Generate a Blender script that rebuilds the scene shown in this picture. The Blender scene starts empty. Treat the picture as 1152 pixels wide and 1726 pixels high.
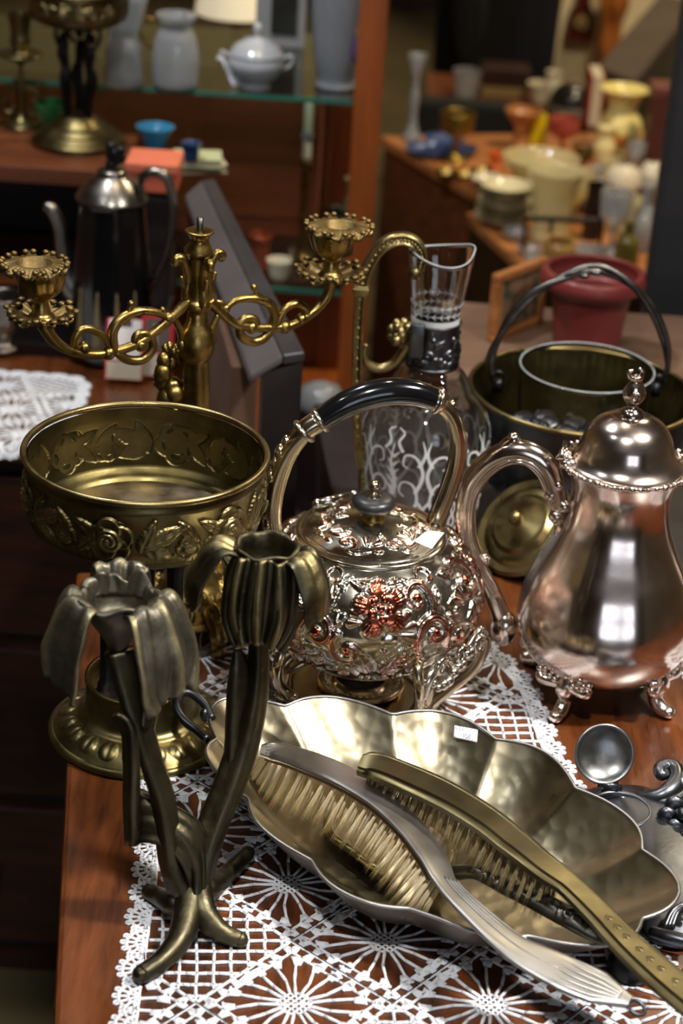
import bpy, math, random
import numpy as np
from mathutils import Vector, Matrix

# ------------------------------------------------------------------ camera, world, lights, exposure
FPX, PITCH, ROLL, CAMZ = 3400.0, math.radians(26.0), math.radians(3.7), 0.82
CAM = np.array([0.0, 0.0, CAMZ])
FWD = np.array([0, math.cos(PITCH), -math.sin(PITCH)])
_U0 = np.array([0, math.sin(PITCH), math.cos(PITCH)])
_X = np.array([1.0, 0, 0])
RGT = math.cos(ROLL) * _X + math.sin(ROLL) * _U0
UPV = math.cos(ROLL) * _U0 - math.sin(ROLL) * _X
scene = bpy.context.scene
col = scene.collection
cam = bpy.data.cameras.new('camera')
camo = bpy.data.objects.new('camera', cam)
col.objects.link(camo)
camo.matrix_world = Matrix(((RGT[0], UPV[0], -FWD[0], 0), (RGT[1], UPV[1], -FWD[1], 0), (RGT[2], UPV[2], -FWD[2], CAMZ), (0, 0, 0, 1)))
cam.sensor_fit = 'VERTICAL'
cam.sensor_height = 23.5
cam.lens = FPX / 1726.0 * 23.5
cam.clip_start = 0.05
cam.clip_end = 60
cam.dof.use_dof = True
cam.dof.focus_distance = 1.40
cam.dof.aperture_fstop = 4.6
scene.camera = camo

w = bpy.data.worlds.new('world')
scene.world = w
w.use_nodes = True
w.node_tree.nodes['Background'].inputs[0].default_value = (1.0, 0.93, 0.85, 1)
w.node_tree.nodes['Background'].inputs[1].default_value = 0.05
scene.view_settings.view_transform = 'Standard'
scene.view_settings.look = 'None'
scene.view_settings.gamma = 1.0
scene.view_settings.use_curve_mapping = False
scene.view_settings.exposure = 0.0

def arealight(name, loc, target, size, power, color, spread=180, shape='DISK'):
    l = bpy.data.lights.new(name, 'AREA')
    l.shape = shape
    l.size = size
    l.spread = math.radians(spread)
    l.energy = power
    l.color = color
    o = bpy.data.objects.new(name, l)
    o.location = loc
    d = Vector(target) - Vector(loc)
    o.rotation_euler = d.to_track_quat('-Z', 'Y').to_euler()
    col.objects.link(o)
    return o

# ceiling spots of the shop (the lamps themselves are built at these spots further down)
SPOTS = [
    ((1.00, 1.00, 1.70), (0.26, 1.22, 0.0), 0.16, 8.5, (1.0, 0.96, 0.91), 62),     # key, right of the table
    ((-0.05, 0.28, 1.82), (0.14, 1.25, 0.0), 0.14, 4.6, (1.0, 0.98, 0.95), 80),
    ((-0.95, 0.9, 1.80), (-0.1, 1.3, 0.0), 0.14, 3, (0.9, 0.95, 1.0), 180),
    ((-0.6, 2.0, 1.82), (-0.30, 2.5, 0.1), 0.12, 20, (0.96, 0.97, 1.0), 180),
    ((1.0, 3.1, 1.80), (0.5, 3.6, -0.3), 0.14, 36, (1.0, 0.82, 0.54), 180),
    ((0.9, 5.2, 1.80), (0.75, 6.6, -0.5), 0.16, 40, (1.0, 0.80, 0.52), 180),
    ((0.1, 2.0, 1.82), (0.02, 2.6, -0.2), 0.12, 6, (1.0, 0.84, 0.62), 180),
]
for k, (a, b, s, p, c, w_) in enumerate(SPOTS):
    arealight('ceiling_spot_light', a, b, s, p, c, w_)

# ------------------------------------------------------------------ helpers
rnd = random.Random(7)
PI = math.pi

def ray(x, y):
    return FWD + (x - 576.0) / FPX * RGT - (y - 863.0) / FPX * UPV
def on(x, y, z=0.0):
    d = ray(x, y)
    return CAM + d * ((z - CAMZ) / d[2])
def at(x, y, Y):
    d = ray(x, y)
    return CAM + d * (Y / d[1])
def inplane(x, y, P, az):
    """point of a vertical plane through P, running along azimuth az (degrees)"""
    n = np.array([-math.sin(math.radians(az)), math.cos(math.radians(az)), 0.0])
    d = ray(x, y)
    return CAM + d * (((np.array(P) - CAM) @ n) / (d @ n))
def mpp(P):
    return float((np.array(P) - CAM) @ FWD) / FPX

def V(*a):
    return np.array(a, float)
def unit(v):
    v = np.array(v, float)
    return v / max(1e-12, np.linalg.norm(v))
def smooth(pts, n=8, closed=False):
    """Catmull-Rom through points of any dimension"""
    p = np.array(pts, float)
    m = len(p)
    out = []
    rng = m if closed else m - 1
    for i in range(rng):
        if closed:
            a, b, c, d = p[(i - 1) % m], p[i], p[(i + 1) % m], p[(i + 2) % m]
        else:
            b, c = p[i], p[i + 1]
            a = p[i - 1] if i > 0 else 2 * b - c
            d = p[i + 2] if i + 2 < m else 2 * c - b
        for k in range(n):
            t = k / n
            out.append(0.5 * (2 * b + (c - a) * t + (2 * a - 5 * b + 4 * c - d) * t * t + (3 * b - a - 3 * c + d) * t ** 3))
    if not closed:
        out.append(p[-1])
    return np.array(out)

class MB:
    def __init__(s):
        s.v = []; s.f = []; s.n = 0; s.w = []
    def add(s, verts, faces, wear=None):
        verts = np.asarray(verts, float).reshape(-1, 3)
        s.v.append(verts)
        if wear is None:
            wear = np.zeros(len(verts))
        s.w.append(np.asarray(wear, float).ravel())
        o = s.n
        if isinstance(faces, np.ndarray):
            s.f.extend((faces + o).tolist())
        else:
            s.f.extend([[i + o for i in f] for f in faces])
        s.n += len(verts)
        return s
    def grid(s, P, wrapv=False, wrapu=False, wear=None, flip=False):
        """P[u][v] -> quads"""
        P = np.asarray(P, float)
        a, b = P.shape[:2]
        idx = np.arange(a * b).reshape(a, b)
        if wrapv: idx = np.concatenate([idx, idx[:, :1]], 1)
        if wrapu: idx = np.concatenate([idx, idx[:1]], 0)
        q = np.stack([idx[:-1, :-1], idx[:-1, 1:], idx[1:, 1:], idx[1:, :-1]], -1).reshape(-1, 4)
        if flip: q = q[:, ::-1]
        return s.add(P, q, wear)
    def lathe(s, prof, n=48, c=(0, 0, 0), fn=None, wear=None):
        """prof [(r,z)] going up = outside; fn(theta array, r, z) -> r', z'"""
        prof = np.array(prof, float)
        th = np.linspace(0, 2 * PI, n, endpoint=False)
        R = np.repeat(prof[:, :1], n, 1); Z = np.repeat(prof[:, 1:2], n, 1); T = np.repeat(th[None], len(prof), 0)
        if fn: R, Z = fn(T, R, Z)
        P = np.stack([R * np.cos(T) + c[0], R * np.sin(T) + c[1], Z + c[2]], -1)
        return s.grid(P, wrapv=True, wear=wear)
    def tube(s, path, rad, n=8, caps=True, up=None, aspect=1.0, closed=False, twist=0.0):
        """round (or flattened: aspect = thickness along 'up' / width) tube"""
        p = np.array(path, float)
        m = len(p)
        rad = np.broadcast_to(np.array(rad, float), (m,)) if np.ndim(rad) < 1 or len(np.atleast_1d(rad)) == m else np.interp(np.linspace(0, 1, m), np.linspace(0, 1, len(rad)), rad)
        if closed:
            tg = np.roll(p, -1, 0) - np.roll(p, 1, 0)
        else:
            tg = np.gradient(p, axis=0)
        tg /= np.maximum(1e-12, np.linalg.norm(tg, axis=1))[:, None]
        if up is None:
            u = unit(np.cross(tg[0], [0.13, 0.37, 0.92] if abs(tg[0][2]) < 0.9 else [1, 0.1, 0]))
        rings = []
        for i in range(m):
            if up is not None:
                uu = np.array(up[i] if np.ndim(up) > 1 else up, float)
                sd = unit(np.cross(tg[i], uu)); u = unit(np.cross(sd, tg[i]))
            else:
                u = unit(u - tg[i] * (u @ tg[i])); sd = unit(np.cross(tg[i], u))
            a = np.linspace(0, 2 * PI, n, endpoint=False) + twist * i
            rings.append(p[i] + rad[i] * (np.cos(a)[:, None] * sd + aspect * np.sin(a)[:, None] * u))
        o = s.n
        s.grid(np.array(rings), wrapv=True, wrapu=closed, flip=True)
        if caps and not closed:
            s.f.append([o + k for k in range(n)])
            s.f.append([o + (m - 1) * n + k for k in range(n)][::-1])
        return s
    def sweep(s, path, sec, up, scale=None, caps=True):
        """polygon section sec[(a,b)]: a across, b along up"""
        p = np.array(path, float); m = len(p)
        sec = np.array(sec, float)
        tg = np.gradient(p, axis=0)
        rings = []
        for i in range(m):
            uu = np.array(up[i] if np.ndim(up) > 1 else up, float)
            t = unit(tg[i]); sd = unit(np.cross(t, uu)); u = unit(np.cross(sd, t))
            sc = scale[i] if scale is not None else (1, 1)
            if np.ndim(sc) == 0: sc = (sc, sc)
            rings.append(p[i] + sec[:, :1] * sc[0] * sd + sec[:, 1:] * sc[1] * u)
        o = s.n; n = len(sec)
        s.grid(np.array(rings), wrapv=True, flip=True)
        if caps:
            s.f.append([o + k for k in range(n)])
            s.f.append([o + (m - 1) * n + k for k in range(n)][::-1])
        return s
    def ball(s, c, r, n=10, m=6, sc=(1, 1, 1), rot=None):
        ph = np.linspace(-PI / 2, PI / 2, m + 1)
        prof = [(max(1e-5, math.cos(a)) * 1.0, math.sin(a)) for a in ph]
        th = np.linspace(0, 2 * PI, n, endpoint=False)
        P = np.array([[(q * math.cos(t) * sc[0], q * math.sin(t) * sc[1], z * sc[2]) for t in th] for q, z in prof]) * r
        if rot is not None: P = P @ np.array(rot).T
        return s.grid(P + np.array(c), wrapv=True)
    def box(s, lo, hi, rz=0.0, pivot=None):
        lo = np.array(lo, float); hi = np.array(hi, float)
        v = np.array([[(lo, hi)[(k >> j) & 1][j] for j in range(3)] for k in range(8)])
        if rz:
            pv = np.array(pivot if pivot is not None else (lo + hi) / 2, float)
            c_, s_ = math.cos(rz), math.sin(rz)
            d = v - pv
            v = np.stack([d[:, 0] * c_ - d[:, 1] * s_, d[:, 0] * s_ + d[:, 1] * c_, d[:, 2]], 1) + pv
        return s.add(v, [[0, 2, 3, 1], [4, 5, 7, 6], [0, 1, 5, 4], [2, 6, 7, 3], [0, 4, 6, 2], [1, 3, 7, 5]])
    def sheet(s, P, th, wear=None):
        """grid surface given a thickness"""
        P = np.asarray(P, float)
        du = np.gradient(P, axis=0); dv = np.gradient(P, axis=1)
        nn = np.cross(du, dv); nn /= np.maximum(1e-12, np.linalg.norm(nn, axis=2))[..., None]
        A = P + nn * th / 2; B = P - nn * th / 2
        ring = np.concatenate([A, B[:, ::-1]], 1)
        o = s.n
        a, b = ring.shape[:2]
        s.grid(ring, wrapv=True, wear=None if wear is None else np.concatenate([wear, wear[:, ::-1]], 1), flip=True)
        h = b // 2
        for e, fl in ((0, 0), (a - 1, 1)):
            for k in range(h - 1):
                q = [o + e * b + k, o + e * b + k + 1, o + e * b + b - 2 - k, o + e * b + b - 1 - k]
                s.f.append(q[::-1] if fl else q)
        return s
    def build(s, name, mat, parent=None, smoothed=True, bevel=0.0, autosmooth=None):
        v = np.concatenate(s.v) if s.v else np.zeros((0, 3))
        loc = np.array(parent.location) if parent is not None else np.zeros(3)
        pp = parent.parent if parent is not None else None
        while pp is not None:
            loc = loc + np.array(pp.location); pp = pp.parent
        me = bpy.data.meshes.new(name)
        vv = v - loc
        me.from_pydata(vv.tolist(), [], s.f)
        wv = np.concatenate(s.w) if s.w else np.zeros(0)
        if len(wv) and wv.any():
            at_ = me.attributes.new('relief', 'FLOAT', 'POINT')
            at_.data.foreach_set('value', wv.astype(np.float32))
        me.polygons.foreach_set('use_smooth', [bool(smoothed)] * len(me.polygons))
        me.update()
        if autosmooth:
            me.set_sharp_from_angle(angle=math.radians(autosmooth))
        o = bpy.data.objects.new(name, me)
        col.objects.link(o)
        if mat is not None:
            me.materials.append(mat)
        if parent is not None:
            o.parent = parent
        if bevel:
            b = o.modifiers.new('bevel', 'BEVEL'); b.width = bevel; b.segments = 2; b.limit_method = 'ANGLE'
        return o

def thing(name, label, cat, loc, group=None):
    o = bpy.data.objects.new(name, None)
    o.empty_display_size = 0.02
    o.location = tuple(float(q) for q in loc)
    col.objects.link(o)
    return tag(o, label, cat, group)
def tag(o, label, cat, group=None, kind=None):
    o['label'] = label; o['category'] = cat
    if group: o['group'] = group
    if kind: o['kind'] = kind
    return o
def struct(o, label=None):
    o['kind'] = 'structure'
    if label: o['label'] = label
    return o
def copytree(o, loc, rz=0.0, label=None, parent=None):
    c = o.copy(); col.objects.link(c)
    c.parent = parent
    if parent is None:
        c.location = loc; c.rotation_euler = (0, 0, rz)
        if label: c['label'] = label
    for ch in o.children:
        copytree(ch, None, parent=c)
    return c

# ------------------------------------------------------------------ materials
def lin(c):
    return tuple(((q / 255.0) / 12.92 if q / 255.0 <= 0.04045 else (((q / 255.0) + 0.055) / 1.055) ** 2.4) for q in c) + (1.0,)
def mat(name, c1, c2=None, metal=0.0, rough=(0.3, 0.4), nscale=30.0, bump=0.0, bscale=200.0, relief=None, coat=0.0, trans=0.0,
        ior=1.45, emit=None, contrast=0.25, spec=0.5, detail=5.0, aniso=None, bumpvor=None, relief_rough=None, sheen=0.0, alpha=1.0):
    m = bpy.data.materials.new(name); m.use_nodes = True
    nt = m.node_tree; N = nt.nodes; L = nt.links
    b = N['Principled BSDF']
    tc = N.new('ShaderNodeTexCoord')
    mp = N.new('ShaderNodeMapping'); L.new(tc.outputs['Object'], mp.inputs[0])
    if aniso: mp.inputs['Scale'].default_value = aniso
    nz = N.new('ShaderNodeTexNoise'); nz.inputs['Scale'].default_value = nscale; nz.inputs['Detail'].default_value = detail; nz.inputs['Roughness'].default_value = 0.6
    L.new(mp.outputs[0], nz.inputs['Vector'])
    b.inputs['Metallic'].default_value = metal
    b.inputs['Specular IOR Level'].default_value = spec
    c2 = c2 or c1
    cr = N.new('ShaderNodeValToRGB')
    cr.color_ramp.elements[0].position = 0.5 - contrast; cr.color_ramp.elements[1].position = 0.5 + contrast
    cr.color_ramp.elements[0].color = lin(c1); cr.color_ramp.elements[1].color = lin(c2)
    L.new(nz.outputs[0], cr.inputs[0])
    out = cr.outputs[0]
    if relief:      # (colour, low, high): wear or tarnish that follows the embossing
        an = N.new('ShaderNodeAttribute'); an.attribute_name = 'relief'
        ad = N.new('ShaderNodeMath'); ad.operation = 'MULTIPLY_ADD'
        L.new(nz.outputs[0], ad.inputs[0]); ad.inputs[1].default_value = 0.5; L.new(an.outputs['Fac'], ad.inputs[2])
        mr = N.new('ShaderNodeMapRange'); mr.inputs['From Min'].default_value = relief[1] + 0.25; mr.inputs['From Max'].default_value = relief[2] + 0.25
        L.new(ad.outputs[0], mr.inputs['Value'])
        mx = N.new('ShaderNodeMix'); mx.data_type = 'RGBA'
        L.new(mr.outputs[0], mx.inputs['Factor']); L.new(out, mx.inputs['A']); mx.inputs['B'].default_value = lin(relief[0])
        out = mx.outputs['Result']
    L.new(out, b.inputs['Base Color'])
    n2 = N.new('ShaderNodeTexNoise'); n2.inputs['Scale'].default_value = nscale * 1.7; n2.inputs['Detail'].default_value = 4
    L.new(mp.outputs[0], n2.inputs['Vector'])
    mr2 = N.new('ShaderNodeMapRange'); mr2.inputs['From Min'].default_value = 0.3; mr2.inputs['From Max'].default_value = 0.7
    mr2.inputs['To Min'].default_value = rough[0]; mr2.inputs['To Max'].default_value = rough[1]
    L.new(n2.outputs[0], mr2.inputs['Value']); L.new(mr2.outputs[0], b.inputs['Roughness'])
    if bump or bumpvor:
        bp = N.new('ShaderNodeBump')
        bp.inputs['Distance'].default_value = 0.001
        if bumpvor:
            vo = N.new('ShaderNodeTexVoronoi'); vo.inputs['Scale'].default_value = bumpvor[0]; vo.feature = 'SMOOTH_F1'
            vo.inputs['Smoothness'].default_value = 0.4
            L.new(mp.outputs[0], vo.inputs['Vector']); L.new(vo.outputs['Distance'], bp.inputs['Height'])
            bp.inputs['Strength'].default_value = bumpvor[1]
        else:
            n3 = N.new('ShaderNodeTexNoise'); n3.inputs['Scale'].default_value = bscale; n3.inputs['Detail'].default_value = 3
            L.new(mp.outputs[0], n3.inputs['Vector']); L.new(n3.outputs[0], bp.inputs['Height'])
            bp.inputs['Strength'].default_value = bump
        L.new(bp.outputs[0], b.inputs['Normal'])
    if coat: b.inputs['Coat Weight'].default_value = coat; b.inputs['Coat Roughness'].default_value = 0.12
    if trans: b.inputs['Transmission Weight'].default_value = trans
    b.inputs['IOR'].default_value = ior
    if sheen: b.inputs['Sheen Weight'].default_value = sheen
    if alpha < 1: b.inputs['Alpha'].default_value = alpha
    if emit: b.inputs['Emission Color'].default_value = lin(emit[0]); b.inputs['Emission Strength'].default_value = emit[1]
    return m

def wood(name, dark, light, scale=6.0, stretch=(1, 9, 9), rough=(0.25, 0.4), coat=0.3, bump=0.05):
    """long-grain timber: stretched noise through a band of rings"""
    m = bpy.data.materials.new(name); m.use_nodes = True
    nt = m.node_tree; N = nt.nodes; L = nt.links; b = N['Principled BSDF']
    tc = N.new('ShaderNodeTexCoord'); mp = N.new('ShaderNodeMapping'); mp.inputs['Scale'].default_value = stretch
    L.new(tc.outputs['Object'], mp.inputs[0])
    nz = N.new('ShaderNodeTexNoise'); nz.inputs['Scale'].default_value = scale; nz.inputs['Detail'].default_value = 8; nz.inputs['Distortion'].default_value = 0.6
    L.new(mp.outputs[0], nz.inputs['Vector'])
    wv = N.new('ShaderNodeTexNoise'); wv.inputs['Scale'].default_value = scale * 6; wv.inputs['Detail'].default_value = 4
    L.new(mp.outputs[0], wv.inputs['Vector'])
    ad = N.new('ShaderNodeMath'); ad.operation = 'MULTIPLY_ADD'; ad.inputs[1].default_value = 0.35
    L.new(wv.outputs[0], ad.inputs[0]); L.new(nz.outputs[0], ad.inputs[2])
    cr = N.new('ShaderNodeValToRGB'); cr.color_ramp.elements[0].position = 0.45; cr.color_ramp.elements[1].position = 0.9
    cr.color_ramp.elements[0].color = lin(dark); cr.color_ramp.elements[1].color = lin(light)
    L.new(ad.outputs[0], cr.inputs[0]); L.new(cr.outputs[0], b.inputs['Base Color'])
    mr = N.new('ShaderNodeMapRange'); mr.inputs['To Min'].default_value = rough[0]; mr.inputs['To Max'].default_value = rough[1]
    L.new(wv.outputs[0], mr.inputs['Value']); L.new(mr.outputs[0], b.inputs['Roughness'])
    b.inputs['Coat Weight'].default_value = coat; b.inputs['Coat Roughness'].default_value = 0.2
    bp = N.new('ShaderNodeBump'); bp.inputs['Strength'].default_value = bump; bp.inputs['Distance'].default_value = 0.001
    L.new(wv.outputs[0], bp.inputs['Height']); L.new(bp.outputs[0], b.inputs['Normal'])
    return m

M = {}
M['table'] = wood('table_wood', (40, 17, 6), (102, 53, 21), 5.0, (8, 1, 8), (0.22, 0.36), 0.35)
M['mahogany'] = wood('mahogany', (26, 10, 6), (56, 25, 14), 5.0, (1, 8, 8), (0.3, 0.45), 0.2)
M['redwood'] = wood('orange_red_wood', (136, 66, 24), (166, 86, 34), 4.0, (8, 8, 1), (0.3, 0.45), 0.2)
M['redchest'] = wood('red_chest_wood', (112, 54, 28), (146, 76, 42), 4.0, (1, 8, 8), (0.3, 0.45), 0.2)
M['brownwood'] = wood('brown_wood', (84, 44, 24), (122, 66, 36), 4.0, (1, 8, 8), (0.35, 0.5), 0.1)
M['oak'] = wood('oak_edge', (150, 92, 48), (196, 130, 76), 5.0, (1, 8, 8), (0.3, 0.4), 0.2)
M['darkpaint'] = mat('dark_grey_painted_wood', (44, 41, 41), (58, 55, 55), 0, (0.35, 0.5), 12)
M['darkside'] = mat('black_brown_wood', (30, 24, 24), (44, 36, 34), 0, (0.4, 0.55), 14)
M['cardboard'] = mat('brown_board', (92, 66, 50), (112, 82, 62), 0, (0.7, 0.8), 20)
M['brass'] = mat('aged_brass', (120, 105, 68), (160, 143, 98), 1.0, (0.24, 0.40), 26, 0.06, 300)
M['brassdark'] = mat('tarnished_brass', (88, 80, 52), (138, 124, 82), 1.0, (0.28, 0.46), 30, 0.08, 260, relief=((166, 152, 108), 0.3, 0.9))
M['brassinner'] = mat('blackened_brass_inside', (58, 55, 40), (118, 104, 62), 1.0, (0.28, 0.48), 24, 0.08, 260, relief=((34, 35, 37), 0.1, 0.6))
M['gilt'] = mat('gilt_brass', (116, 95, 48), (166, 141, 82), 1.0, (0.24, 0.40), 60, 0.15, 420)
M['giltdust'] = mat('dusty_gilt', (98, 80, 46), (134, 112, 70), 0.9, (0.4, 0.55), 70, 0.2, 420)
M['bronze'] = mat('bronze_patina', (56, 53, 42), (94, 87, 66), 1.0, (0.34, 0.52), 34, 0.55, 140, relief=((140, 126, 88), 0.4, 1.0))
M['bronzedust'] = mat('dusty_bronze', (70, 67, 57), (116, 110, 95), 0.9, (0.38, 0.55), 46, 0.6, 140, relief=((150, 138, 104), 0.45, 1.0))
M['silver'] = mat('plated_silver', (198, 192, 176), (226, 220, 206), 1.0, (0.12, 0.22), 30, 0.03, 200)
M['silverwarm'] = mat('warm_silver', (178, 160, 130), (214, 198, 170), 1.0, (0.12, 0.24), 30, 0.04, 240)
M['kettle'] = mat('worn_silver_over_copper', (206, 200, 184), (228, 222, 206), 1.0, (0.12, 0.22), 34, 0.02, 300, relief=((200, 104, 74), 0.42, 0.85))
M['pot'] = mat('pinkish_tarnished_silver', (202, 184, 170), (228, 214, 204), 1.0, (0.12, 0.24), 16, 0.02, 300)
M['dish'] = mat('hammered_silver', (112, 101, 76), (176, 166, 140), 1.0, (0.24, 0.36), 10, bumpvor=(85.0, 0.55))
M['dishout'] = mat('dull_silver_outside', (126, 112, 100), (164, 152, 138), 1.0, (0.28, 0.45), 30)
M['pewterbright'] = mat('satin_silver', (146, 144, 141), (168, 166, 163), 1.0, (0.34, 0.44), 24, 0.02, 400)
M['brushbrass'] = mat('brush_brass', (78, 72, 50), (104, 96, 70), 1.0, (0.30, 0.42), 24, 0.04, 300)
M['pewter'] = mat('blackened_pewter', (62, 64, 68), (98, 100, 104), 1.0, (0.26, 0.42), 24, 0.08, 250)
M['oxid'] = mat('oxidised_silver', (56, 54, 50), (112, 108, 98), 1.0, (0.28, 0.45), 60, 0.1, 300, relief=((176, 168, 150), 0.45, 0.95))
M['blackmetal'] = mat('black_metal', (24, 24, 26), (40, 40, 42), 0.7, (0.28, 0.42), 20, 0.04, 200)
M['blackgloss'] = mat('black_ebony_gloss', (10, 10, 12), (16, 16, 18), 0, (0.10, 0.16), 20, coat=0.6)
M['ebonymatt'] = mat('black_ebony', (22, 22, 24), (36, 36, 38), 0, (0.3, 0.45), 40)
M['rust'] = mat('dark_handle_wire', (70, 68, 66), (120, 116, 110), 1.0, (0.28, 0.42), 60, 0.1, 300)
M['glass'] = mat('clear_glass', (250, 252, 250), None, 0, (0.0, 0.02), 5, trans=1.0, ior=1.45)
M['rimglint'] = mat('painted_rim_glint', (214, 218, 220), (228, 232, 232), 0, (0.15, 0.25), 60, alpha=0.35)  # pale see-through colour that paints a highlight along glass rims
M['frost'] = mat('etched_glass', (225, 228, 228), (238, 240, 240), 0, (0.5, 0.6), 60, alpha=0.62)
M['shelfglass'] = mat('green_edged_glass', (190, 225, 208), None, 0, (0.0, 0.02), 5, trans=1.0, ior=1.5)
M['milkglass'] = mat('pale_grey_glass', (206, 212, 216), (220, 224, 228), 0, (0.06, 0.12), 8, trans=0.72)
M['yellowglass'] = mat('pale_yellow_glass', (238, 228, 178), (245, 236, 196), 0, (0.04, 0.1), 8, trans=0.55)
M['lace'] = mat('white_cotton', (208, 210, 215), (224, 226, 230), 0, (0.85, 0.95), 160, 0.9, 900)
M['paper'] = mat('white_paper', (232, 234, 240), (240, 241, 246), 0, (0.6, 0.7), 40)
M['ink'] = mat('blue_ink', (70, 70, 130), (84, 84, 146), 0, (0.6, 0.7), 40)
M['pewterlid'] = mat('grey_pewter', (104, 104, 104), (150, 150, 148), 1.0, (0.28, 0.4), 60)
M['bristle'] = mat('cream_bristle', (238, 214, 164), (252, 240, 206), 0, (0.5, 0.65), 300)
M['bristledark'] = mat('dark_bristle', (140, 122, 84), (186, 168, 120), 0, (0.5, 0.65), 300)
M['bristlebase'] = mat('bristle_bed', (78, 52, 30), (100, 70, 42), 0, (0.7, 0.8), 60)
M['patwood'] = M['brownwood']
def plain(name, c, rough=0.4, **k):
    c2 = tuple(min(255, int(q * 1.08) + 3) for q in c)
    return mat(name, c, c2, k.pop('metal', 0.0), (rough, rough + 0.1), k.pop('nscale', 14), **k)
# ------------------------------------------------------------------ room shell
M['floor'] = mat('dark_olive_floor_tile', (62, 56, 38), (84, 76, 52), 0, (0.25, 0.45), 6)
M['wall'] = mat('cream_plaster', (196, 178, 140), (208, 192, 156), 0, (0.8, 0.9), 5, 0.1, 60)
M['walldark'] = mat('tan_plaster', (168, 148, 116), (184, 164, 132), 0, (0.8, 0.9), 5)
M['ceil'] = mat('ceiling_paint', (150, 142, 130), (160, 152, 140), 0, (0.85, 0.95), 5)
FZ, CZ = -0.76, 1.95
def slab(name, lo, hi, m_, **k):
    b = MB(); b.box(lo, hi)
    return b.build(name, m_, None, smoothed=False, **k)
struct(slab('floor', (-3.2, -3, FZ - 0.1), (3.6, 7.6, FZ), M['floor']))
struct(slab('ceiling', (-3.2, -3, CZ), (3.6, 7.6, CZ + 0.1), M['ceil']))
struct(slab('wall_back', (-3.2, 7.5, FZ), (3.6, 7.6, CZ), M['wall']))
struct(slab('wall_left', (-3.2, -3, FZ), (-3.1, 7.5, CZ), M['walldark']))
struct(slab('wall_right', (3.5, -3, FZ), (3.6, 7.5, CZ), M['walldark']))
struct(slab('wall_front', (-3.1, -3.1, FZ), (3.5, -3.0, CZ), M['walldark']))
struct(slab('baseboard_back', (-3.1, 7.47, FZ), (3.5, 7.5, FZ + 0.09), M['mahogany']))
# shop window behind the camera
M['daylight'] = mat('daylit_pane', (230, 238, 250), None, 0, (0.2, 0.3), 5, emit=((222, 234, 255), 3.2))
wn = slab('window_1', (-0.1, -2.999, 0.05), (2.0, -2.97, 1.55), M['walldark']); struct(wn, 'four-paned shop window behind the camera')
for i in range(2):
    for j in range(2):
        x0_, z0_ = 0.0 + 1.0 * i, 0.12 + 0.70 * j
        b = MB(); b.box((x0_, -2.972, z0_), (x0_ + 0.9, -2.962, z0_ + 0.62)); b.build('pane', M['daylight'], wn, smoothed=False)
for lo, hi in (((-0.1, -2.97, 0.72), (2.0, -2.94, 0.84)), ((0.88, -2.97, 0.05), (1.02, -2.94, 1.55))):
    b = MB(); b.box(lo, hi); b.build('window_bar', M['wall'], wn, smoothed=False)
# lamp housings round the ceiling spots
places = ['right above the table', 'above the camera', 'left of the table', 'above the glass cabinet', 'above the yellow vase table', 'near the back wall', 'between cabinet and table']
for k, (a, t_, s, p, cc_, w__) in enumerate(SPOTS):
    o = thing('ceiling_spotlight', 'round black ceiling spotlight ' + places[k], 'spotlight', a, 'ceiling spotlights')
    ax_ = Vector(t_) - Vector(a); ax_.normalize()
    rot = np.array(Vector((0, 0, 1)).rotation_difference(-ax_).to_matrix())
    b = MB()
    prof = [(s / 2 + 0.004, -0.02), (s / 2 + 0.012, -0.02), (s / 2 + 0.012, 0.03), (s / 2 - 0.01, 0.08), (0.02, 0.095), (0.0001, 0.096)]
    b.lathe(prof, 40)
    b.v[-1] = b.v[-1] @ rot.T + np.array(a)
    sh = b.build('shade', M['blackmetal'], o)
    b = MB(); b.tube([np.array(a) - np.array(ax_) * 0.09, (a[0] - ax_[0] * 0.09, a[1] - ax_[1] * 0.09, CZ)], 0.012, 10)
    b.build('stem', M['blackmetal'], o)

# ------------------------------------------------------------------ the table in front
TA = math.radians(7.0)
def rot2(x, y):
    return V(x * math.cos(TA) - y * math.sin(TA), x * math.sin(TA) + y * math.cos(TA), 0)
edge = V(-0.170, 1.085, 0)            # a point of the left edge
tx = rot2(1, 0); ty = rot2(0, 1)
tbl = thing('wooden_table', 'polished brown wooden table carrying the silverware', 'table', V(0.25, 1.3, FZ))
T0 = edge - ty * 0.29
b = MB()
def prism(mb, pts, z0, z1):
    n = len(pts)
    v = [(p[0], p[1], z0) for p in pts] + [(p[0], p[1], z1) for p in pts]
    mb.add(np.array(v), [list(range(n))[::-1], list(range(n, 2 * n))] + [[k, (k + 1) % n, n + (k + 1) % n, n + k] for k in range(n)])
WT, LT = 1.15, 0.740
prism(b, [T0, T0 + tx * WT, T0 + tx * WT + ty * LT, T0 + ty * LT], -0.028, 0.0)
b.build('tabletop', M['table'], tbl, smoothed=False, bevel=0.004)
b = MB()
i_ = 0.03
prism(b, [T0 + (tx + ty) * i_, T0 + tx * (WT - i_) + ty * i_, T0 + tx * (WT - i_) + ty * (LT - i_), T0 + tx * i_ + ty * (LT - i_)], -0.14, -0.028)
b.build('apron', M['mahogany'], tbl, smoothed=False)
for u_, v_ in ((0.06, 0.06), (WT - 0.06, 0.06), (0.06, LT - 0.06), (WT - 0.06, LT - 0.06)):
    q = T0 + tx * u_ + ty * v_
    b = MB(); b.lathe([(0.0001, FZ), (0.022, FZ), (0.026, FZ + 0.04), (0.020, FZ + 0.1), (0.027, -0.3), (0.03, -0.2), (0.03, -0.14)], 24, q)
    b.build('leg', M['mahogany'], tbl)

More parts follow.
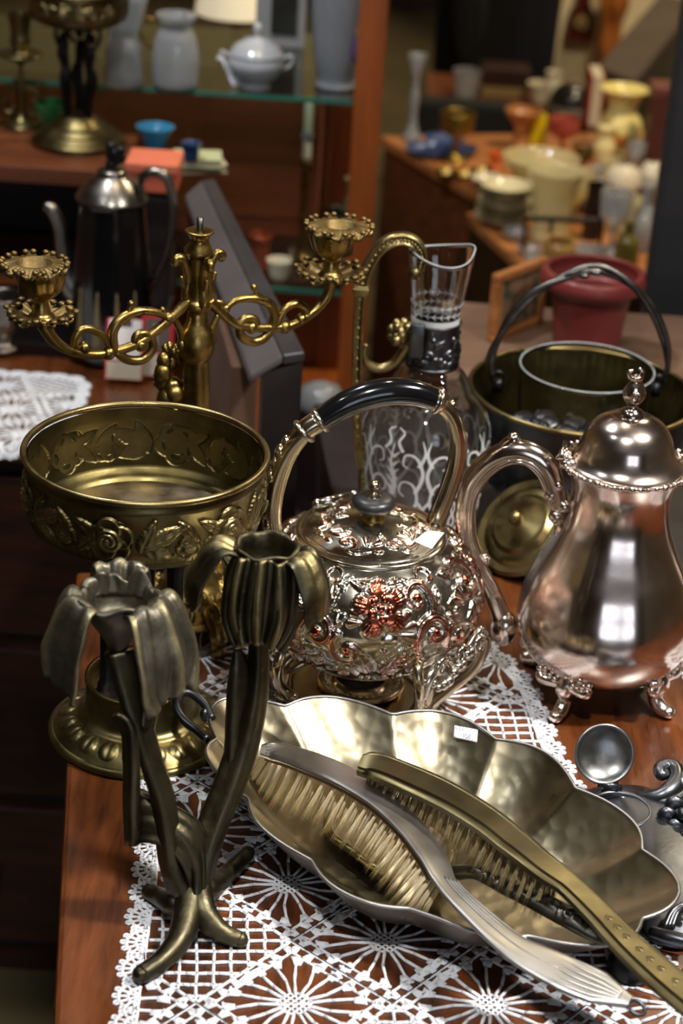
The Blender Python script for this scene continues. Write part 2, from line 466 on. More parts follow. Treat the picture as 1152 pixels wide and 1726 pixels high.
# ------------------------------------------------------------------ dresser behind, on the left
dr = thing('dresser', 'dark mahogany dresser behind the table at the left', 'dresser', (-0.62, 2.1, FZ))
b = MB(); prism(b, [V(-1.15, 1.90, 0), V(-0.17, 1.90, 0), V(-0.285, 2.40, 0), V(-1.15, 2.40, 0)], -0.075, -0.05); b.build('top', M['table'], dr, smoothed=False, bevel=0.004)
b = MB(); prism(b, [V(-1.13, 1.93, 0), V(-0.185, 1.93, 0), V(-0.29, 2.38, 0), V(-1.13, 2.38, 0)], FZ, -0.075); b.build('carcass', M['mahogany'], dr, smoothed=False)
for k in range(3):
    z1 = -0.10 - 0.21 * k
    b = MB(); b.box((-1.10, 1.918, z1 - 0.19), (-0.20, 1.932, z1)); d_ = b.build('drawer', M['mahogany'], dr, smoothed=False, bevel=0.003)
    for x in (-0.9, -0.38):
        b = MB(); b.ball((x, 1.905, z1 - 0.095), 0.014, 12, 8); b.build('knob', M['brass'], d_)
make_later = []
# ------------------------------------------------------------------ embossing: heights of stamped motifs on an unrolled surface
def sstep(a, b, x):
    t = np.clip((x - a) / (b - a), 0, 1)
    return t * t * (3 - 2 * t)
def m_rose(x, y):
    r = np.hypot(x, y); th = np.arctan2(y, x)
    h = np.zeros_like(r)
    for k in range(5):
        a = k * 2 * PI / 5 + 0.4
        d = np.hypot(x - 0.46 * math.cos(a), y - 0.46 * math.sin(a)) / 0.50
        p = (0.16 + 0.10 * k % 0.13 + 0.42 * d ** 2) * sstep(0, 0.10, 1 - d)      # cupped petal, turned-up edge
        h = np.where(d < 1, np.maximum(h * (h > p) , p), h)
    d = r / 0.52
    q = r * 5.0 - th / (2 * PI); fr = q - np.floor(q)
    bud = 0.50 + 0.50 * np.sqrt(np.clip(1 - d * d, 0, 1)) - 0.30 * np.exp(-((fr - 0.5) / 0.16) ** 2)
    return np.where(d < 1, np.maximum(h * 0.8, bud * sstep(0, 0.12, 1 - d)), h)
def m_flower(x, y):
    r = np.hypot(x, y); th = np.arctan2(y, x)
    h = np.zeros_like(r)
    for k in range(5):
        a = k * 2 * PI / 5 + PI / 2
        d = np.hypot(x - 0.60 * math.cos(a), (y - 0.60 * math.sin(a))) / 0.42
        h = np.maximum(h, np.sqrt(np.clip(1 - d * d, 0, 1)) * 0.85 * (1 - 0.14 * (np.cos(40 * th) > 0.2) * (r > 0.55)))
        a += PI / 5
        d = np.hypot(x - 0.33 * math.cos(a), (y - 0.33 * math.sin(a))) / 0.17
        h = np.maximum(h, np.sqrt(np.clip(1 - d * d, 0, 1)) * 0.45 + 0.40 * (d < 1))
    d = r / 0.13
    return np.maximum(h, (np.sqrt(np.clip(1 - d * d, 0, 1)) * 0.3 + 0.6) * (d < 1))
def m_leaf(x, y):
    t = np.clip((x + 1) / 2, 0, 1)
    wd = 0.42 * np.sin(PI * t ** 0.75) * (1 + 0.12 * np.abs(np.sin(9 * PI * t))) + 1e-4
    q = np.clip(np.abs(y) / wd, 0, 1)
    h = 0.30 + 0.4 * np.sqrt(1 - q * q) - 0.26 * np.exp(-(y / 0.045) ** 2) - 0.12 * (0.5 + 0.5 * np.cos(22 * (t - 0.45 * np.abs(y)))) * (q < 0.9)
    return h * sstep(0, 0.12, 1 - q) * ((x > -1) & (x < 1))
def m_fan(x, y):
    r = np.hypot(x + 0.9, y); th = np.arctan2(y, x + 0.9)
    lobes = np.abs(np.cos(th * 5.2))
    rb = 1.45 + 0.25 * lobes
    h = (0.25 + 0.5 * lobes) * sstep(0.0, 0.5, r / 1.6 + 0.1)
    return h * sstep(0, 0.14, rb - r) * (np.abs(th) < 0.85)
def path_height(x, y, pts, w0, w1):
    best = np.full(x.shape, 9.0); wd = np.full(x.shape, w0)
    n = len(pts)
    for i in range(n - 1):
        ax, ay = pts[i]; bx, by = pts[i + 1]
        dx, dy = bx - ax, by - ay
        t = np.clip(((x - ax) * dx + (y - ay) * dy) / (dx * dx + dy * dy + 1e-12), 0, 1)
        d = np.hypot(x - ax - t * dx, y - ay - t * dy)
        ww = w0 + (w1 - w0) * (i + t) / (n - 1)
        k = d / ww < best / wd
        best = np.where(k, d, best); wd = np.where(k, ww, wd)
    q = np.clip(best / wd, 0, 1)
    return np.sqrt(1 - q * q) * 0.75 - 0.30 * np.exp(-((q - 0.45) / 0.1) ** 2) * (q < 1)
_sp = [((1 - t) ** 0.9 * 0.78 * math.cos(-0.6 + 8.2 * t), (1 - t) ** 0.9 * 0.78 * math.sin(-0.6 + 8.2 * t)) for t in np.linspace(0, 0.93, 26)]
_sp = [(0.25, -0.98), (0.52, -0.78)] + _sp
def m_scroll(x, y):
    h = path_height(x, y, _sp, 0.26, 0.12)
    d = np.hypot(x, y) / 0.2
    return np.maximum(h, (np.sqrt(np.clip(1 - d * d, 0, 1)) * 0.5 + 0.5) * (d < 1))
def m_scrollr(x, y):
    return m_scroll(x, -y)
def m_cee(x, y):
    p = [(0.75 * math.cos(a), 0.9 * math.sin(a)) for a in np.linspace(-2.2, 2.2, 18)]
    h = path_height(x, y, p, 0.17, 0.17)
    for s in (-1, 1):
        d = np.hypot(x - p[0][0], y - s * abs(p[0][1]) * 0.82) / 0.26
        h = np.maximum(h, (np.sqrt(np.clip(1 - d * d, 0, 1)) * 0.6 + 0.4) * (d < 1))
    return h
def m_ball(x, y):
    d = np.hypot(x, y)
    return np.sqrt(np.clip(1 - d * d, 0, 1))
def m_bud(x, y):
    h = m_leaf(x, y * 0.8)
    d = np.hypot((x - 0.1) / 0.62, y / 0.34)
    return np.maximum(h, np.sqrt(np.clip(1 - d * d, 0, 1)) * 0.85)
def m_husk(x, y):
    """upright lobed leaf of a gadrooned border"""
    q = np.hypot(x / 0.95, y / 0.8)
    return np.sqrt(np.clip(1 - q * q, 0, 1)) * 0.6 * (1 - 0.5 * np.exp(-(y / 0.18) ** 2))
def emboss(S, T, stamps, period):
    H = np.zeros(S.shape)
    for fn, cx, cy, sc, rot, amp in stamps:
        dx = (S - cx + period / 2) % period - period / 2
        dy = T - cy
        k = (np.abs(dx) < 1.5 * sc) & (np.abs(dy) < 1.5 * sc)
        if not k.any(): continue
        c_, s_ = math.cos(rot), math.sin(rot)
        x = (dx[k] * c_ + dy[k] * s_) / sc; y = (-dx[k] * s_ + dy[k] * c_) / sc
        H[k] = np.maximum(H[k], np.clip(fn(x, y), 0, 1.2) * amp)
    return H
def dense(prof, n):
    """resample a (r,z) profile by arc length -> (n,2), arc"""
    p = smooth(prof, 12)
    L_ = np.concatenate([[0], np.cumsum(np.hypot(*np.diff(p, axis=0).T))])
    s_ = np.linspace(0, L_[-1], n)
    return np.stack([np.interp(s_, L_, p[:, 0]), np.interp(s_, L_, p[:, 1])], 1), s_
def emb_lathe(mb, prof, n, m, stamps, depth, c=(0, 0, 0), R0=None, sign=1.0, rot0=0.0, extra=None):
    """lathe displaced along its normal by stamps laid out as (s around at radius R0, t along the profile)"""
    p, arc = dense(prof, m)
    tg = np.gradient(p, axis=0); tg /= np.maximum(1e-12, np.hypot(tg[:, 0], tg[:, 1]))[:, None]
    nr, nz = tg[:, 1], -tg[:, 0]
    R0 = R0 or p[:, 0].max()
    th = np.linspace(0, 2 * PI, n, endpoint=False)
    S = np.repeat((th * R0)[None], m, 0); T = np.repeat(arc[:, None], n, 1)
    H = emboss(S, T, stamps, 2 * PI * R0)
    if extra is not None: H = np.maximum(H, extra(np.repeat(th[None], m, 0), T, arc[-1]))
    D = H * depth * sign
    R = p[:, :1] + nr[:, None] * D; Z = p[:, 1:] + nz[:, None] * D
    A = th[None] + rot0
    P = np.stack([R * np.cos(A) + c[0], R * np.sin(A) + c[1], Z + c[2]], -1)
    mb.grid(P, wrapv=True, wear=H)
    return mb
def torus(mb, c, R, r, n=64, m=8, axis=None, flat=1.0):
    a = np.linspace(0, 2 * PI, n, endpoint=False)
    b = np.linspace(0, 2 * PI, m, endpoint=False)
    A, B = np.meshgrid(a, b, indexing='ij')
    P = np.stack([(R + r * np.cos(B)) * np.cos(A), (R + r * np.cos(B)) * np.sin(A), r * flat * np.sin(B)], -1)
    if axis is not None:
        q = Vector((0, 0, 1)).rotation_difference(Vector(axis)).to_matrix()
        P = P @ np.array(q).T
    return mb.grid(P + np.array(c), wrapv=True, wrapu=True, flip=False)
def curl(c, r0, r1, a0, a1, u, v, n=24, p=1.0):
    """spiral in the plane of the vectors u, v"""
    out = []
    for t in np.linspace(0, 1, n):
        a = a0 + (a1 - a0) * t; r = r0 + (r1 - r0) * t ** p
        out.append(np.array(c) + r * (math.cos(a) * np.array(u) + math.sin(a) * np.array(v)))
    return np.array(out)

# ------------------------------------------------------------------ brass bowl with roses on a pillared foot
def rose_stamps(R, half, a0, amp=1.0, n=6):
    st = []
    p = 2 * PI * R / n
    for k in range(n):
        s0 = (a0 + k * 2 * PI / n) * R
        st += [(m_rose, s0, half, half * 0.98, k * 1.3, 1.0),
               (m_leaf, s0 + p * 0.30, half * 1.22, half * 0.78, 1.2, 0.8), (m_leaf, s0 + p * 0.45, half * 1.28, half * 0.76, 0.5, 0.8),
               (m_bud, s0 + p * 0.38, half * 0.58, half * 0.66, -0.35, 0.9), (m_rose, s0 + p * 0.62, half * 0.72, half * 0.56, 0.4 + k, 0.85),
               (m_leaf, s0 + p * 0.60, half * 1.35, half * 0.62, 2.2, 0.8), (m_leaf, s0 + p * 0.80, half * 0.66, half * 0.6, -2.4, 0.8), (m_leaf, s0 - p * 0.20, half * 1.40, half * 0.55, 2.6, 0.8)]
    return st
def make_compote(name, label, B, R, zr, dark_cols=True):
    t = thing(name, label, 'compote', B)
    c = np.array(B)
    k = R / 0.0868
    th = 0.0585 * k
    zb = zr - th
    outer = [(0.055 * k, zb - 0.004 * k), (0.070 * k, zb + 0.001), (0.079 * k, zb + 0.007 * k)]
    band = [(0.0800 * k, zb + 0.0075 * k), (0.0818 * k, zb + 0.0085 * k), (0.0806 * k, zb + 0.0105 * k), (0.083 * k, zb + 0.020 * k), (0.0842 * k, zb + 0.032 * k), (0.0836 * k, zr - 0.0115 * k),
            (0.0850 * k, zr - 0.0095 * k), (0.0834 * k, zr - 0.0075 * k), (0.0834 * k, zr - 0.0035 * k)]
    b = MB()
    b.lathe(outer + band, 96, c)
    w_ = [(0.0806 * k, zb + 0.0105 * k), (0.0828 * k, zb + 0.020 * k), (0.0840 * k, zb + 0.032 * k), (0.0834 * k, zr - 0.0118 * k)]
    _, arc = dense(w_, 40)
    half = arc[-1] / 2
    st = rose_stamps(0.084 * k, half, math.radians(-100))
    emb_lathe(b, w_, 560, 64, st, 0.0046 * k, c + V(0, 0, 0), 0.084 * k)
    bowl = b.build('bowl', M['brassdark'], t)
    bi = MB()
    q = 0.0012
    iw = [(p[0] - q, p[1]) for p in w_][::-1]
    emb_lathe(bi, iw, 480, 56, [(f, s, arc[-1] - y, sc, -r, a) for f, s, y, sc, r, a in st], 0.0040 * k, c, 0.084 * k, -1.0)
    bi.lathe([(0.0834 * k - q, zr - 0.003 * k), (0.0834 * k - q, zr - 0.0118 * k)], 96, c)
    bi.lathe([(0.0806 * k - q, zb + 0.0106 * k), (0.077 * k, zb + 0.0095 * k), (0.0755 * k, zb + 0.0065 * k), (0.0725 * k, zb + 0.0058 * k), (0.0705 * k, zb + 0.0040 * k), (0.0690 * k, zb + 0.0022 * k)], 96, c)
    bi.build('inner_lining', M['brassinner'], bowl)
    bf = MB(); bf.lathe([(0.0694 * k, zb + 0.0022 * k), (0.05 * k, zb + 0.0018 * k), (0.0001, zb + 0.0018 * k)], 96, c)
    bf.build('bowl_floor', M['floorbrass'], bowl)
    bu = MB(); bu.lathe([(0.0001, zb - 0.006 * k), (0.03 * k, zb - 0.006 * k), (0.056 * k, zb - 0.0035 * k)], 64, c)
    bu.build('underside', M['brassdark'], bowl)
    r_ = MB(); torus(r_, c + V(0, 0, zr - 0.001), 0.0852 * k, 0.0024 * k, 128, 10)
    r_.build('rolled_rim', M['brass'], t)
    return t, zb
M['floorbrass'] = mat('worn_brass_floor', (116, 104, 88), (160, 146, 126), 1.0, (0.30, 0.5), 40, 0.06, 200)
B = on(238, 1231, 0)
compote, zb = make_compote('footed_bowl', 'large round brass bowl embossed with roses on a pillared foot, at the table corner', B, 0.0868, 0.231)
c = np.array(B)
fb = MB()
def gad(T, S, L_):
    return 0
husks = []
for k in range(20):
    husks.append((m_husk, k * 2 * PI / 20 * 0.055, 0.0125, 0.0085, PI / 2, 1.0))
fb.lathe([(0.0001, 0.0), (0.066, 0.0), (0.069, 0.0015), (0.0695, 0.004), (0.067, 0.0065), (0.0655, 0.0068)], 96, c)
emb_lathe(fb, [(0.0655, 0.0068), (0.060, 0.0120), (0.054, 0.0160), (0.0475, 0.0180)], 360, 40, husks, 0.0022, c, 0.055)
fb.lathe([(0.0475, 0.018), (0.0455, 0.0195), (0.0435, 0.0200), (0.0415, 0.024), (0.0412, 0.044), (0.0425, 0.046), (0.0422, 0.0485), (0.0395, 0.0485), (0.0385, 0.042), (0.030, 0.036), (0.0001, 0.035)], 96, c)
fb.build('foot', M['brassdark'], compote)
for a in (-152, -28, 90):
    pc = c + V(0.0275 * math.cos(math.radians(a)), 0.0275 * math.sin(math.radians(a)), 0)
    cb = MB()
    cb.lathe([(0.0001, 0.0365), (0.0088, 0.0365), (0.0092, 0.040), (0.0078, 0.043), (0.0070, 0.0445), (0.0074, 0.047), (0.0058, 0.050), (0.0052, 0.07), (0.0056, 0.110), (0.0062, 0.145), (0.0078, 0.149), (0.0064, 0.152), (0.0085, 0.158), (0.0090, zb - 0.0045), (0.0001, zb - 0.0045)], 20, pc)
    cb.build('column', M['blackmetal'], compote)

# ------------------------------------------------------------------ gilt candelabrum
C0 = on(318, 1055, 0)
cand = thing('candelabrum', 'two-armed gilt candelabrum with scrolled arms behind the brass rose bowl', 'candelabrum', C0)
c = np.array(C0)
AZ = 31.0
ua = V(math.cos(math.radians(AZ)), math.sin(math.radians(AZ)), 0)
uz = V(0, 0, 1)
ub = V(-ua[1], ua[0], 0)
def cz(py):
    lo, hi = -0.2, 0.8
    for _ in range(40):
        m_ = (lo + hi) / 2
        v = c + V(0, 0, m_) - CAM
        if 863 - FPX * (v @ UPV) / (v @ FWD) > py: lo = m_
        else: hi = m_
    return lo
bs = MB()
st = [(m_fan, k * 2 * PI / 6 * 0.05, 0.020, 0.014, PI / 2, 1.0) for k in range(6)] + [(m_scroll, (k + 0.5) * 2 * PI / 6 * 0.05, 0.016, 0.010, 0.4, 1.0) for k in range(6)]
emb_lathe(bs, [(0.0455, 0.022), (0.040, 0.026), (0.032, 0.036), (0.022, 0.046), (0.017, 0.060), (0.014, 0.072)], 220, 60, st, 0.004, c, 0.05)
bs.lathe([(0.014, 0.072), (0.017, 0.076), (0.0125, 0.082), (0.0105, 0.10), (0.0115, 0.13), (0.0125, 0.155), (0.014, 0.162), (0.0105, 0.168)], 40, c)
bs.lathe([(0.042, 0.020), (0.047, 0.020), (0.0455, 0.022)], 60, c)
bs.build('base', M['gilt'], cand)
for k in range(3):
    a = math.radians(-60 + 120 * k)
    u = V(math.cos(a), math.sin(a), 0)
    f = MB()
    f.tube(smooth([c + u * 0.030 + uz * 0.030, c + u * 0.046 + uz * 0.030, c + u * 0.056 + uz * 0.018, c + u * 0.053 + uz * 0.006, c + u * 0.060 + uz * 0.0065], 6), [0.006, 0.007, 0.0075, 0.006, 0.0065], 10)
    f.tube(curl(c + u * 0.050 + uz * 0.034, 0.011, 0.003, 0, 8, u, uz), [0.0035, 0.0022], 8)
    f.ball(c + u * 0.058 + uz * 0.0062, 0.0062, 10, 6)
    f.build('scroll_foot', M['gilt'], cand)
    f = MB()
    torus(f, c + V(math.cos(a + PI / 3), math.sin(a + PI / 3), 0) * 0.047 + uz * 0.014, 0.008, 0.0026, 24, 8, axis=V(math.cos(a + PI / 3), math.sin(a + PI / 3), 0.2))
    f.tube(smooth([c + V(math.cos(a + PI / 3 + s * 0.2), math.sin(a + PI / 3 + s * 0.2), 0) * (0.047 + 0.004 * abs(s)) + uz * (0.004 + 0.016 * abs(s)) for s in (-1.6, -0.8, 0, 0.8, 1.6)], 5), 0.003, 8)
    f.build('pierced_ornament', M['gilt'], cand)
stem = MB()
def flute(T, R, Z):
    k = sstep(0.165, 0.175, Z) * (1 - sstep(cz(612), cz(600), Z))
    return R * (1 - 0.16 * k * (0.5 + 0.5 * np.cos(5 * T + 14 * Z))), Z
z6 = cz(605)
sp = [(0.0105, 0.166), (0.0128, 0.175), (0.0122, 0.20), (0.0105, 0.23), (0.0100, z6), (0.0112, cz(602)), (0.0135, cz(590)), (0.0142, cz(575)), (0.0125, cz(560)), (0.0088, cz(542)), (0.0078, cz(530)), (0.0072, cz(524)),
      (0.0105, cz(517)), (0.0098, cz(508)), (0.0075, cz(500)), (0.0068, cz(470)), (0.0078, cz(440)), (0.0085, cz(432)), (0.0108, cz(426)), (0.0098, cz(418)), (0.0072, cz(404)), (0.0088, cz(394)), (0.0108, cz(391)), (0.0105, cz(388)), (0.0001, cz(387.5))]
pz, _ = dense(sp, 150)
stem.lathe(pz, 40, c, flute)
stem.build('stem', M['gilt'], cand)
pin = MB()
pin.lathe([(0.0024, cz(390)), (0.0024, cz(367)), (0.0001, cz(366))], 12, c, lambda T, R, Z: (R * (1 + 0.12 * np.sin(Z * 6000)), Z))
pin.build('threaded_pin', M['rust'], cand)
for k in range(4):
    a = math.radians(AZ + 90 * k)
    u = V(math.cos(a), math.sin(a), 0)
    f = MB()
    f.tube(smooth([c + u * 0.0075 + uz * cz(515), c + u * 0.0100 + uz * cz(495), c + u * 0.0085 + uz * cz(470), c + u * 0.0105 + uz * cz(445), c + u * 0.0155 + uz * cz(431), c + u * 0.0195 + uz * cz(433), c + u * 0.0195 + uz * cz(440), c + u * 0.0168 + uz * cz(441)], 6), [0.0032, 0.0040, 0.0036, 0.0034, 0.0036, 0.0034, 0.0028, 0.002], 10)
    f.tube(smooth([c + u * 0.009 + uz * cz(490), c + u * 0.0125 + uz * cz(474), c + u * 0.0145 + uz * cz(462)], 5), [0.003, 0.0012], 8)
    f.build('acanthus_leaf', M['gilt'], cand)
# small cast figure leaning on the stem
fg = MB()
fp = inplane(292, 645, c, 0)
for k in range(9):
    fg.ball(fp + V(rnd.uniform(-.009, .007), rnd.uniform(-.006, .006), -0.012 + 0.0045 * k), 0.009 - 0.0004 * k, 9, 6, (1, 1, 1.1))
for k in range(5):
    fg.ball(fp + V(-0.006 + 0.003 * k, 0, 0.028 + 0.002 * math.sin(2 * k)), 0.0042, 8, 5)
fg.tube(smooth([fp + V(0, 0, -0.02), fp + V(0.004, 0, -0.045), c + V(-0.006, 0, 0.10)], 6), [0.008, 0.006, 0.005], 10)
fg.build('cast_figure', M['gilt'], cand)
def arm_pts(px, side):
    return [inplane(x, y, c, AZ) for x, y in px]
def make_arm(px_main, curls, cup_px, foot_px, side, cup_tilt=0):
    g = MB()
    main = smooth(arm_pts(px_main, side), 6)
    g.tube(main, [0.0046, 0.0038, 0.0036, 0.0036, 0.0040, 0.0052], 10)
    mid = main[len(main) * 6 // 11]
    g.ball(mid, 0.0055, 10, 6)
    a = g.build('arm', M['gilt'], cand)
    for pts, r0, r1 in curls:
        s_ = MB(); s_.tube(smooth(arm_pts(pts, side), 6), [r0, r0 * 1.05, (r0 + r1) / 2, r1], 10)
        e = arm_pts([pts[-1]], side)[0]
        s_.ball(e, r1 * 1.7, 10, 6)
        s_.build('scroll', M['gilt'], a)
    # drip pan: a ring of pierced leaves
    fp = inplane(*foot_px, c, AZ)
    mp_ = mpp(fp)
    R = 62 * mp_
    d = MB()
    n, m = 144, 14
    th = np.linspace(0, 2 * PI, n, endpoint=False); q = np.linspace(0.12, 1, m)
    Q, TH = np.meshgrid(q, th, indexing='ij')
    lob = 0.74 + 0.20 * np.abs(np.cos(TH * 4)) ** 0.5 + 0.06 * np.cos(TH * 24)
    rr = R * Q * np.where(Q > 0.45, 1 + (lob - 1) * (Q - 0.45) / 0.55, 1)
    zz = 0.007 * Q ** 2 + 0.0025 * np.cos(TH * 8) * Q + 0.004 * np.sin(TH * 4 + 1) * np.clip(Q - .6, 0, 1) - 0.002 * (Q > 0.93)
    P = np.stack([rr * np.cos(TH), rr * np.sin(TH), zz], -1) + fp
    # the sheet is closed around, so build top and underside
    P2 = P - V(0, 0, 0.0022)
    full = np.concatenate([P, P2[::-1]], 0)
    d.grid(full, wrapv=True, wrapu=True, flip=True)
    for k in range(8):
        a_ = k * PI / 4
        for s_ in (-0.22, 0, 0.22):
            rq = R * (0.93 - 0.10 * abs(s_) / 0.22)
            d.ball(fp + V(rq * math.cos(a_ + s_), rq * math.sin(a_ + s_), 0.0075 - 0.002 * (s_ != 0)), 0.0026, 8, 5, (1.3, 1.3, 0.7))
    d.build('drip_pan', M['giltdust'], cand)
    # candle cup
    cp = inplane(*cup_px, c, AZ)
    h = cp[2] - fp[2]
    cu = MB()
    prof = [(0.0001, -0.001), (0.0098, 0.0), (0.0100, 0.002), (0.0072, 0.005), (0.0055, 0.012), (0.0058, 0.015), (0.0105, 0.0185), (0.0150, 0.024), (0.0175, 0.032), (0.0178, h - 0.006), (0.0185, h - 0.003)]
    pd, _ = dense(prof, 60)
    cu.lathe(pd, 96, fp, lambda T, R_, Z: (R_ * (1 + 0.055 * np.cos(9 * T + 60 * (Z - fp[2] * 0)) * sstep(0.012, 0.022, Z)), Z))
    cu.build('candle_cup', M['gilt'], cand)
    rm = MB()
    Rr = 60 * mpp(cp)
    q = np.linspace(0, 1, 9)
    Q, TH = np.meshgrid(q, th, indexing='ij')
    rr = 0.0125 + (Rr - 0.0125) * Q * (0.86 + 0.11 * np.abs(np.cos(TH * 5)) ** 0.7 + 0.03 * np.cos(TH * 30))
    zz = 0.0015 + 0.0012 * np.cos(PI * Q) + 0.0040 * Q ** 3 * np.abs(np.cos(TH * 5)) ** 2 - 0.0012 * Q ** 3 + 0.0005 * np.sin(TH * 30) * Q
    P = np.stack([rr * np.cos(TH), rr * np.sin(TH), zz], -1) + cp
    inner = [np.stack([0.0122 * np.cos(th), 0.0122 * np.sin(th), 0 * th - 0.020], -1) + cp, np.stack([0.0003 * np.cos(th), 0.0003 * np.sin(th), 0 * th - 0.020], -1) + cp]
    full = np.concatenate([[inner[1], inner[0]], P, P[::-1] - V(0, 0, 0.003)], 0)
    rm.grid(full, wrapv=True, flip=True)
    for k in range(10):
        a_ = k * PI / 5
        for s_ in (-0.12, 0.12):
            rm.ball(cp + V(Rr * 0.93 * math.cos(a_ + s_), Rr * 0.93 * math.sin(a_ + s_), 0.0030), 0.0021, 8, 5, (1.2, 1.2, 0.8))
    rm.build('cup_rim', M['giltdust'], cand)
make_arm([(318, 506), (300, 525), (270, 552), (235, 578), (195, 592), (160, 598), (120, 592), (92, 575), (72, 545)],
         [([(192, 592), (190, 560), (204, 538), (232, 525), (262, 526), (284, 536)], 0.0040, 0.0026),
          ([(205, 545), (216, 530), (221, 512)], 0.0034, 0.0016),
          ([(195, 592), (215, 606), (240, 606), (256, 590), (256, 572), (243, 562), (230, 566), (228, 578), (237, 582)], 0.0036, 0.0030),
          ([(186, 590), (172, 566), (150, 554), (132, 560), (125, 578), (132, 590), (142, 586)], 0.0030, 0.0030),
          ([(284, 536), (275, 530), (274, 522)], 0.0026, 0.0014),
          ([(292, 535), (303, 556), (308, 580)], 0.0026, 0.0030)],
         (58, 448), (70, 537), -1)
make_arm([(352, 506), (368, 522), (396, 545), (430, 552), (470, 552), (497, 546), (530, 525), (552, 498), (560, 466)],
         [([(460, 552), (463, 530), (455, 512), (430, 503), (400, 506), (380, 520)], 0.0040, 0.0024),
          ([(452, 512), (436, 500), (428, 484)], 0.0034, 0.0016),
          ([(460, 552), (445, 570), (425, 576), (407, 566), (404, 548), (415, 536), (430, 538), (432, 550), (424, 552)], 0.0036, 0.0030),
          ([(466, 550), (480, 522), (500, 512), (516, 520), (518, 536), (508, 538)], 0.0030, 0.0030),
          ([(384, 520), (372, 510), (362, 508)], 0.0026, 0.0014),
          ([(368, 530), (360, 550), (355, 572)], 0.0026, 0.0030)],
         (572, 384), (557, 466), 1)
# ------------------------------------------------------------------ silver kettle on its stand
K0 = on(607, 1165, 0)
c = np.array(K0)
kstand = thing('kettle_stand', 'silver three-legged burner stand under the embossed kettle', 'stand', K0)
pl_ = MB()
pl_.lathe([(0.0001, 0.004), (0.050, 0.004), (0.058, 0.006), (0.0655, 0.009), (0.067, 0.0085), (0.0665, 0.006), (0.058, 0.003), (0.05, 0.001), (0.0001, 0.001)][::-1], 96, c)
pl_.build('plate', M['silverwarm'], kstand)
bn = MB()
bn.lathe([(0.0001, 0.0045), (0.028, 0.0045), (0.0325, 0.006), (0.0345, 0.009), (0.0340, 0.0115), (0.0310, 0.0125), (0.0265, 0.0115), (0.0235, 0.0085), (0.0215, 0.0095), (0.0200, 0.0125), (0.0190, 0.0125)], 72, c)
burner = bn.build('burner', M['silverwarm'], kstand)
bw = MB(); bw.lathe([(0.0192, 0.0125), (0.0185, 0.0075), (0.0001, 0.007)], 40, c); bw.build('burner_well', M['ebonymatt'], burner)
for k in range(36):
    a = k * PI / 18
    q = MB(); q.ball(c + V(0.0292 * math.cos(a), 0.0292 * math.sin(a), 0.0122), 0.0015, 8, 5)
    q.build('bead', M['silver'], burner)
rg = MB(); torus(rg, c + V(0, 0, 0.0405), 0.0485, 0.0022, 96, 8); rg.build('ring', M['silverwarm'], kstand)
def kettle_leg(az, garland=True):
    a = math.radians(az)
    u = V(math.cos(a), math.sin(a), 0); v = V(-math.sin(a), math.cos(a), 0)
    g = MB()
    f0 = c + u * 0.0615
    for s in (-1, 1):
        pts = [f0 + v * 0.003 * s + uz * 0.004, f0 + v * 0.010 * s + uz * 0.010, f0 + u * 0.008 + v * 0.021 * s + uz * 0.022, f0 + u * 0.020 + v * 0.034 * s + uz * 0.040, f0 + u * 0.024 + v * 0.042 * s + uz * 0.060, f0 + u * 0.020 + v * 0.040 * s + uz * 0.072, f0 + u * 0.016 + v * 0.034 * s + uz * 0.071]
        g.tube(smooth(pts, 6), [0.0058, 0.0052, 0.0045, 0.0040, 0.0040, 0.0036, 0.003], 10)
        g.ball(pts[-1], 0.0046, 10, 6)
        g.tube(smooth([c + u * 0.0475 + v * 0.008 * s + uz * 0.040, f0 + v * 0.006 * s + uz * 0.030, f0 + v * 0.004 * s + uz * 0.012], 5), [0.003, 0.0035, 0.004], 8)
    g.ball(f0 + uz * 0.0052, 0.0065, 12, 8, (1.2, 1.2, 0.8))
    for k in range(6):
        g.ball(f0 + v * 0.012 + u * 0.003 + v * 0.003 * k + uz * (0.0125 + 0.0018 * k), 0.0030, 8, 5)
    L_ = g.build('leg', M['silverwarm'], kstand)
    if garland:
        h = MB()
        p0 = c + u * 0.080
        for k in range(15):
            s = -1 + 2 * k / 14
            h.ball(p0 + u * (0.010 - 0.006 * s * s) + v * 0.036 * s + uz * (0.060 + 0.008 * math.sin(3 * s) + rnd.uniform(-.003, .003)), 0.0048 - 0.0012 * abs(s) + rnd.uniform(-.0008, .001), 9, 6, (1, 1.1, 1.0))
        h.tube(smooth([p0 + u * 0.006 + v * q + uz * z_ for q, z_ in ((-.036, .046), (-.030, .062), (-.012, .070), (0, .060), (.014, .066), (.030, .078), (.040, .070))], 6), [0.003, 0.0042, 0.0036, 0.0045, 0.0036, 0.003], 9)
        for s in (-0.6, 0.1, 0.7):
            h.tube(curl(p0 + u * 0.010 + v * 0.036 * s + uz * 0.068, 0.008, 0.0015, 0.5, 7.5, v, uz), [0.0026, 0.0018], 7)
        h.build('cast_garland', M['silver'], L_)
for az in (-38, 82, 202):
    kettle_leg(az)
kettle = thing('tea_kettle', 'embossed silver tea kettle with black bail handle and copper showing through', 'kettle', c + V(0, 0, 0.0385))
bprof = [(0.0001, 0.0390), (0.030, 0.0395), (0.048, 0.0430), (0.066, 0.0530), (0.0795, 0.0690), (0.0865, 0.0880), (0.0855, 0.1010), (0.0790, 0.1170), (0.0680, 0.1300), (0.0585, 0.1365), (0.0565, 0.1375)]
_, ar = dense(bprof, 60)
Lp = ar[-1]
Rk = 0.0875
per = 2 * PI * Rk
def tz(z):      # arc position of height z on the kettle body
    p, a_ = dense(bprof, 200)
    return float(np.interp(z, p[:, 1], a_))
st = []
n6 = 6
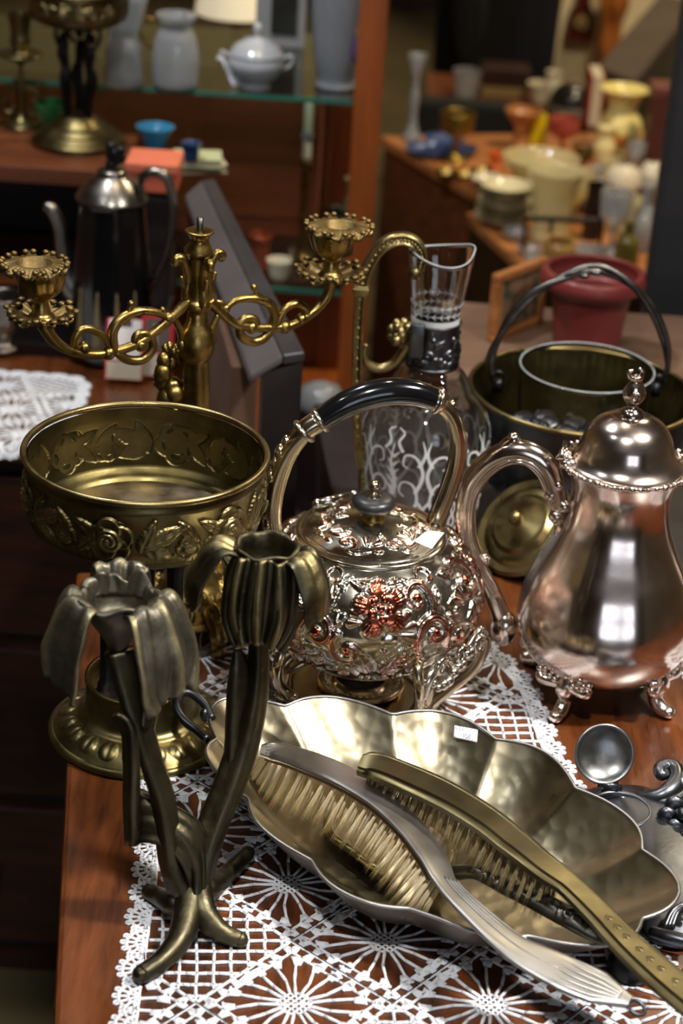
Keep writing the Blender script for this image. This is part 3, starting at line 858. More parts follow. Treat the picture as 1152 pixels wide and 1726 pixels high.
def ta(f):      # 0 = rim of the lid, 1 = widest girth, 2 = underside
    aw = tz(0.0880)
    return Lp - 0.004 - (Lp - 0.004 - aw) * f if f <= 1 else aw - (f - 1) * (aw - 0.045)
w6 = per / n6
for k in range(n6):
    s0 = math.radians(-83 + 60 * k) * Rk
    if k % 2 == 0:
        st.append((m_flower, s0, ta(0.46), 0.0215, 0.2 + 0.3 * k, 1.15))
        st.append((m_leaf, s0 - 0.012, ta(1.22), 0.0185, 1.95, 0.9)); st.append((m_leaf, s0 + 0.010, ta(1.25), 0.0170, 1.2, 0.9))
    else:
        st.append((m_scrollr, s0, ta(0.42), 0.0175, 0.5, 1.1))
        st.append((m_fan, s0 + 0.002, ta(0.86), 0.0125, -PI / 2, 0.95)); st.append((m_scroll, s0, ta(1.3), 0.0140, 2.0, 1.0))
    st += [(m_scroll, s0 + w6 * 0.34, ta(0.36), 0.0150, 0.6 + k, 1.05), (m_scrollr, s0 + w6 * 0.48, ta(0.86), 0.0165, 2.4, 1.05), (m_scroll, s0 - w6 * 0.26, ta(1.05), 0.0135, 3.5, 1.05),
           (m_fan, s0 + w6 * 0.22, ta(0.72), 0.0105, 0.2, 0.95), (m_leaf, s0 + w6 * 0.18, ta(0.16), 0.0125, 0.15, 0.9), (m_leaf, s0 - w6 * 0.18, ta(0.17), 0.0120, 3.0, 0.9),
           (m_cee, s0 + w6 * 0.50, ta(0.10), 0.0080, 1.5, 0.9), (m_fan, s0 - w6 * 0.20, ta(0.56), 0.0090, 2.7, 0.9), (m_scrollr, s0 + w6 * 0.22, ta(1.18), 0.0120, -0.8, 1.0),
           (m_leaf, s0 + w6 * 0.42, ta(1.38), 0.0140, 0.9, 0.9), (m_scroll, s0 - w6 * 0.30, ta(1.50), 0.0105, 0.9, 0.9), (m_scrollr, s0 + w6 * 0.10, ta(1.60), 0.0095, 0.2, 0.9),
           (m_ball, s0 + w6 * 0.27, ta(0.98), 0.0028, 0, 0.8), (m_ball, s0 - w6 * 0.36, ta(0.70), 0.0026, 0, 0.8), (m_ball, s0 + w6 * 0.04, ta(1.02), 0.0026, 0, 0.8),
           (m_fan, s0 - w6 * 0.06, ta(1.75), 0.0085, PI / 2, 0.8), (m_leaf, s0 + w6 * 0.36, ta(1.70), 0.0090, 0.3, 0.8), (m_leaf, s0 - w6 * 0.44, ta(0.40), 0.0085, 1.2, 0.85)]
kb = MB()
st = [(f, s, t, sc * 1.12, r, a) for f, s, t, sc, r, a in st]
fill = random.Random(4)
for k in range(150):        # small sprigs over the ground between the scrolls
    st.append((fill.choice((m_leaf, m_fan, m_ball, m_leaf)), fill.uniform(0, per), ta(fill.uniform(0.08, 1.75)), fill.uniform(0.0045, 0.0080), fill.uniform(0, 6.28), 0.42))
emb_lathe(kb, bprof, 620, 250, st, 0.0038, c, Rk)
kb.build('body', M['kettle'], kettle)
ld = MB()
ld.lathe([(0.0565, 0.1365), (0.0580, 0.1385), (0.0572, 0.1405), (0.0545, 0.1410), (0.0525, 0.1395), (0.0512, 0.1402), (0.0500, 0.1415), (0.0480, 0.1415)], 120, c)
lst = []
for k in range(6):
    s0 = k * per / 6 * 0.03 / Rk
    lst += [(m_scroll, s0, 0.013, 0.0085, 0.3, 1.0), (m_fan, s0 + 0.016, 0.018, 0.0075, 1.2, 0.9), (m_leaf, s0 + 0.009, 0.006, 0.007, 0.2, 0.8), (m_ball, s0 + 0.02, 0.008, 0.0024, 0, 0.9), (m_leaf, s0 + 0.024, 0.024, 0.0065, 1.6, 0.8)]
emb_lathe(ld, [(0.0480, 0.1415), (0.040, 0.1440), (0.028, 0.1478), (0.016, 0.1505), (0.0085, 0.1515)], 300, 90, lst, 0.0026, c, 0.03)
lid = ld.build('lid', M['kettle'], kettle)
kn = MB(); kn.lathe([(0.0085, 0.1505), (0.0095, 0.1535), (0.0060, 0.1560), (0.0058, 0.159), (0.0075, 0.1605)], 32, c); kn.build('knob_collar', M['gilt'], lid)
kn = MB(); kn.lathe([(0.0075, 0.1598), (0.0135, 0.1605), (0.0168, 0.1640), (0.0165, 0.1672), (0.0130, 0.1698), (0.0070, 0.1708), (0.0001, 0.171)], 40, c); kn.build('knob', M['ebonymatt'], lid)
kn = MB(); kn.lathe([(0.0062, 0.1705), (0.0058, 0.1725), (0.0035, 0.1742), (0.0030, 0.1755), (0.0044, 0.1775), (0.0042, 0.1805), (0.0022, 0.1825), (0.0001, 0.183)], 24, c); kn.build('finial', M['silverwarm'], lid)
hg = MB()
ha = math.radians(125)
hc = c + V(0.050 * math.cos(ha), 0.050 * math.sin(ha), 0.1455)
hd = V(math.sin(ha), -math.cos(ha), 0)
hg.tube([hc - hd * 0.016, hc + hd * 0.016], 0.0040, 14)
for s in (-1, 1): hg.ball(hc + hd * 0.0165 * s, 0.0044, 10, 6)
hg.box(hc + V(-0.007, -0.004, -0.008), hc + V(0.007, 0.006, -0.001), ha - PI / 2)
hg.build('hinge', M['silver'], lid)
# spout to the left, behind the bronze iris
sp_ = MB()
ls = V(-0.965, -0.26, 0)
sp_.tube(smooth([c + ls * 0.066 + uz * 0.075, c + ls * 0.090 + uz * 0.078, c + ls * 0.102 + uz * 0.098, c + ls * 0.106 + uz * 0.120, c + ls * 0.114 + uz * 0.133], 7), [0.017, 0.0135, 0.0095, 0.0072, 0.0066], 16)
sp_.build('spout', M['kettle'], kettle)
# bail handle
HA = 12.0
kpx = [(466, 912), (460, 862), (466, 812), (485, 762), (513, 727), (540, 708)]
kpx2 = [(540, 708), (580, 683), (620, 667), (660, 660), (700, 663), (738, 675)]
kpx3 = [(738, 675), (762, 700), (773, 740), (770, 780), (758, 820), (744, 855), (733, 884)]
P1 = smooth([inplane(x, y, c, HA) for x, y in kpx], 8); P2 = smooth([inplane(x, y, c, HA) for x, y in kpx2], 8); P3 = smooth([inplane(x, y, c, HA) for x, y in kpx3], 8)
hn = V(-math.sin(math.radians(HA)), math.cos(math.radians(HA)), 0)
sec = [(-0.0055, -0.004), (-0.002, -0.0055), (0.002, -0.0055), (0.0055, -0.004), (0.0055, 0.004), (0.002, 0.0045), (-0.002, 0.0045), (-0.0055, 0.004)]
h = MB()
h.sweep(P1, sec, hn, [(0.85 + 0.35 * math.sin(PI * k / (len(P1) - 1)), 1.25) for k in range(len(P1))])
h.tube(P1[-10:-1], 0.0082, 16)
h.ball(P1[0], 0.0075, 10, 6)
for k in (2, 5, 8, 11, 14, 17, 20, 23, 26): h.ball(P1[k] + unit(P1[k] - c - uz * 0.17) * 0.0045, 0.0050 + 0.0008 * (k % 2), 10, 6, (0.8, 1.1, 1.3))
hand = h.build('handle_arm', M['silverwarm'], kettle)
h = MB()
h.sweep(P3, sec, hn, [(1.05, 1.2)] * len(P3))
h.ball(P3[-1], 0.008, 10, 6); h.ball(P3[0], 0.0095, 12, 8)
for k in (3, 6, 20, 26, 32, 38): h.ball(P3[k] + unit(P3[k] - c - uz * 0.17) * 0.004, 0.0045, 10, 6, (0.8, 0.9, 1.2))
h.build('handle_arm', M['silverwarm'], kettle)
h = MB(); h.tube(P2, [0.0085, 0.0098, 0.0104, 0.0104, 0.0098, 0.0086], 22); h.build('grip', M['blackgloss'], kettle)
for q, ax_ in ((P2[0], P2[1] - P2[0]), (P1[-9], P1[-8] - P1[-9]), (P2[-1], P2[-1] - P2[-2])):
    h = MB(); torus(h, q, 0.0088, 0.0019, 32, 8, axis=ax_); h.build('collar', M['silver'], hand)
# paper tag on the lid edge
def tagcard(name, label, corners, nrm, bend=0.0):
    q = [np.array(p) for p in corners]
    a = np.array([[q[0] * (1 - u) * (1 - v) + q[1] * u * (1 - v) + q[2] * u * v + q[3] * (1 - u) * v + np.array(nrm) * (0.001 + bend * 4 * u * (1 - u)) for v in np.linspace(0, 1, 7)] for u in np.linspace(0, 1, 9)])
    m_ = MB(); m_.sheet(a, 0.0003)
    return tag(m_.build(name, M['paper'], None), label, 'price tag'), a
cn = [on(698, 914, 0.1480), on(722, 896, 0.1490), on(749, 900, 0.1465), on(728, 927, 0.1455)]
tagcard('price_tag', 'blank white paper tag lying on the kettle lid rim', cn, (0.1, -0.2, 1.0), 0.0008)

# ------------------------------------------------------------------ silver coffee pot
Q0 = on(1004, 1163, 0)
c = np.array(Q0)
pot = thing('coffee_pot', 'tall pear-shaped silver coffee pot on four feet, right of the kettle', 'coffee pot', Q0)
pp_ = [(0.0001, 0.0215), (0.030, 0.0220), (0.050, 0.0290), (0.0630, 0.0430), (0.0690, 0.0610), (0.0675, 0.0800), (0.0595, 0.1050), (0.0490, 0.1280), (0.0410, 0.1480), (0.0380, 0.1650), (0.0385, 0.1800), (0.0430, 0.1930), (0.0465, 0.1990)]
pd, _ = dense(pp_, 110)
pm = MB()
pm.lathe(pd, 128, c, lambda T, R, Z: (R * (1 - 0.012 * np.cos(8 * T) * sstep(0.05, 0.09, Z) * (1 - sstep(0.15, 0.19, Z))), Z))
pm.build('body', M['pot'], pot)
rm = MB()
rm.lathe([(0.0460, 0.1965), (0.0490, 0.1985), (0.0490, 0.2005), (0.0455, 0.2010), (0.0430, 0.1995)], 160, c, lambda T, R, Z: (R * (1 + 0.022 * np.cos(12 * T)), Z + 0.0008 * np.cos(12 * T)))
for k in range(48):
    a = k * PI / 24
    r = 0.0488 * (1 + 0.022 * math.cos(12 * a))
    rm.ball(c + V(r * math.cos(a), r * math.sin(a), 0.1998 + 0.0006 * math.cos(12 * a)), 0.0019 + 0.0009 * (k % 4 == 0), 8, 5)
rm.build('rim', M['pot'], pot)
lm = MB()
lp, _ = dense([(0.0452, 0.2005), (0.0425, 0.2020), (0.0385, 0.2065), (0.0355, 0.2130), (0.0325, 0.2220), (0.0265, 0.2310), (0.0170, 0.2370), (0.0090, 0.2392), (0.0001, 0.2400)], 60)
lm.lathe(lp, 96, c)
plid = lm.build('lid', M['pot'], pot)
fm = MB()
fz = 0.2395
fm.lathe([(0.0095, fz - 0.001), (0.0100, fz + 0.0015), (0.0065, fz + 0.004), (0.0040, fz + 0.006), (0.0045, fz + 0.008)], 32, c)
P = dense([(0.0035, fz + 0.0065), (0.0075, fz + 0.0115), (0.0090, fz + 0.0165), (0.0070, fz + 0.0225), (0.0045, fz + 0.0265), (0.0052, fz + 0.030), (0.0001, fz + 0.0325)], 40)[0]
fm.lathe(P, 24, c, lambda T, R, Z: (R * (1 - 0.28 * np.abs(np.sin(T))), Z))
fm.tube(curl(c + V(0, -0.0064, fz + 0.0155), 0.0052, 0.001, -1.5, 7, V(1, 0, 0), V(0, 0, 1)), [0.0012, 0.0009], 7)
fm.tube(smooth([c + V(-.004, 0, fz + .028), c + V(-.006, 0, fz + .033), c + V(-.003, 0, fz + .035)], 5), [0.002, 0.0013], 7)
fm.tube(smooth([c + V(.003, 0, fz + .028), c + V(.004, 0, fz + .034), c + V(.001, 0, fz + .037)], 5), [0.0022, 0.0015], 7)
fm.build('finial', M['pot'], plid)
hm = MB()
hz = 0.205
hm.tube([c + V(-0.048, -0.012, hz), c + V(-0.044, 0.012, hz)], 0.0042, 14)
hm.box(c + V(-0.050, -0.013, hz - 0.008), c + V(-0.036, 0.009, hz - 0.002))
for k in range(4): hm.tube([c + V(-0.050 + 0.002 * k, -0.013, hz + 0.0036 - 0.001 * k), c + V(-0.046 + 0.002 * k, 0.012, hz + 0.0036 - 0.001 * k)], 0.0012, 6)
hm.build('hinge', M['pot'], plid)
PA = -6.0
hx = [(953, 892), (944, 858), (935, 822), (922, 790), (898, 768), (865, 762), (830, 776), (800, 808), (786, 850), (787, 900), (803, 950), (826, 992), (842, 1030), (850, 1058)]
HP = smooth([inplane(x, y, c, PA) for x, y in hx], 8)
hm = MB()
nn = len(HP)
rad = np.interp(np.linspace(0, 1, nn), [0, 0.12, 0.25, 0.4, 0.6, 0.8, 0.93, 1], [0.0065, 0.0080, 0.0100, 0.0098, 0.0082, 0.0072, 0.0074, 0.0088])
hup = V(0, 1, 0)
hm.tube(HP, rad, 18, up=hup, aspect=0.85)
hm.ball(inplane(866, 742, c, PA), 0.0058, 12, 8, (1.0, 1.0, 1.1))
hm.tube(smooth([inplane(835, 770, c, PA), inplane(852, 752, c, PA), inplane(866, 742, c, PA)], 5), [0.004, 0.0055, 0.0055], 10)
hm.ball(HP[0], 0.0085, 12, 8, (1, 1, 1.5))
for k in range(5): hm.ball(HP[2 + 4 * k] + V(0.004 * (-1) ** k, -0.004, 0), 0.0065 - 0.0004 * k, 10, 6)
hm.ball(HP[-1], 0.0105, 12, 8, (1, 1, 1.5)); hm.ball(inplane(818, 943, c, PA), 0.005, 10, 6)
hd_ = hm.build('handle', M['pot'], pot)
hm = MB()
off = V(0, -0.0075, 0)
for s in (0.35, 0.55):
    hm.tube(np.array([HP[k] + off + (c + V(-0.06, 0, HP[k][2] * 0 + 0.12) - HP[k]) * 0.0 + unit(np.cross(np.gradient(HP, axis=0)[k], V(0, 1, 0))) * rad[k] * (s * 1.0) for k in range(12, nn - 14)]), 0.0011, 6)
hm.build('reeding', M['pot'], hd_)
for a in (-124, -34, 56, 146):
    a = math.radians(a)
    u = V(math.cos(a), math.sin(a), 0); v = V(-u[1], u[0], 0)
    g = MB()
    g.tube(smooth([c + u * 0.048 + uz * 0.0335, c + u * 0.054 + uz * 0.0265, c + u * 0.051 + uz * 0.0155, c + u * 0.056 + uz * 0.0075, c + u * 0.0635 + uz * 0.0050], 7), [0.0085, 0.0078, 0.0055, 0.0062, 0.0056], 12)
    g.ball(c + u * 0.0640 + uz * 0.0056, 0.0062, 12, 8, (1, 1, 0.85))
    for s in (-1, 1):
        g.tube(smooth([c + u * 0.052 + uz * 0.030, c + u * 0.054 + v * 0.010 * s + uz * 0.0290, c + u * 0.057 + v * 0.019 * s + uz * 0.0300, c + u * 0.0565 + v * 0.022 * s + uz * 0.0345], 5), [0.0062, 0.0055, 0.0048, 0.003], 9)
        for k in range(4): g.ball(c + u * 0.0575 + v * (0.008 + 0.0045 * k) * s + uz * (0.0330 + 0.0015 * k), 0.0030, 8, 5)
    for k in range(9): g.ball(c + u * (0.0595 + 0.0014 * (k % 3)) + v * (-0.016 + 0.004 * k) + uz * (0.0395 + 0.003 * ((k * 5) % 3)), 0.0030, 8, 5, (0.7, 0.7, 0.9))
    g.build('foot', M['pot'], pot)
so = MB()
so.tube(smooth([c + V(0.055, 0.008, 0.070), c + V(0.078, 0.012, 0.078), c + V(0.094, 0.014, 0.100), c + V(0.100, 0.015, 0.135), c + V(0.116, 0.017, 0.170)], 8), [0.020, 0.0165, 0.0120, 0.0095, 0.0085], 20)
so.build('spout', M['pot'], pot)
# ------------------------------------------------------------------ claret jug
J0 = on(703, 915, 0)
c = np.array(J0)
jug = thing('claret_jug', 'clear glass claret jug etched with scrolls, with tall brass handle, behind the kettle', 'jug', J0)
jo = [(0.0001, 0.0), (0.040, 0.0005), (0.046, 0.004), (0.0500, 0.030), (0.0545, 0.070), (0.0565, 0.100), (0.0555, 0.118), (0.0500, 0.135), (0.0400, 0.147), (0.0355, 0.156), (0.0300, 0.166), (0.0215, 0.176), (0.0205, 0.190), (0.0205, 0.215), (0.0225, 0.232), (0.0262, 0.255), (0.0285, 0.274)]
pd, _ = dense(jo, 150)
pin_ = pd[6:].copy(); pin_[:, 0] = np.maximum(pin_[:, 0] - 0.0022, 0.0005); 
pin_ = np.concatenate([[[0.0003, 0.006], [0.03, 0.006]], pin_[pin_[:, 1] > 0.008]])
pin_[-1, 1] = pd[-1, 1]
def lipfn(T, R, Z):
    k = sstep(0.225, 0.274, Z)
    s = np.exp(-((((T - math.radians(20) + PI) % (2 * PI)) - PI) / 0.42) ** 2)
    return R * (1 + k * (0.13 * s - 0.05 * np.cos(2 * (T - math.radians(20))))), Z + k * (0.002 * s + 0.003 * np.cos(2 * (T - math.radians(20))))
g = MB()
allp = np.concatenate([pd, pin_[::-1]])
g.lathe(allp, 96, c, lipfn)
glass = g.build('glass_body', M['glass'], jug)
_a = np.linspace(0, 2 * PI, 96, endpoint=False)
_R, _Z = lipfn(_a, np.full(96, pd[-1, 0] - 0.0010), np.full(96, pd[-1, 1]))
g = MB(); g.tube(np.stack([_R * np.cos(_a), _R * np.sin(_a), _Z + 0.0006], 1) + c, 0.0007, 8, closed=True); g.build('rim_glint', M['rimglint'], glass)  # thin pale ring painted in as the light caught by the lip
# etched ornament: frosted ribbons lying on the surface
def jugpt(a, z):
    r = np.interp(z, pd[10:, 1], pd[10:, 0]) + 0.00025
    R, Z = lipfn(np.array(a), np.array(r), np.array(z))
    return np.array([R * math.cos(a), R * math.sin(a), float(Z)]) + c
def ribbon(mb, pts, w0, w1):
    """flat ribbon on the jug, pts = (angle in degrees, z)"""
    q = smooth(pts, 5)
    n = len(q); L_, R_ = [], []
    for i in range(n):
        d = q[min(i + 1, n - 1)] - q[max(i - 1, 0)]
        d = np.array([d[0] * math.radians(1) * 0.05, d[1]]); d /= max(1e-9, np.hypot(*d))
        w_ = w0 + (w1 - w0) * i / (n - 1)
        px_ = np.array([-d[1] / (math.radians(1) * 0.05), d[0]]) * w_ / 2
        a_, b_ = q[i] + px_, q[i] - px_
        L_.append(jugpt(math.radians(a_[0]), a_[1])); R_.append(jugpt(math.radians(b_[0]), b_[1]))
    mb.grid(np.array([L_, R_]))
e = MB()
for base in range(-180, 180, 60):
    for mir in (1, -1):
        f = lambda a, z: (base + mir * a, z)
        ribbon(e, [f(0, 0.018), f(4, 0.035), f(16, 0.050), f(24, 0.066), f(20, 0.082), f(10, 0.084), f(7, 0.075), f(12, 0.070)], 0.0035, 0.0012)
        ribbon(e, [f(16, 0.050), f(26, 0.046), f(30, 0.036), f(25, 0.029), f(20, 0.034)], 0.0026, 0.0010)
        ribbon(e, [f(22, 0.074), f(28, 0.092), f(22, 0.108), f(12, 0.110), f(10, 0.101), f(15, 0.098)], 0.0032, 0.0010)
        ribbon(e, [f(24, 0.100), f(29, 0.112), f(26, 0.124)], 0.0034, 0.0006)
        ribbon(e, [f(4, 0.035), f(-3, 0.045), f(2, 0.058), f(0, 0.066)], 0.0024, 0.0008)
        ribbon(e, [f(18, 0.060), f(10, 0.056), f(4, 0.062)], 0.0040, 0.0006)
        ribbon(e, [f(24, 0.066), f(29, 0.060), f(28, 0.052)], 0.0036, 0.0006)
        ribbon(e, [f(9, 0.112), f(4, 0.120), f(8, 0.128), f(2, 0.132)], 0.0028, 0.0008)
    ribbon(e, [(base, 0.070), (base + 2, 0.085), (base - 2, 0.100), (base, 0.118)], 0.0052, 0.0010)
    for k in range(5):
        ribbon(e, [(base, 0.074 + 0.008 * k), (base + 6, 0.080 + 0.008 * k)], 0.003, 0.0006)
        ribbon(e, [(base, 0.074 + 0.008 * k), (base - 6, 0.080 + 0.008 * k)], 0.003, 0.0006)
for z0 in (0.2245, 0.2325):
    for k in range(22):
        a = k * 360 / 22 - 180
        ribbon(e, [(a, z0), (a + 7, z0 + 0.0030)], 0.0016, 0.0005)
        ribbon(e, [(a, z0), (a + 7, z0 - 0.0030)], 0.0016, 0.0005)
    for k in range(12): ribbon(e, [(k * 30 - 180, z0), (k * 30 - 165, z0), (k * 30 - 150, z0)], 0.0008, 0.0008)
for k in range(24): ribbon(e, [(k * 15 - 180, 0.2165), (k * 15 - 165, 0.2165)], 0.0062, 0.0062)
e.build('etched_ornament', M['frost'], glass)['kind'] = 'stuff'
st = []
for k in range(7):
    s0 = k * 2 * PI / 7 * 0.0225
    st += [(m_scroll, s0, 0.013, 0.0078, k, 1.0), (m_leaf, s0 + 0.010, 0.024, 0.0068, 0.7, 0.9), (m_fan, s0 + 0.011, 0.008, 0.006, 1.2, 0.9), (m_ball, s0 + 0.004, 0.028, 0.0022, 0, 0.8)]
cl = MB()
emb_lathe(cl, [(0.0228, 0.1755), (0.0222, 0.190), (0.0215, 0.2125)], 240, 60, st, 0.0024, c, 0.0225)
cl.lathe([(0.0210, 0.2135), (0.0218, 0.2150), (0.0230, 0.2140), (0.0216, 0.2120)], 60, c)
cl.lathe([(0.0230, 0.1765), (0.0240, 0.1755), (0.0236, 0.1740), (0.0222, 0.1740)], 60, c)
collar = cl.build('metal_collar', M['pewter'], jug)
JA = 4.0
# the handle stands a little nearer than the axis
hp = smooth([inplane(x, y, c + V(0, -0.006, 0), JA) for x, y in [(702, 462), (708, 450), (712, 430), (700, 410), (676, 402), (646, 413), (622, 446), (609, 488), (604, 550), (602, 620), (603, 700), (605, 760), (611, 790)]], 8)
h = MB()
n = len(hp)
sec = [(-0.0042, -0.0045), (-0.0020, -0.0045), (-0.0020, -0.0036), (0.0020, -0.0036), (0.0020, -0.0045), (0.0042, -0.0045), (0.0042, 0.0045), (-0.0042, 0.0045)]
sc_ = np.interp(np.linspace(0, 1, n), [0, 0.1, 0.3, 0.5, 0.8, 1.0], [0.7, 1.0, 1.15, 1.15, 1.0, 0.8])
h.sweep(hp, sec, V(0, 1, 0), list(sc_))
jh = h.build('handle', M['brass'], jug)
for s in (0.62,):
    b = MB()
    for k in range(n - 3):
        if k % 2 == 0: b.ball(hp[k] + V(0, -0.0041 * sc_[k], 0), 0.0014, 6, 4)
    b.build('beading', M['brass'], jh)
b = MB()
b.tube(curl(inplane(700, 460, c + V(0, -0.006, 0), JA), 0.0066, 0.0012, 0.2, 9.5, V(1, 0, 0), V(0, 0, 1)), [0.0026, 0.0018], 9)
b.tube([inplane(700, 460, c + V(0, -0.011, 0), JA), inplane(700, 460, c, JA)], 0.0058, 16)
b.build('scroll_end', M['brass'], jh)
b = MB()
q = inplane(609, 488, c + V(0, -0.006, 0), JA)
b.box(q - V(0.0068, 0.0068, 0.0026), q + V(0.0068, 0.0068, 0.0026)); b.box(q - V(0.0058, 0.0058, 0.0048), q + V(0.0058, 0.0058, 0.0044))
b.build('square_collar', M['brass'], jh, bevel=0.0006)
b = MB()
q = inplane(613, 812, c + V(0, -0.006, 0), JA)
for k in range(6): b.ball(q + V(0, 0, 0.010 - 0.0045 * k), 0.0058 - 0.0007 * abs(k - 1.5), 10, 6, (1, 1, 0.8))
b.build('pine_cone_drop', M['brass'], jh)
b = MB()
b.tube(smooth([inplane(x, y, c + V(0, -0.008, 0), JA) for x, y in [(617, 580), (614, 594), (620, 612), (640, 621), (664, 612), (680, 592), (690, 570)]], 6), [0.0022, 0.003, 0.0042, 0.0046, 0.0044, 0.005, 0.006], 10)
q = inplane(677, 562, c + V(0, -0.012, 0), JA)
b.ball(q, 0.0105, 14, 10, (0.9, 0.9, 1.0)); b.ball(q + V(-0.004, -0.007, -0.004), 0.0052, 10, 6)
for sx in (-1, 1):
    b.ball(q + V(0.0045 * sx, -0.006, 0.0085), 0.0038, 8, 6); b.ball(q + V(-0.002 + 0.003 * sx, -0.0085, 0.0015), 0.0017, 8, 5)
for k in range(9):
    a = k * 0.7
    b.ball(q + V(0.009 * math.cos(a), 0.001, 0.010 * math.sin(a)), 0.0042, 8, 5)
b.tube([q + V(0.004, 0, 0), inplane(705, 565, c + V(0, -0.012, 0), JA)], 0.0055, 10)
b.build('lion_head_bracket', M['brass'], jh)
b = MB()
q = inplane(703, 575, c + V(0, -0.0245, 0), JA)
b.box(q - V(0.006, 0.001, 0.015), q + V(0.006, 0.003, 0.015))
b.build('bracket_plate', M['pewter'], collar, bevel=0.001)

# ------------------------------------------------------------------ swing-handled basket
S0 = on(965, 742, 0) ; S0 = V(S0[0] - 0.004, 1.715, 0)
c = np.array(S0)
rc = inplane(985, 655, c, 0)      # centre of the rim
RZ = rc[2]
c = V(rc[0] - 0.001, c[1], 0)
basket = thing('metal_basket', 'dark round metal basket with a tall twisted swing handle behind the coffee pot', 'basket', c)
RB = 0.1035
st = [(m_scroll, k * 2 * PI / 22 * 0.095, 0.03 + 0.012 * (k % 2), 0.011, k, 1.0) for k in range(22)] + [(m_leaf, (k + .5) * 2 * PI / 22 * 0.095, 0.046, 0.009, k * 2.0, 0.9) for k in range(22)]
k_ = MB()
emb_lathe(k_, [(0.056, 0.018), (0.075, 0.030), (0.089, 0.052), (0.0965, 0.078), (RB, RZ - 0.004)], 420, 80, st, 0.0032, c, 0.095)
k_.lathe([(0.0001, 0.0), (0.060, 0.0), (0.062, 0.003), (0.050, 0.009), (0.048, 0.014), (0.056, 0.018)], 72, c)
bw = k_.build('bowl', M['pewter'], basket)
k_ = MB()
def ribs(T, R, Z):
    return R * (1 - 0.008 * np.abs(np.cos(36 * T)) * sstep(RZ - 0.045, RZ - 0.02, Z)), Z
k_.lathe(dense([(RB - 0.001, RZ - 0.001), (0.0945, 0.078), (0.087, 0.052), (0.073, 0.032), (0.054, 0.021), (0.0001, 0.020)], 30)[0], 288, c, ribs)
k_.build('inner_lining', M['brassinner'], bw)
k_ = MB(); torus(k_, c + V(0, 0, RZ - 0.0015), RB, 0.0024, 120, 8); k_.build('rim', M['brass'], basket)
BA = 4.0
bp = [(832, 632), (826, 612), (836, 580), (862, 535), (900, 495), (950, 468), (1005, 452), (1060, 476), (1100, 522), (1122, 575), (1126, 618), (1117, 640)]
BP = smooth([inplane(x, y, c, BA) for x, y in bp], 8)
k_ = MB()
nb = len(BP)
for ph in (0, PI):
    k_.tube(np.array([BP[i] + 0.0022 * (math.cos(i * 0.16 + ph) * V(0, 1, 0) + math.sin(i * 0.16 + ph) * unit(BP[i] - c - uz * 0.09)) for i in range(nb)]), [0.0022, 0.0028, 0.0032, 0.0030, 0.0032, 0.0028, 0.0022], 9)
hb = k_.build('swing_handle', M['rust'], basket)
k_ = MB()
for q in (BP[nb // 2], BP[nb // 2 + 3]): k_.ball(q + V(0.004, -0.003, -0.003), 0.0034, 9, 6, (1.6, 1, 0.8))
k_.tube(smooth([BP[nb // 2 - 6], BP[nb // 2 - 2] + V(0, -0.004, 0.002), BP[nb // 2 + 1] + V(0.003, -0.004, 0.004)], 5), [0.0012, 0.0022, 0.0008], 7)
k_.build('twig_knot', M['rust'], hb)
for s, e_ in ((-1, BP[0]), (1, BP[-1])):
    k_ = MB()
    torus(k_, e_ + V(0.004 * -s, 0, -0.002), 0.006, 0.0018, 24, 8, axis=V(0, 1, 0.2))
    k_.box(e_ + V(-0.005 * s - 0.004, -0.003, -0.016), e_ + V(-0.005 * s + 0.004, 0.003, -0.004))
    k_.build('handle_lug', M['blackmetal'], basket)
# glass liner standing in the basket
gl0 = c + V(0.002, 0.004, 0.0225)
gp = [(0.0001, 0), (0.030, 0.0), (0.042, 0.006), (0.050, 0.020), (0.0550, 0.045), (0.0600, 0.085), (0.0622, 0.122)]
gd, _ = dense(gp, 50)
gi = gd.copy(); gi[:, 0] = np.maximum(gi[:, 0] - 0.0022, 0.0003); gi[:, 1] = np.maximum(gi[:, 1], 0.003)
k_ = MB(); k_.lathe(np.concatenate([gd, gi[::-1]]), 96, gl0)
lin_ = thing('glass_liner_bowl', 'clear glass bowl standing inside the dark metal basket', 'bowl', gl0)
k_.build('bowl', M['glass'], lin_)
k_ = MB(); torus(k_, gl0 + V(0, 0, 0.1222), 0.0612, 0.0008, 96, 8); k_.build('rim_glint', M['rimglint'], lin_)  # bright edge line of the liner, put in as a pale ring
def spray_leaf(mb, o, d, n_, L_, w_, droop=0.3):
    d = unit(d); n_ = unit(n_); s = np.cross(d, n_)
    rows = []
    for t in np.linspace(0, 1, 7):
        wd = w_ * math.sin(PI * min(1, t * 0.93 + 0.05)) ** 0.8
        p = o + d * L_ * t - n_ * droop * L_ * t * t
        rows.append([p + s * wd * q + n_ * 0.15 * w_ * (1 - q * q) for q in (-1, -0.5, 0, 0.5, 1)])
    mb.sheet(np.array(rows), 0.0008)
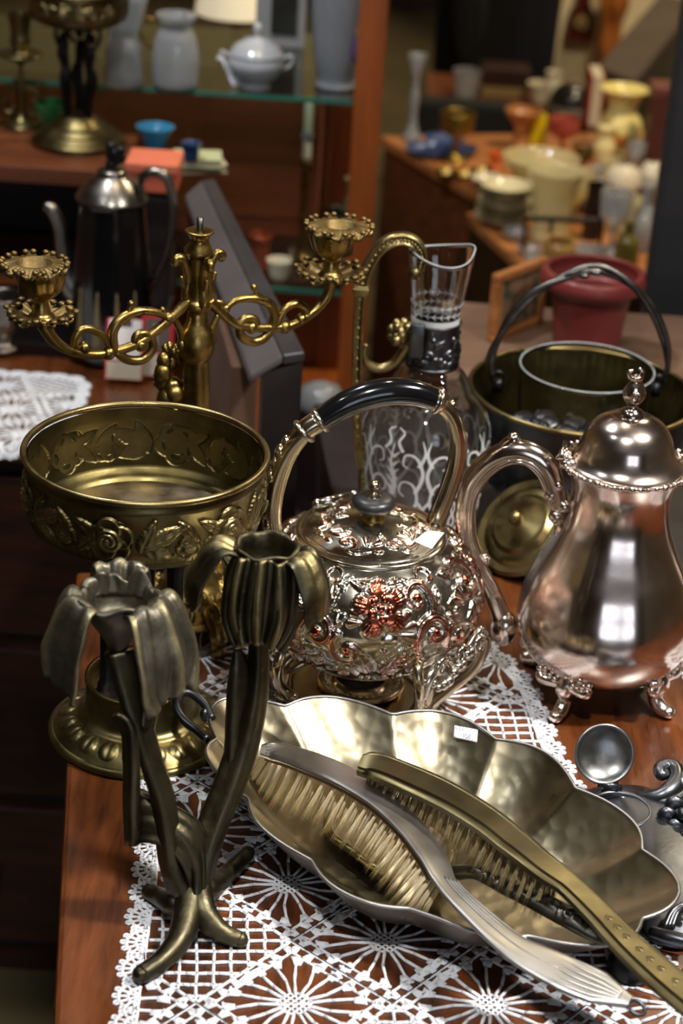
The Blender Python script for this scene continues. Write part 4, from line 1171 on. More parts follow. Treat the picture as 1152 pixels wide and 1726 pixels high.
for q in range(3):
    cen = c + V(-0.046 + 0.040 * q, -0.077 - 0.003 * (q == 1) + 0.014 * (q == 0), 0.108)
    g_ = thing('metal_grape_bunch', ['black metal grape bunch at the left inside the basket', 'black metal grape bunch in the middle of the basket front', 'black metal grape bunch behind the coffee pot finial in the basket'][q], 'ornament', cen - V(0, 0, 0.082), 'grape ornaments in the basket')
    for k in range(7):
        b = MB(); b.ball(cen + V(0.010 * math.cos(k * 0.9) * (k > 0), 0.007 * math.sin(k * 0.9) * (k > 0), -0.004 * (k % 3) + 0.004), 0.0072, 12, 8)
        b.build('grape', M['blackmetal'], g_)
    for k in range(3):
        b = MB(); a = -0.5 + 1.5 * k + q
        spray_leaf(b, cen + V(0, 0, 0.006), V(math.cos(a), math.sin(a) * 0.4, 0.35), V(0, -0.4, 1), 0.024, 0.010)
        b.build('leaf', M['pewter'], g_)
    b = MB()
    b.tube(smooth([cen + V(0, 0.020, -0.082), cen + V(-0.004, 0, 0), cen + V(0.002, 0.004, 0.018)], 5), 0.0014, 7); b.build('stalk', M['blackmetal'], g_)
pt, _ = tagcard('price_tag', 'white paper slip lying among the grapes in the basket', [c + V(-0.030, -0.082, 0.106), c + V(-0.006, -0.086, 0.106), c + V(-0.003, -0.066, 0.112), c + V(-0.027, -0.062, 0.112)], (0, 0, 1))

# ------------------------------------------------------------------ hammered silver dish
D0 = V(0.076, 1.131, 0)
DA = math.radians(-22.0)
dish = thing('silver_dish', 'long scalloped silver dish with hammered inside, holding the brushes', 'dish', D0)
dx = V(math.cos(DA), math.sin(DA), 0); dy = V(-math.sin(DA), math.cos(DA), 0)
NT, NR = 288, 40
th = np.linspace(0, 2 * PI, NT, endpoint=False)
_rim = [(347, 1245), (360, 1205), (398, 1182), (470, 1178), (560, 1182), (650, 1192), (740, 1206), (830, 1232), (905, 1268), (965, 1310), (1030, 1362), (1085, 1412), (1122, 1462), (1131, 1505), (1112, 1548), (1050, 1580), (960, 1590), (860, 1580), (740, 1548), (640, 1526), (560, 1488), (500, 1440), (440, 1385), (385, 1318)]
_rw = np.array([on(x, y, 0.0445) for x, y in _rim]) - D0
_ra = np.unwrap(np.arctan2(_rw @ dy, _rw @ dx)); _rr = np.hypot(_rw @ dx, _rw @ dy)
_o = np.argsort(_ra % (2 * PI)); _ra = (_ra % (2 * PI))[_o]; _rr = _rr[_o]
_rs = smooth(np.stack([np.concatenate([_ra - 2 * PI, _ra, _ra + 2 * PI]), np.tile(_rr, 3)], 1), 6)
def outline(T):
    return np.interp(np.asarray(T) % (2 * PI), _rs[:, 0], _rs[:, 1])
# lobes evenly spaced by arc
tt = np.linspace(0, 2 * PI, 2001)
rr = outline(tt)
pxy = np.stack([rr * np.cos(tt), rr * np.sin(tt)], 1)
al = np.concatenate([[0], np.cumsum(np.hypot(*np.diff(pxy, axis=0).T))]); al /= al[-1]
NL = 11
lobph = np.interp(th, tt, al) * NL
lob = np.abs(np.sin(PI * (lobph + 0.5)))
def dish_surface(off):
    rows = []
    for q in np.linspace(0.0, 1.0, NR):
        k = sstep(0.35, 0.75, q)
        r = outline(th) * (0.0 + q) * (1 + 0.085 * (lob - 0.65) * k)
        hgt = 0.0405 * (np.clip((q - 0.60) / 0.40, 0, 1) ** 1.45) + 0.0040
        hgt = hgt + 0.0022 * (lob - 0.6) * sstep(0.75, 1.0, q)
        rows.append(np.stack([r * np.cos(th), r * np.sin(th), hgt], -1))
    P = np.array(rows)
    return P
P = dish_surface(0)
wl = lambda P: D0 + P[..., :1] * dx + P[..., 1:2] * dy + P[..., 2:] * uz
k_ = MB(); k_.grid(wl(P), wrapv=True)
di = k_.build('inside', M['dish'], dish)
Pb = P.copy(); Pb[..., 2] -= 0.0012; Pb[-12:, :, :2] *= 1.006
k_ = MB(); k_.grid(wl(Pb), wrapv=True, flip=True); k_.build('outside', M['dishout'], dish)
k_ = MB()
rim = wl(P[-1:] * np.array([1.003, 1.003, 1]))[0]
k_.tube(rim, 0.0013, 8, closed=True); k_.build('rim', M['pewterbright'], dish)
# loop handle at the left end
e0 = on(352, 1228, 0.043)
k_ = MB()
hpz = [(358, 1212, .0445), (345, 1187, .050), (322, 1168, .054), (304, 1170, .054), (297, 1190, .052), (308, 1212, .048), (330, 1230, .045), (349, 1247, .0435)]
k_.tube(smooth([on(*q) for q in hpz], 6), [0.0030, 0.0034, 0.0036, 0.0036, 0.003], 10, aspect=1.0)
k_.ball(on(301, 1166, .055), 0.0040, 8, 6); k_.ball(on(345, 1205, .050), 0.0042, 8, 6, (0.8, 1, 1.3))
k_.build('loop_handle', M['pewter'], dish)
# price tag inside the back wall
wall_n = unit(V(-0.2, -0.75, 0.62))
q4 = [on(767, 1223, .0420), on(809, 1231, .0420), on(807, 1252, .0355), on(765, 1243, .0355)]
ptag, grid_ = tagcard('price_tag', 'white price tag reading 121 and 150 inside the dish', q4, wall_n * 1.0)
ptag_root = ptag
ex = unit(q4[1] - q4[0]); ey = unit(q4[0] - q4[3]); en = unit(np.cross(ex, ey))
W_ = np.linalg.norm(q4[1] - q4[0]); H_ = np.linalg.norm(q4[0] - q4[3])
GLYPH = {'1': [[(0, .6), (.35, 1), (.35, 0)]], '2': [[(0, .8), (.25, 1), (.5, .8), (.45, .55), (0, 0), (.55, 0)]], '5': [[(.5, 1), (.1, 1), (.05, .55), (.35, .6), (.5, .3), (.3, 0), (0, .08)]],
         '0': [[(.28, 1), (.02, .6), (.1, .1), (.3, 0), (.52, .4), (.45, .9), (.28, 1)]], ',': [[(.15, .1), (.1, -.15)]], '/': [[(0, 0), (.4, 1)]], '-': [[(0, .45), (.4, .5)]]}
def write(mb, text, x0, y0, hgt):
    x = x0
    for ch in text:
        for st_ in GLYPH[ch]:
            mb.tube(np.array([q4[3] + en * 0.0022 * 1.0 + ex * (x + a * hgt) + ey * (y0 + b * hgt) for a, b in st_]), 0.00022, 5)
        x += hgt * (0.72 if ch not in ',' else 0.3)
en_ = wall_n
en = wall_n
k_ = MB(); write(k_, '121', 0.0012, H_ * 0.66, 0.0030); write(k_, '150,-', 0.0066, H_ * 0.12, 0.0033)
k_.build('handwriting', M['ink'], ptag)

# ------------------------------------------------------------------ brushes
def frame_path(pts, n=10):
    return smooth([on(*q) for q in pts], n)
def make_brush(name, label, path_px, widths, backn, thick, matback, bris_range, bris_dir, bris_len, rows, tufts, matb, section, seed, hair=26, extra=None):
    P = frame_path(path_px)
    n = len(P)
    t = thing(name, label, 'brush', P[n // 2])
    tg = np.gradient(P, axis=0)
    nrm = np.array([unit(np.array(backn) - unit(tg[i]) * (np.array(backn) @ unit(tg[i]))) for i in range(n)])
    wd = np.interp(np.linspace(0, 1, n), np.linspace(0, 1, len(widths)), widths)
    b = MB()
    b.sweep(P, section, nrm, [(wd[i], thick) for i in range(n)])
    bo = b.build('back', matback, t, autosmooth=50)
    rr_ = random.Random(seed)
    side = np.array([unit(np.cross(tg[i], nrm[i])) for i in range(n)])
    bed = MB()
    i0, i1 = int(bris_range[0] * (n - 1)), int(bris_range[1] * (n - 1))
    bed.sweep(P[i0:i1] - nrm[i0:i1] * thick * 1.0, [(-0.8, -0.6), (0.8, -0.6), (0.8, 0.2), (-0.8, 0.2)], nrm[i0:i1], [(wd[i] * 0.92, thick) for i in range(i0, i1)])
    bed.build('bristle_bed', M['bristlebase'], t)
    hs = MB()
    vs, fs = [], []
    bd = np.array(bris_dir)
    for k in range(tufts):
        u = i0 + (i1 - 1 - i0) * (k + 0.5) / tufts
        for r_ in range(rows):
            i = min(n - 2, max(0, int(u + rr_.uniform(-.2, .2)))); fr = u - i
            base = P[i] * (1 - fr) + P[i + 1] * fr + side[i] * wd[i] * (-0.72 + 1.44 * (r_ + 0.5) / rows) - nrm[i] * thick * 1.5
            end_k = (k + 0.5) / tufts
            dirn = unit(-nrm[i] * 1.0 + bd + unit(tg[i]) * (0.22 * (end_k - 0.5) * 2) + side[i] * 0.18 * (-1 + 2 * (r_ + 0.5) / rows))
            for h_ in range(hair):
                a = rr_.uniform(0, 2 * PI); q = math.sqrt(rr_.random())
                off = (math.cos(a) * unit(tg[i]) + math.sin(a) * side[i]) * q
                p0 = base + off * 0.0008
                ln = bris_len * rr_.uniform(0.82, 1.05) * (1 - 0.10 * q)
                p1 = base + dirn * ln * 0.55 + off * 0.0018
                p2 = base + dirn * ln + off * 0.0030 + V(rr_.uniform(-1, 1), rr_.uniform(-1, 1), rr_.uniform(-1, 1)) * 0.0007
                o = len(vs)
                s1 = unit(np.cross(dirn, [rr_.uniform(-1, 1), rr_.uniform(-1, 1), 0.3])); s2 = np.cross(dirn, s1)
                for p, w_ in ((p0, 0.00022), (p1, 0.00020)):
                    for z in range(3):
                        an = z * 2.094
                        vs.append(p + w_ * (math.cos(an) * s1 + math.sin(an) * s2))
                vs.append(p2)
                for z in range(3):
                    z2 = (z + 1) % 3
                    fs.append([o + z, o + z2, o + 3 + z2, o + 3 + z]); fs.append([o + 3 + z, o + 3 + z2, o + 6])
    hs.add(np.array(vs), fs)
    bo2 = hs.build('bristles', matb, t, smoothed=True)
    bo2['kind'] = 'stuff'
    return t, P, nrm, side, wd, bo
SB = [(440, 1266, .044), (470, 1268, .045), (520, 1284, .047), (580, 1310, .049), (640, 1347, .051), (690, 1393, .053), (728, 1445, .055), (752, 1490, .056), (800, 1540, .057), (870, 1598, .055), (950, 1640, .052), (1010, 1666, .050), (1062, 1690, .048)]
secround = [(math.copysign(abs(math.cos(a)) ** 0.6, math.cos(a)), 0.9 * abs(math.sin(a)) ** 0.8 if math.sin(a) > 0 else -0.5 * abs(math.sin(a))) for a in np.linspace(0, 2 * PI, 24, endpoint=False)]
sb, P, nr, sd, wd, bo = make_brush('silver_brush', 'bright silver backed brush with cream bristles and fluted handle tip, lying across the dish', SB,
    [0.0050, 0.0095, 0.0118, 0.0132, 0.0140, 0.0142, 0.0128, 0.0098, 0.0105, 0.0125, 0.0145, 0.0135, 0.0050], (0.46, -0.34, 0.82), 0.0032, M['pewterbright'],
    (0.02, 0.57), (-0.42, -0.30, -0.05), 0.036, 4, 20, M['bristle'], secround, 3, 34)
n = len(P)
for j in range(6):
    s_ = MB()
    pts = []
    for i in range(int(n * 0.80), n - 3):
        f = (i - n * 0.80) / (n * 0.20)
        q = -0.80 + 0.31 * j
        pts.append(P[i] + sd[i] * wd[i] * (q * (1 - 0.35 * f * f)) + nr[i] * 0.0024 * math.sqrt(max(0.05, 1 - (q * 0.9) ** 2)))
    s_.tube(np.array(pts), [0.0003, 0.0014, 0.0016, 0.0008], 8)
    s_.build('flute', M['pewterbright'], bo)
for j in range(4):
    s_ = MB()
    pts = [P[i] + sd[i] * wd[i] * (-0.6 + 0.36 * j) + nr[i] * 0.0020 for i in range(3, 10 + 2 * j)]
    s_.tube(np.array(pts), [0.0010, 0.0012, 0.0003], 8); s_.build('flute', M['pewterbright'], bo)
for j in range(4):
    s_ = MB()
    a0 = int(n * 0.575)
    pts = [P[i] + sd[i] * wd[i] * (-0.85 + 0.30 * j) + nr[i] * (0.0018 + 0.0003 * j) for i in range(a0, a0 + 22 + 3 * j)]
    s_.tube(np.array(pts), [0.0013, 0.0010, 0.0003], 8); s_.build('flute', M['pewterbright'], bo)
s_ = MB(); torus(s_, P[-1] + V(0.004, -0.003, -0.001), 0.0052, 0.0013, 20, 6, axis=V(0.3, -0.2, 1)); s_.build('hanging_ring', M['pewter'], sb)
BBp = [(608, 1288, .062), (640, 1292, .064), (700, 1316, .066), (760, 1345, .067), (820, 1382, .068), (868, 1420, .068), (915, 1458, .068), (960, 1492, .066), (1010, 1540, .063), (1060, 1592, .060), (1120, 1646, .056), (1180, 1695, .052)]
secflat = [(-1, -0.6), (1, -0.6), (1, 0.3), (0.82, 0.7), (0.72, 0.7), (0.66, 0.5), (0.58, 0.95), (-0.58, 0.95), (-0.66, 0.5), (-0.72, 0.7), (-0.82, 0.7), (-1, 0.3)]
bb, P, nr, sd, wd, bo = make_brush('brass_brush', 'dull brass backed brush with angular end, lying behind the silver brush', BBp,
    [0.0090, 0.0135, 0.0146, 0.0150, 0.0150, 0.0146, 0.0126, 0.0104, 0.0112, 0.0126, 0.0140, 0.0145], (0.36, -0.30, 0.88), 0.0034, M['brushbrass'],
    (0.05, 0.60), (-0.25, -0.20, -0.1), 0.030, 4, 22, M['bristledark'], secflat, 5, 20)
n = len(P)
for j in range(7):
    i = int(n * (0.74 + 0.03 * j))
    for s in (-1, 1):
        l_ = MB()
        q0 = P[min(i, n - 2)]
        spray_leaf(l_, q0 + nr[i] * 0.0031, unit(np.gradient(P, axis=0)[i]) + 0.55 * s * sd[i], nr[i], 0.0056, 0.0013, 0.1)
        l_.build('chased_leaf', M['brushbrass'], bo)
# hand mirror with embossed handle, half under the brushes
mir = thing('hand_mirror', 'hand mirror with dark embossed silver handle, lying under the two brushes in the dish', 'hand mirror', on(900, 1520, .02))
MP = frame_path([(815, 1478, .040), (850, 1492, .043), (900, 1515, .047), (950, 1541, .050), (990, 1563, .052), (1022, 1580, .0525), (1034, 1587, .052)], 10)
b = MB()
n = len(MP)
tgm = np.gradient(MP, axis=0)
mn = np.array([unit(V(0.1, -0.15, 1) - unit(tgm[i]) * (V(0.1, -0.15, 1) @ unit(tgm[i]))) for i in range(n)])
wdm = np.interp(np.linspace(0, 1, n), [0, .2, .5, .8, .93, 1], [0.0045, 0.0080, 0.0092, 0.0082, 0.0060, 0.0015])
NS = 40
rings, wear = [], []
Sg, Tg = np.meshgrid(np.linspace(0, 0.11, 200), np.linspace(-0.008, 0.008, NS // 2), indexing='ij')
stm = [(m_scroll if k % 2 else m_scrollr, 0.012 + 0.0125 * k, 0.0015 * (-1) ** k, 0.0052, 0.8 * k, 1.0) for k in range(8)] + [(m_leaf, 0.018 + 0.0125 * k, -0.002 * (-1) ** k, 0.0050, 0.5 * k, 0.9) for k in range(7)]
Hh = emboss(Sg, Tg, stm, 10.0)
Pm = smooth(MP, 3); 
idx = np.linspace(0, n - 1, 200)
rings = []; wr = []
for j, f in enumerate(idx):
    p = np.array([np.interp(f, range(n), MP[:, q]) for q in range(3)])
    nn_ = np.array([np.interp(f, range(n), mn[:, q]) for q in range(3)]); tgj = unit(np.array([np.interp(f, range(n), tgm[:, q]) for q in range(3)]))
    s_ = np.cross(tgj, nn_); w_ = np.interp(f, range(n), wdm)
    ring = []; wq = []
    for q in range(NS):
        a = 2 * PI * q / NS
        hq = Hh[j, min(NS // 2 - 1, int((1 + math.cos(a)) / 2 * (NS // 2 - 1)))]
        ring.append(p + s_ * w_ * math.cos(a) + nn_ * (w_ * 0.55 * math.sin(a) + (0.0016 * hq if math.sin(a) > 0.15 else 0)))
        wq.append(hq if math.sin(a) > 0.15 else 0)
    rings.append(ring); wr.append(wq)
b.grid(np.array(rings), wrapv=True, wear=np.array(wr), flip=True)
b.build('handle', M['oxid'], mir)
hc = on(655, 1412, .016)
b = MB()
ax_ = unit(MP[0] - hc); 
ax_ = unit(V(ax_[0], ax_[1], 0.05)); bx_ = unit(np.cross(uz, ax_)); nz_ = np.cross(ax_, bx_)
def disc(r1, r2, hz_):
    return np.array([hc + ax_ * r1 * math.cos(a) * 1.25 + bx_ * r2 * math.sin(a) * (1 + 0.05 * math.cos(6 * a)) + nz_ * hz_ for a in np.linspace(0, 2 * PI, 72, endpoint=False)])
b.grid(np.array([disc(0.001, 0.001, -0.004), disc(0.040, 0.031, -0.003), disc(0.0455, 0.0360, 0.0), disc(0.0450, 0.0352, 0.003), disc(0.040, 0.031, 0.0025)]), wrapv=True)
b.build('frame', M['brassdark'], mir)
b = MB(); b.grid(np.array([disc(0.040, 0.031, 0.0025), disc(0.001, 0.001, 0.0026)]), wrapv=True); b.build('glass', M['silver'], mir)
b = MB(); b.tube(smooth([hc + ax_ * 0.055, MP[0] - unit(tgm[0]) * 0.01, MP[3]], 6), [0.006, 0.0045, 0.0045], 10); b.build('neck', M['oxid'], mir)
# ------------------------------------------------------------------ pewter inkstand at the right edge
I0 = on(1110, 1450, 0)
ink = thing('inkstand', 'dark pewter inkstand with an open round lid, beside the dish at the right', 'inkstand', I0)
op = [(978, 1352), (1000, 1338), (1035, 1334), (1075, 1336), (1110, 1345), (1150, 1330), (1200, 1330), (1245, 1380), (1250, 1470), (1225, 1560), (1160, 1600), (1090, 1585), (1060, 1530), (1040, 1460), (1000, 1400)]
oc = smooth([on(x, y, 0) for x, y in op], 5, closed=True)
cen = oc.mean(0)
b = MB()
lev = [(1.0, 0.0), (1.02, 0.003), (0.99, 0.006), (0.93, 0.008), (0.88, 0.011), (0.70, 0.015), (0.45, 0.018), (0.2, 0.019), (0.002, 0.019)]
b.grid(np.array([cen + (oc - cen) * k + uz * z for k, z in lev]), wrapv=True)
body = b.build('body', M['pewter'], ink)
wc = on(1046, 1368, 0.016)
b = MB()
b.lathe([(0.0240, 0.0035), (0.0240, 0.014), (0.0235, 0.018), (0.0210, 0.020), (0.0195, 0.0185), (0.0185, 0.014), (0.0180, 0.008), (0.0001, 0.007)], 48, V(wc[0], wc[1], 0))
b.build('well', M['pewter'], ink)
b = MB(); b.lathe([(0.0172, 0.0175), (0.0160, 0.0165), (0.0150, 0.010), (0.0001, 0.009)], 40, V(wc[0], wc[1], 0)); b.build('glass_insert', M['blackgloss'], ink)
# open lid standing on its hinge
lc = on(1020, 1290, 0.0) ; hingep = V(wc[0] - 0.006, wc[1] + 0.022, 0.022)
ln = unit(V(0.10, -0.80, 0.42))           # direction the hollow faces
lu = unit(V(-0.22, 0.42, 0.80) - ln * (V(-0.22, 0.42, 0.80) @ ln))
lcn = hingep + lu * 0.0235
q_ = np.cross(lu, ln)
def lring(r, h):
    return [lcn + r * (math.cos(a) * q_ + math.sin(a) * lu) + ln * h for a in np.linspace(0, 2 * PI, 48, endpoint=False)]
b = MB(); b.grid(np.array([lring(*z) for z in ((0.0001, -0.009), (0.010, -0.0085), (0.018, -0.006), (0.0215, -0.002), (0.0220, 0.001), (0.0205, 0.0015), (0.0190, -0.001), (0.0160, -0.0035), (0.008, -0.0055), (0.0001, -0.006))]), wrapv=True)
lid_ = b.build('lid', M['pewterlid'] if 'pewterlid' in M else M['pewter'], ink)
b = MB(); b.box(hingep - V(0.006, 0.002, 0.004), hingep + V(0.006, 0.002, 0.003)); b.tube([hingep - V(0.009, 0, 0), hingep + V(0.009, 0, 0)], 0.002, 8); b.build('hinge', M['pewter'], ink)
# scroll and rosette
b = MB()
sc0 = on(1128, 1298, 0.040)
pts = [on(1062, 1340, .012), on(1095, 1345, .016), on(1122, 1338, .020), on(1142, 1318, .023), on(1140, 1298, .025), on(1126, 1290, .026), on(1113, 1296, .026), on(1116, 1306, .025), on(1126, 1304, .025)]
b.tube(smooth(pts, 6), [0.003, 0.0055, 0.0068, 0.0066, 0.0058, 0.0052, 0.0046, 0.0035], 12)
b.tube(smooth([on(1140, 1325, .022), on(1165, 1310, .024), on(1200, 1320, .020)], 6), [0.006, 0.007, 0.005], 12)
b.tube(smooth([on(1095, 1352, .014), on(1130, 1352, .018), on(1160, 1335, .019)], 6), [0.002, 0.004, 0.004], 10)
b.build('scroll_crest', M['pewter'], ink)
b = MB()
fc = on(1150, 1375, .021)
for k in range(6):
    a = k * PI / 3
    b.ball(fc + V(0.0105 * math.cos(a), 0.0075 * math.sin(a), 0.006 * math.sin(a)), 0.0072, 10, 6, (1, 0.6, 0.9))
b.ball(fc + V(0, -0.004, 0.004), 0.005, 10, 6)
for k in range(3): b.ball(fc + V(0.002 + 0.004 * k, -0.018 - 0.008 * k, -0.006), 0.0068 - 0.001 * k, 10, 6)
b.build('rosette', M['pewter'], ink)
b = MB()
b.tube(smooth([on(1098, 1570, .012), on(1130, 1580, .014), on(1175, 1592, .014)], 6), [0.004, 0.0048, 0.005], 10)
for k in range(3): b.tube(smooth([on(1120 + 6 * k, 1565, .014), on(1135 + 5 * k, 1535, .020), on(1165, 1520 + 8 * k, .022)], 5), 0.0022, 8)
b.build('pen_rest', M['pewter'], ink)
s0 = on(1062, 1640, 0)
sn = thing('candle_snuffer', 'small black metal cup with ring top, on the lace under the brush handles', 'snuffer', s0)
b = MB(); b.lathe([(0.0001, 0.0), (0.014, 0.0), (0.0155, 0.004), (0.0150, 0.011), (0.0115, 0.0165), (0.0065, 0.0185), (0.0060, 0.020)], 36, s0); b.build('cup', M['blackmetal'], sn)
b = MB(); b.lathe([(0.0060, 0.0195), (0.0072, 0.0215), (0.0062, 0.0245), (0.0045, 0.0245), (0.0040, 0.0215), (0.0001, 0.021)], 28, s0); b.build('socket', M['pewter'], sn)

# ------------------------------------------------------------------ bronze iris candle holder
F0 = on(325, 1540, 0)
iris = thing('iris_candle_holder', 'bronze candle holder shaped as two iris flowers, nearest at the left', 'candle holder', F0)
YC = {}
def ip(x, y, Y):
    return at(x, y, Y)
def stemtube(px, rad, n=12, mat_=None, name='stem', ridges=4, parent=None):
    P = smooth([ip(*q) for q in px], 7)
    r = np.interp(np.linspace(0, 1, len(P)), np.linspace(0, 1, len(rad)), rad)
    m_ = len(P); nn_ = 24
    tg = np.gradient(P, axis=0)
    u = unit(np.cross(tg[0], V(0.1, 1, 0.1)))
    rings = []
    for i in range(m_):
        t = unit(tg[i]); u = unit(u - t * (u @ t)); s = np.cross(t, u)
        a = np.linspace(0, 2 * PI, nn_, endpoint=False)
        rr_ = r[i] * (1 + 0.13 * np.cos(ridges * a + 0.05 * i))
        rings.append(P[i] + rr_[:, None] * (np.cos(a)[:, None] * u + np.sin(a)[:, None] * s))
    b = MB(); o = b.n
    b.grid(np.array(rings), wrapv=True)
    b.f.append([k for k in range(nn_)][::-1]); b.f.append([(m_ - 1) * nn_ + k for k in range(nn_)])
    return b.build(name, mat_ or M['bronze'], parent or iris)
# stems and leaf sheaths
stemtube([(432, 1052, 1.118), (436, 1085, 1.116), (434, 1140, 1.114), (424, 1200, 1.110), (408, 1262, 1.105), (388, 1320, 1.095), (363, 1380, 1.085), (343, 1435, 1.075), (331, 1490, 1.067), (326, 1525, 1.062)], [0.0066, 0.0058, 0.0068, 0.0088, 0.0096, 0.0098, 0.0098, 0.0105, 0.0112, 0.0115])
stemtube([(400, 1092, 1.112), (402, 1120, 1.112), (400, 1165, 1.110), (396, 1215, 1.107), (392, 1270, 1.102), (385, 1315, 1.097)], [0.0022, 0.0062, 0.0078, 0.0066, 0.0058, 0.004], name='bud_sheath', ridges=3)
stemtube([(200, 1095, 1.078), (210, 1140, 1.075), (222, 1190, 1.070), (238, 1235, 1.067), (255, 1290, 1.064), (273, 1345, 1.062), (282, 1400, 1.060), (290, 1450, 1.060), (306, 1495, 1.060), (318, 1525, 1.060)], [0.0092, 0.0080, 0.0072, 0.0080, 0.0074, 0.0076, 0.0076, 0.0085, 0.0098, 0.0110], ridges=3)
stemtube([(262, 1105, 1.083), (256, 1150, 1.078), (248, 1195, 1.072), (240, 1238, 1.067)], [0.0052, 0.0056, 0.0062, 0.0066], name='side_stem', ridges=3)
def leafsheet(rows, th_, name, mat_, ridge=0.0):
    """rows: list of lists of (x, y, Y)"""
    A = np.array([[ip(*q) for q in r] for r in rows])
    A = np.array([smooth(A[:, j], 6) for j in range(A.shape[1])]).transpose(1, 0, 2)
    A = np.array([smooth(A[i], 5) for i in range(A.shape[0])])
    k = np.arange(A.shape[1])
    A = A + ridge * (np.cos(k * 1.25)[None, :, None]) * V(0, -1, 0.4)
    b = MB(); b.sheet(A, th_)
    return b.build(name, mat_, iris)
leafsheet([[(188, 1208, 1.062), (198, 1203, 1.058), (208, 1206, 1.058)], [(207, 1228, 1.060), (218, 1224, 1.055), (229, 1232, 1.056)], [(212, 1290, 1.060), (222, 1285, 1.052), (233, 1290, 1.055)], [(212, 1350, 1.062), (222, 1352, 1.053), (232, 1352, 1.058)], [(215, 1424, 1.064), (224, 1424, 1.058), (234, 1420, 1.060)]], 0.0042, 'leaf', M['bronze'], 0.0)
leafsheet([[(217, 1425, 1.064), (220, 1395, 1.066), (226, 1365, 1.068), (230, 1330, 1.070)], [(245, 1420, 1.058), (248, 1388, 1.062), (250, 1360, 1.066), (252, 1338, 1.070)], [(283, 1432, 1.056), (288, 1396, 1.060), (292, 1372, 1.066), (296, 1356, 1.072)], [(312, 1470, 1.054), (322, 1428, 1.058), (328, 1402, 1.066), (334, 1384, 1.074)], [(318, 1520, 1.056), (332, 1478, 1.056), (340, 1448, 1.064), (346, 1420, 1.074)], [(312, 1552, 1.050), (328, 1548, 1.046), (340, 1540, 1.050), (346, 1505, 1.064)]], 0.0050, 'broad_leaf', M['bronze'], 0.0011)
def foot(pts, rad):
    P = smooth([ip(*q) if q[2] > 0.5 else on(*q) for q in pts], 7)
    b = MB(); b.tube(P, rad, 16); b.ball(P[-1], rad[-1] * 0.98, 14, 8)
    b.build('root_foot', M['bronze'], iris)
foot([(322, 1430, 1.070), (322, 1485, 1.064), (317, 1535, .0190), (303, 1582, .0120), (274, 1618, .0080), (238, 1643, .0064)], [0.0050, 0.0095, 0.0095, 0.0085, 0.0068, 0.0060])
foot([(338, 1430, 1.074), (333, 1485, 1.066), (340, 1530, .0190), (357, 1557, .0125), (381, 1575, .0080), (405, 1584, .0058)], [0.0050, 0.0095, 0.0095, 0.0080, 0.0062, 0.0055])
foot([(338, 1480, 1.072), (352, 1500, .020), (378, 1478, .009), (402, 1455, .008), (418, 1438, .0095)], [0.0080, 0.0075, 0.0066, 0.0058, 0.0050])
foot([(320, 1520, 1.064), (295, 1525, .016), (270, 1512, .0085), (252, 1503, .0062)], [0.0085, 0.0075, 0.0064, 0.0056])
# flowers
def petal(c0, az, out, down, w_, nfold, name, mat_, lift=0.004, narrow=0.35, thick=0.0028, flare=0.0, tipw=0.6, ampf=0.0022, r0=0.016):
    a = math.radians(az)
    u = V(math.cos(a), math.sin(a), 0); v = V(-u[1], u[0], 0)
    rows = []
    nu, nv = 30, 57
    wr = []
    for i in range(nu):
        t = i / (nu - 1)
        # leaves the cup level, arches over and hangs down
        rad_ = out * math.sin(min(1.0, t * 1.25) * PI / 2) + flare * t
        z = lift * math.sin(min(1, t * 2.2) * PI) - down * max(0.0, (t - 0.16) / 0.84) ** 1.35
        wd = w_ * (narrow + (1 - narrow) * math.sin(min(1.0, t * 1.5) * PI / 2)) * (1 - (1 - tipw) * max(0, (t - 0.72) / 0.28) ** 2)
        row = []; wq = []
        for j in range(nv):
            q = -1 + 2 * j / (nv - 1)
            fold = math.cos(nfold * q * PI + 0.7 * math.sin(3 * t)); fold = 1 - 2 * abs(math.sin((nfold * q * PI + 0.7 * math.sin(3 * t)) / 2)) ** 0.7 if nfold > 1.2 else fold; fold += 0.35 * math.sin(nfold * 2.7 * q * PI + 4 * t)
            bend = -0.32 * wd * q * q          # curls around the flower
            p = c0 + u * (r0 + rad_ + bend + ampf * fold * (0.3 + t)) + v * wd * q + uz * (z - 0.10 * wd * q * q - 0.006 * t * t * q * q + 0.0012 * math.sin(9 * q + 2 * t))
            row.append(p); wq.append(0.5 + 0.5 * fold)
        rows.append(row); wr.append(wq)
    b = MB(); b.sheet(np.array(rows), thick, wear=np.array(wr))
    return b.build(name, mat_, iris)
def cup(c0, r0, r1, h, mat_, ruff, inner=None):
    b = MB()
    pr_, _ = dense([(0.0055, -h), (0.0075, -h * 0.75), (r0, -h * 0.35), (r1, 0.0), (r1 * 1.12, 0.003), (r1 * 1.02, 0.0045), (r1 * 0.88, 0.001), (r0 * 0.85, -h * 0.35), (0.0001, -h * 0.4)], 60)
    b.lathe(pr_, 72, c0, lambda T, R, Z: (R * (1 + ruff * (0.5 * np.cos(3 * T + 1) + 0.35 * np.cos(7 * T) + 0.2 * np.cos(11 * T + 2)) * sstep(-0.012, 0.003, Z)), Z + ruff * 0.02 * np.cos(5 * T) * sstep(-0.005, 0.003, Z)))
    return b.build('flower_cup', mat_, iris)
cr = ip(450, 928, 1.118)
cup(cr, 0.0135, 0.0185, 0.040, M['bronze'], 0.055)
petal(cr + V(-0.001, 0.000, 0), -92, 0.004, 0.052, 0.0235, 3.3, 'petal', M['bronze'], lift=0.002, narrow=0.72, tipw=0.62, ampf=0.0034, r0=0.0175, flare=0.006)
petal(cr + V(-0.004, 0, 0), 186, 0.028, 0.034, 0.0165, 1.0, 'petal', M['bronze'], lift=0.005, narrow=0.7, tipw=0.35, ampf=0.0008)
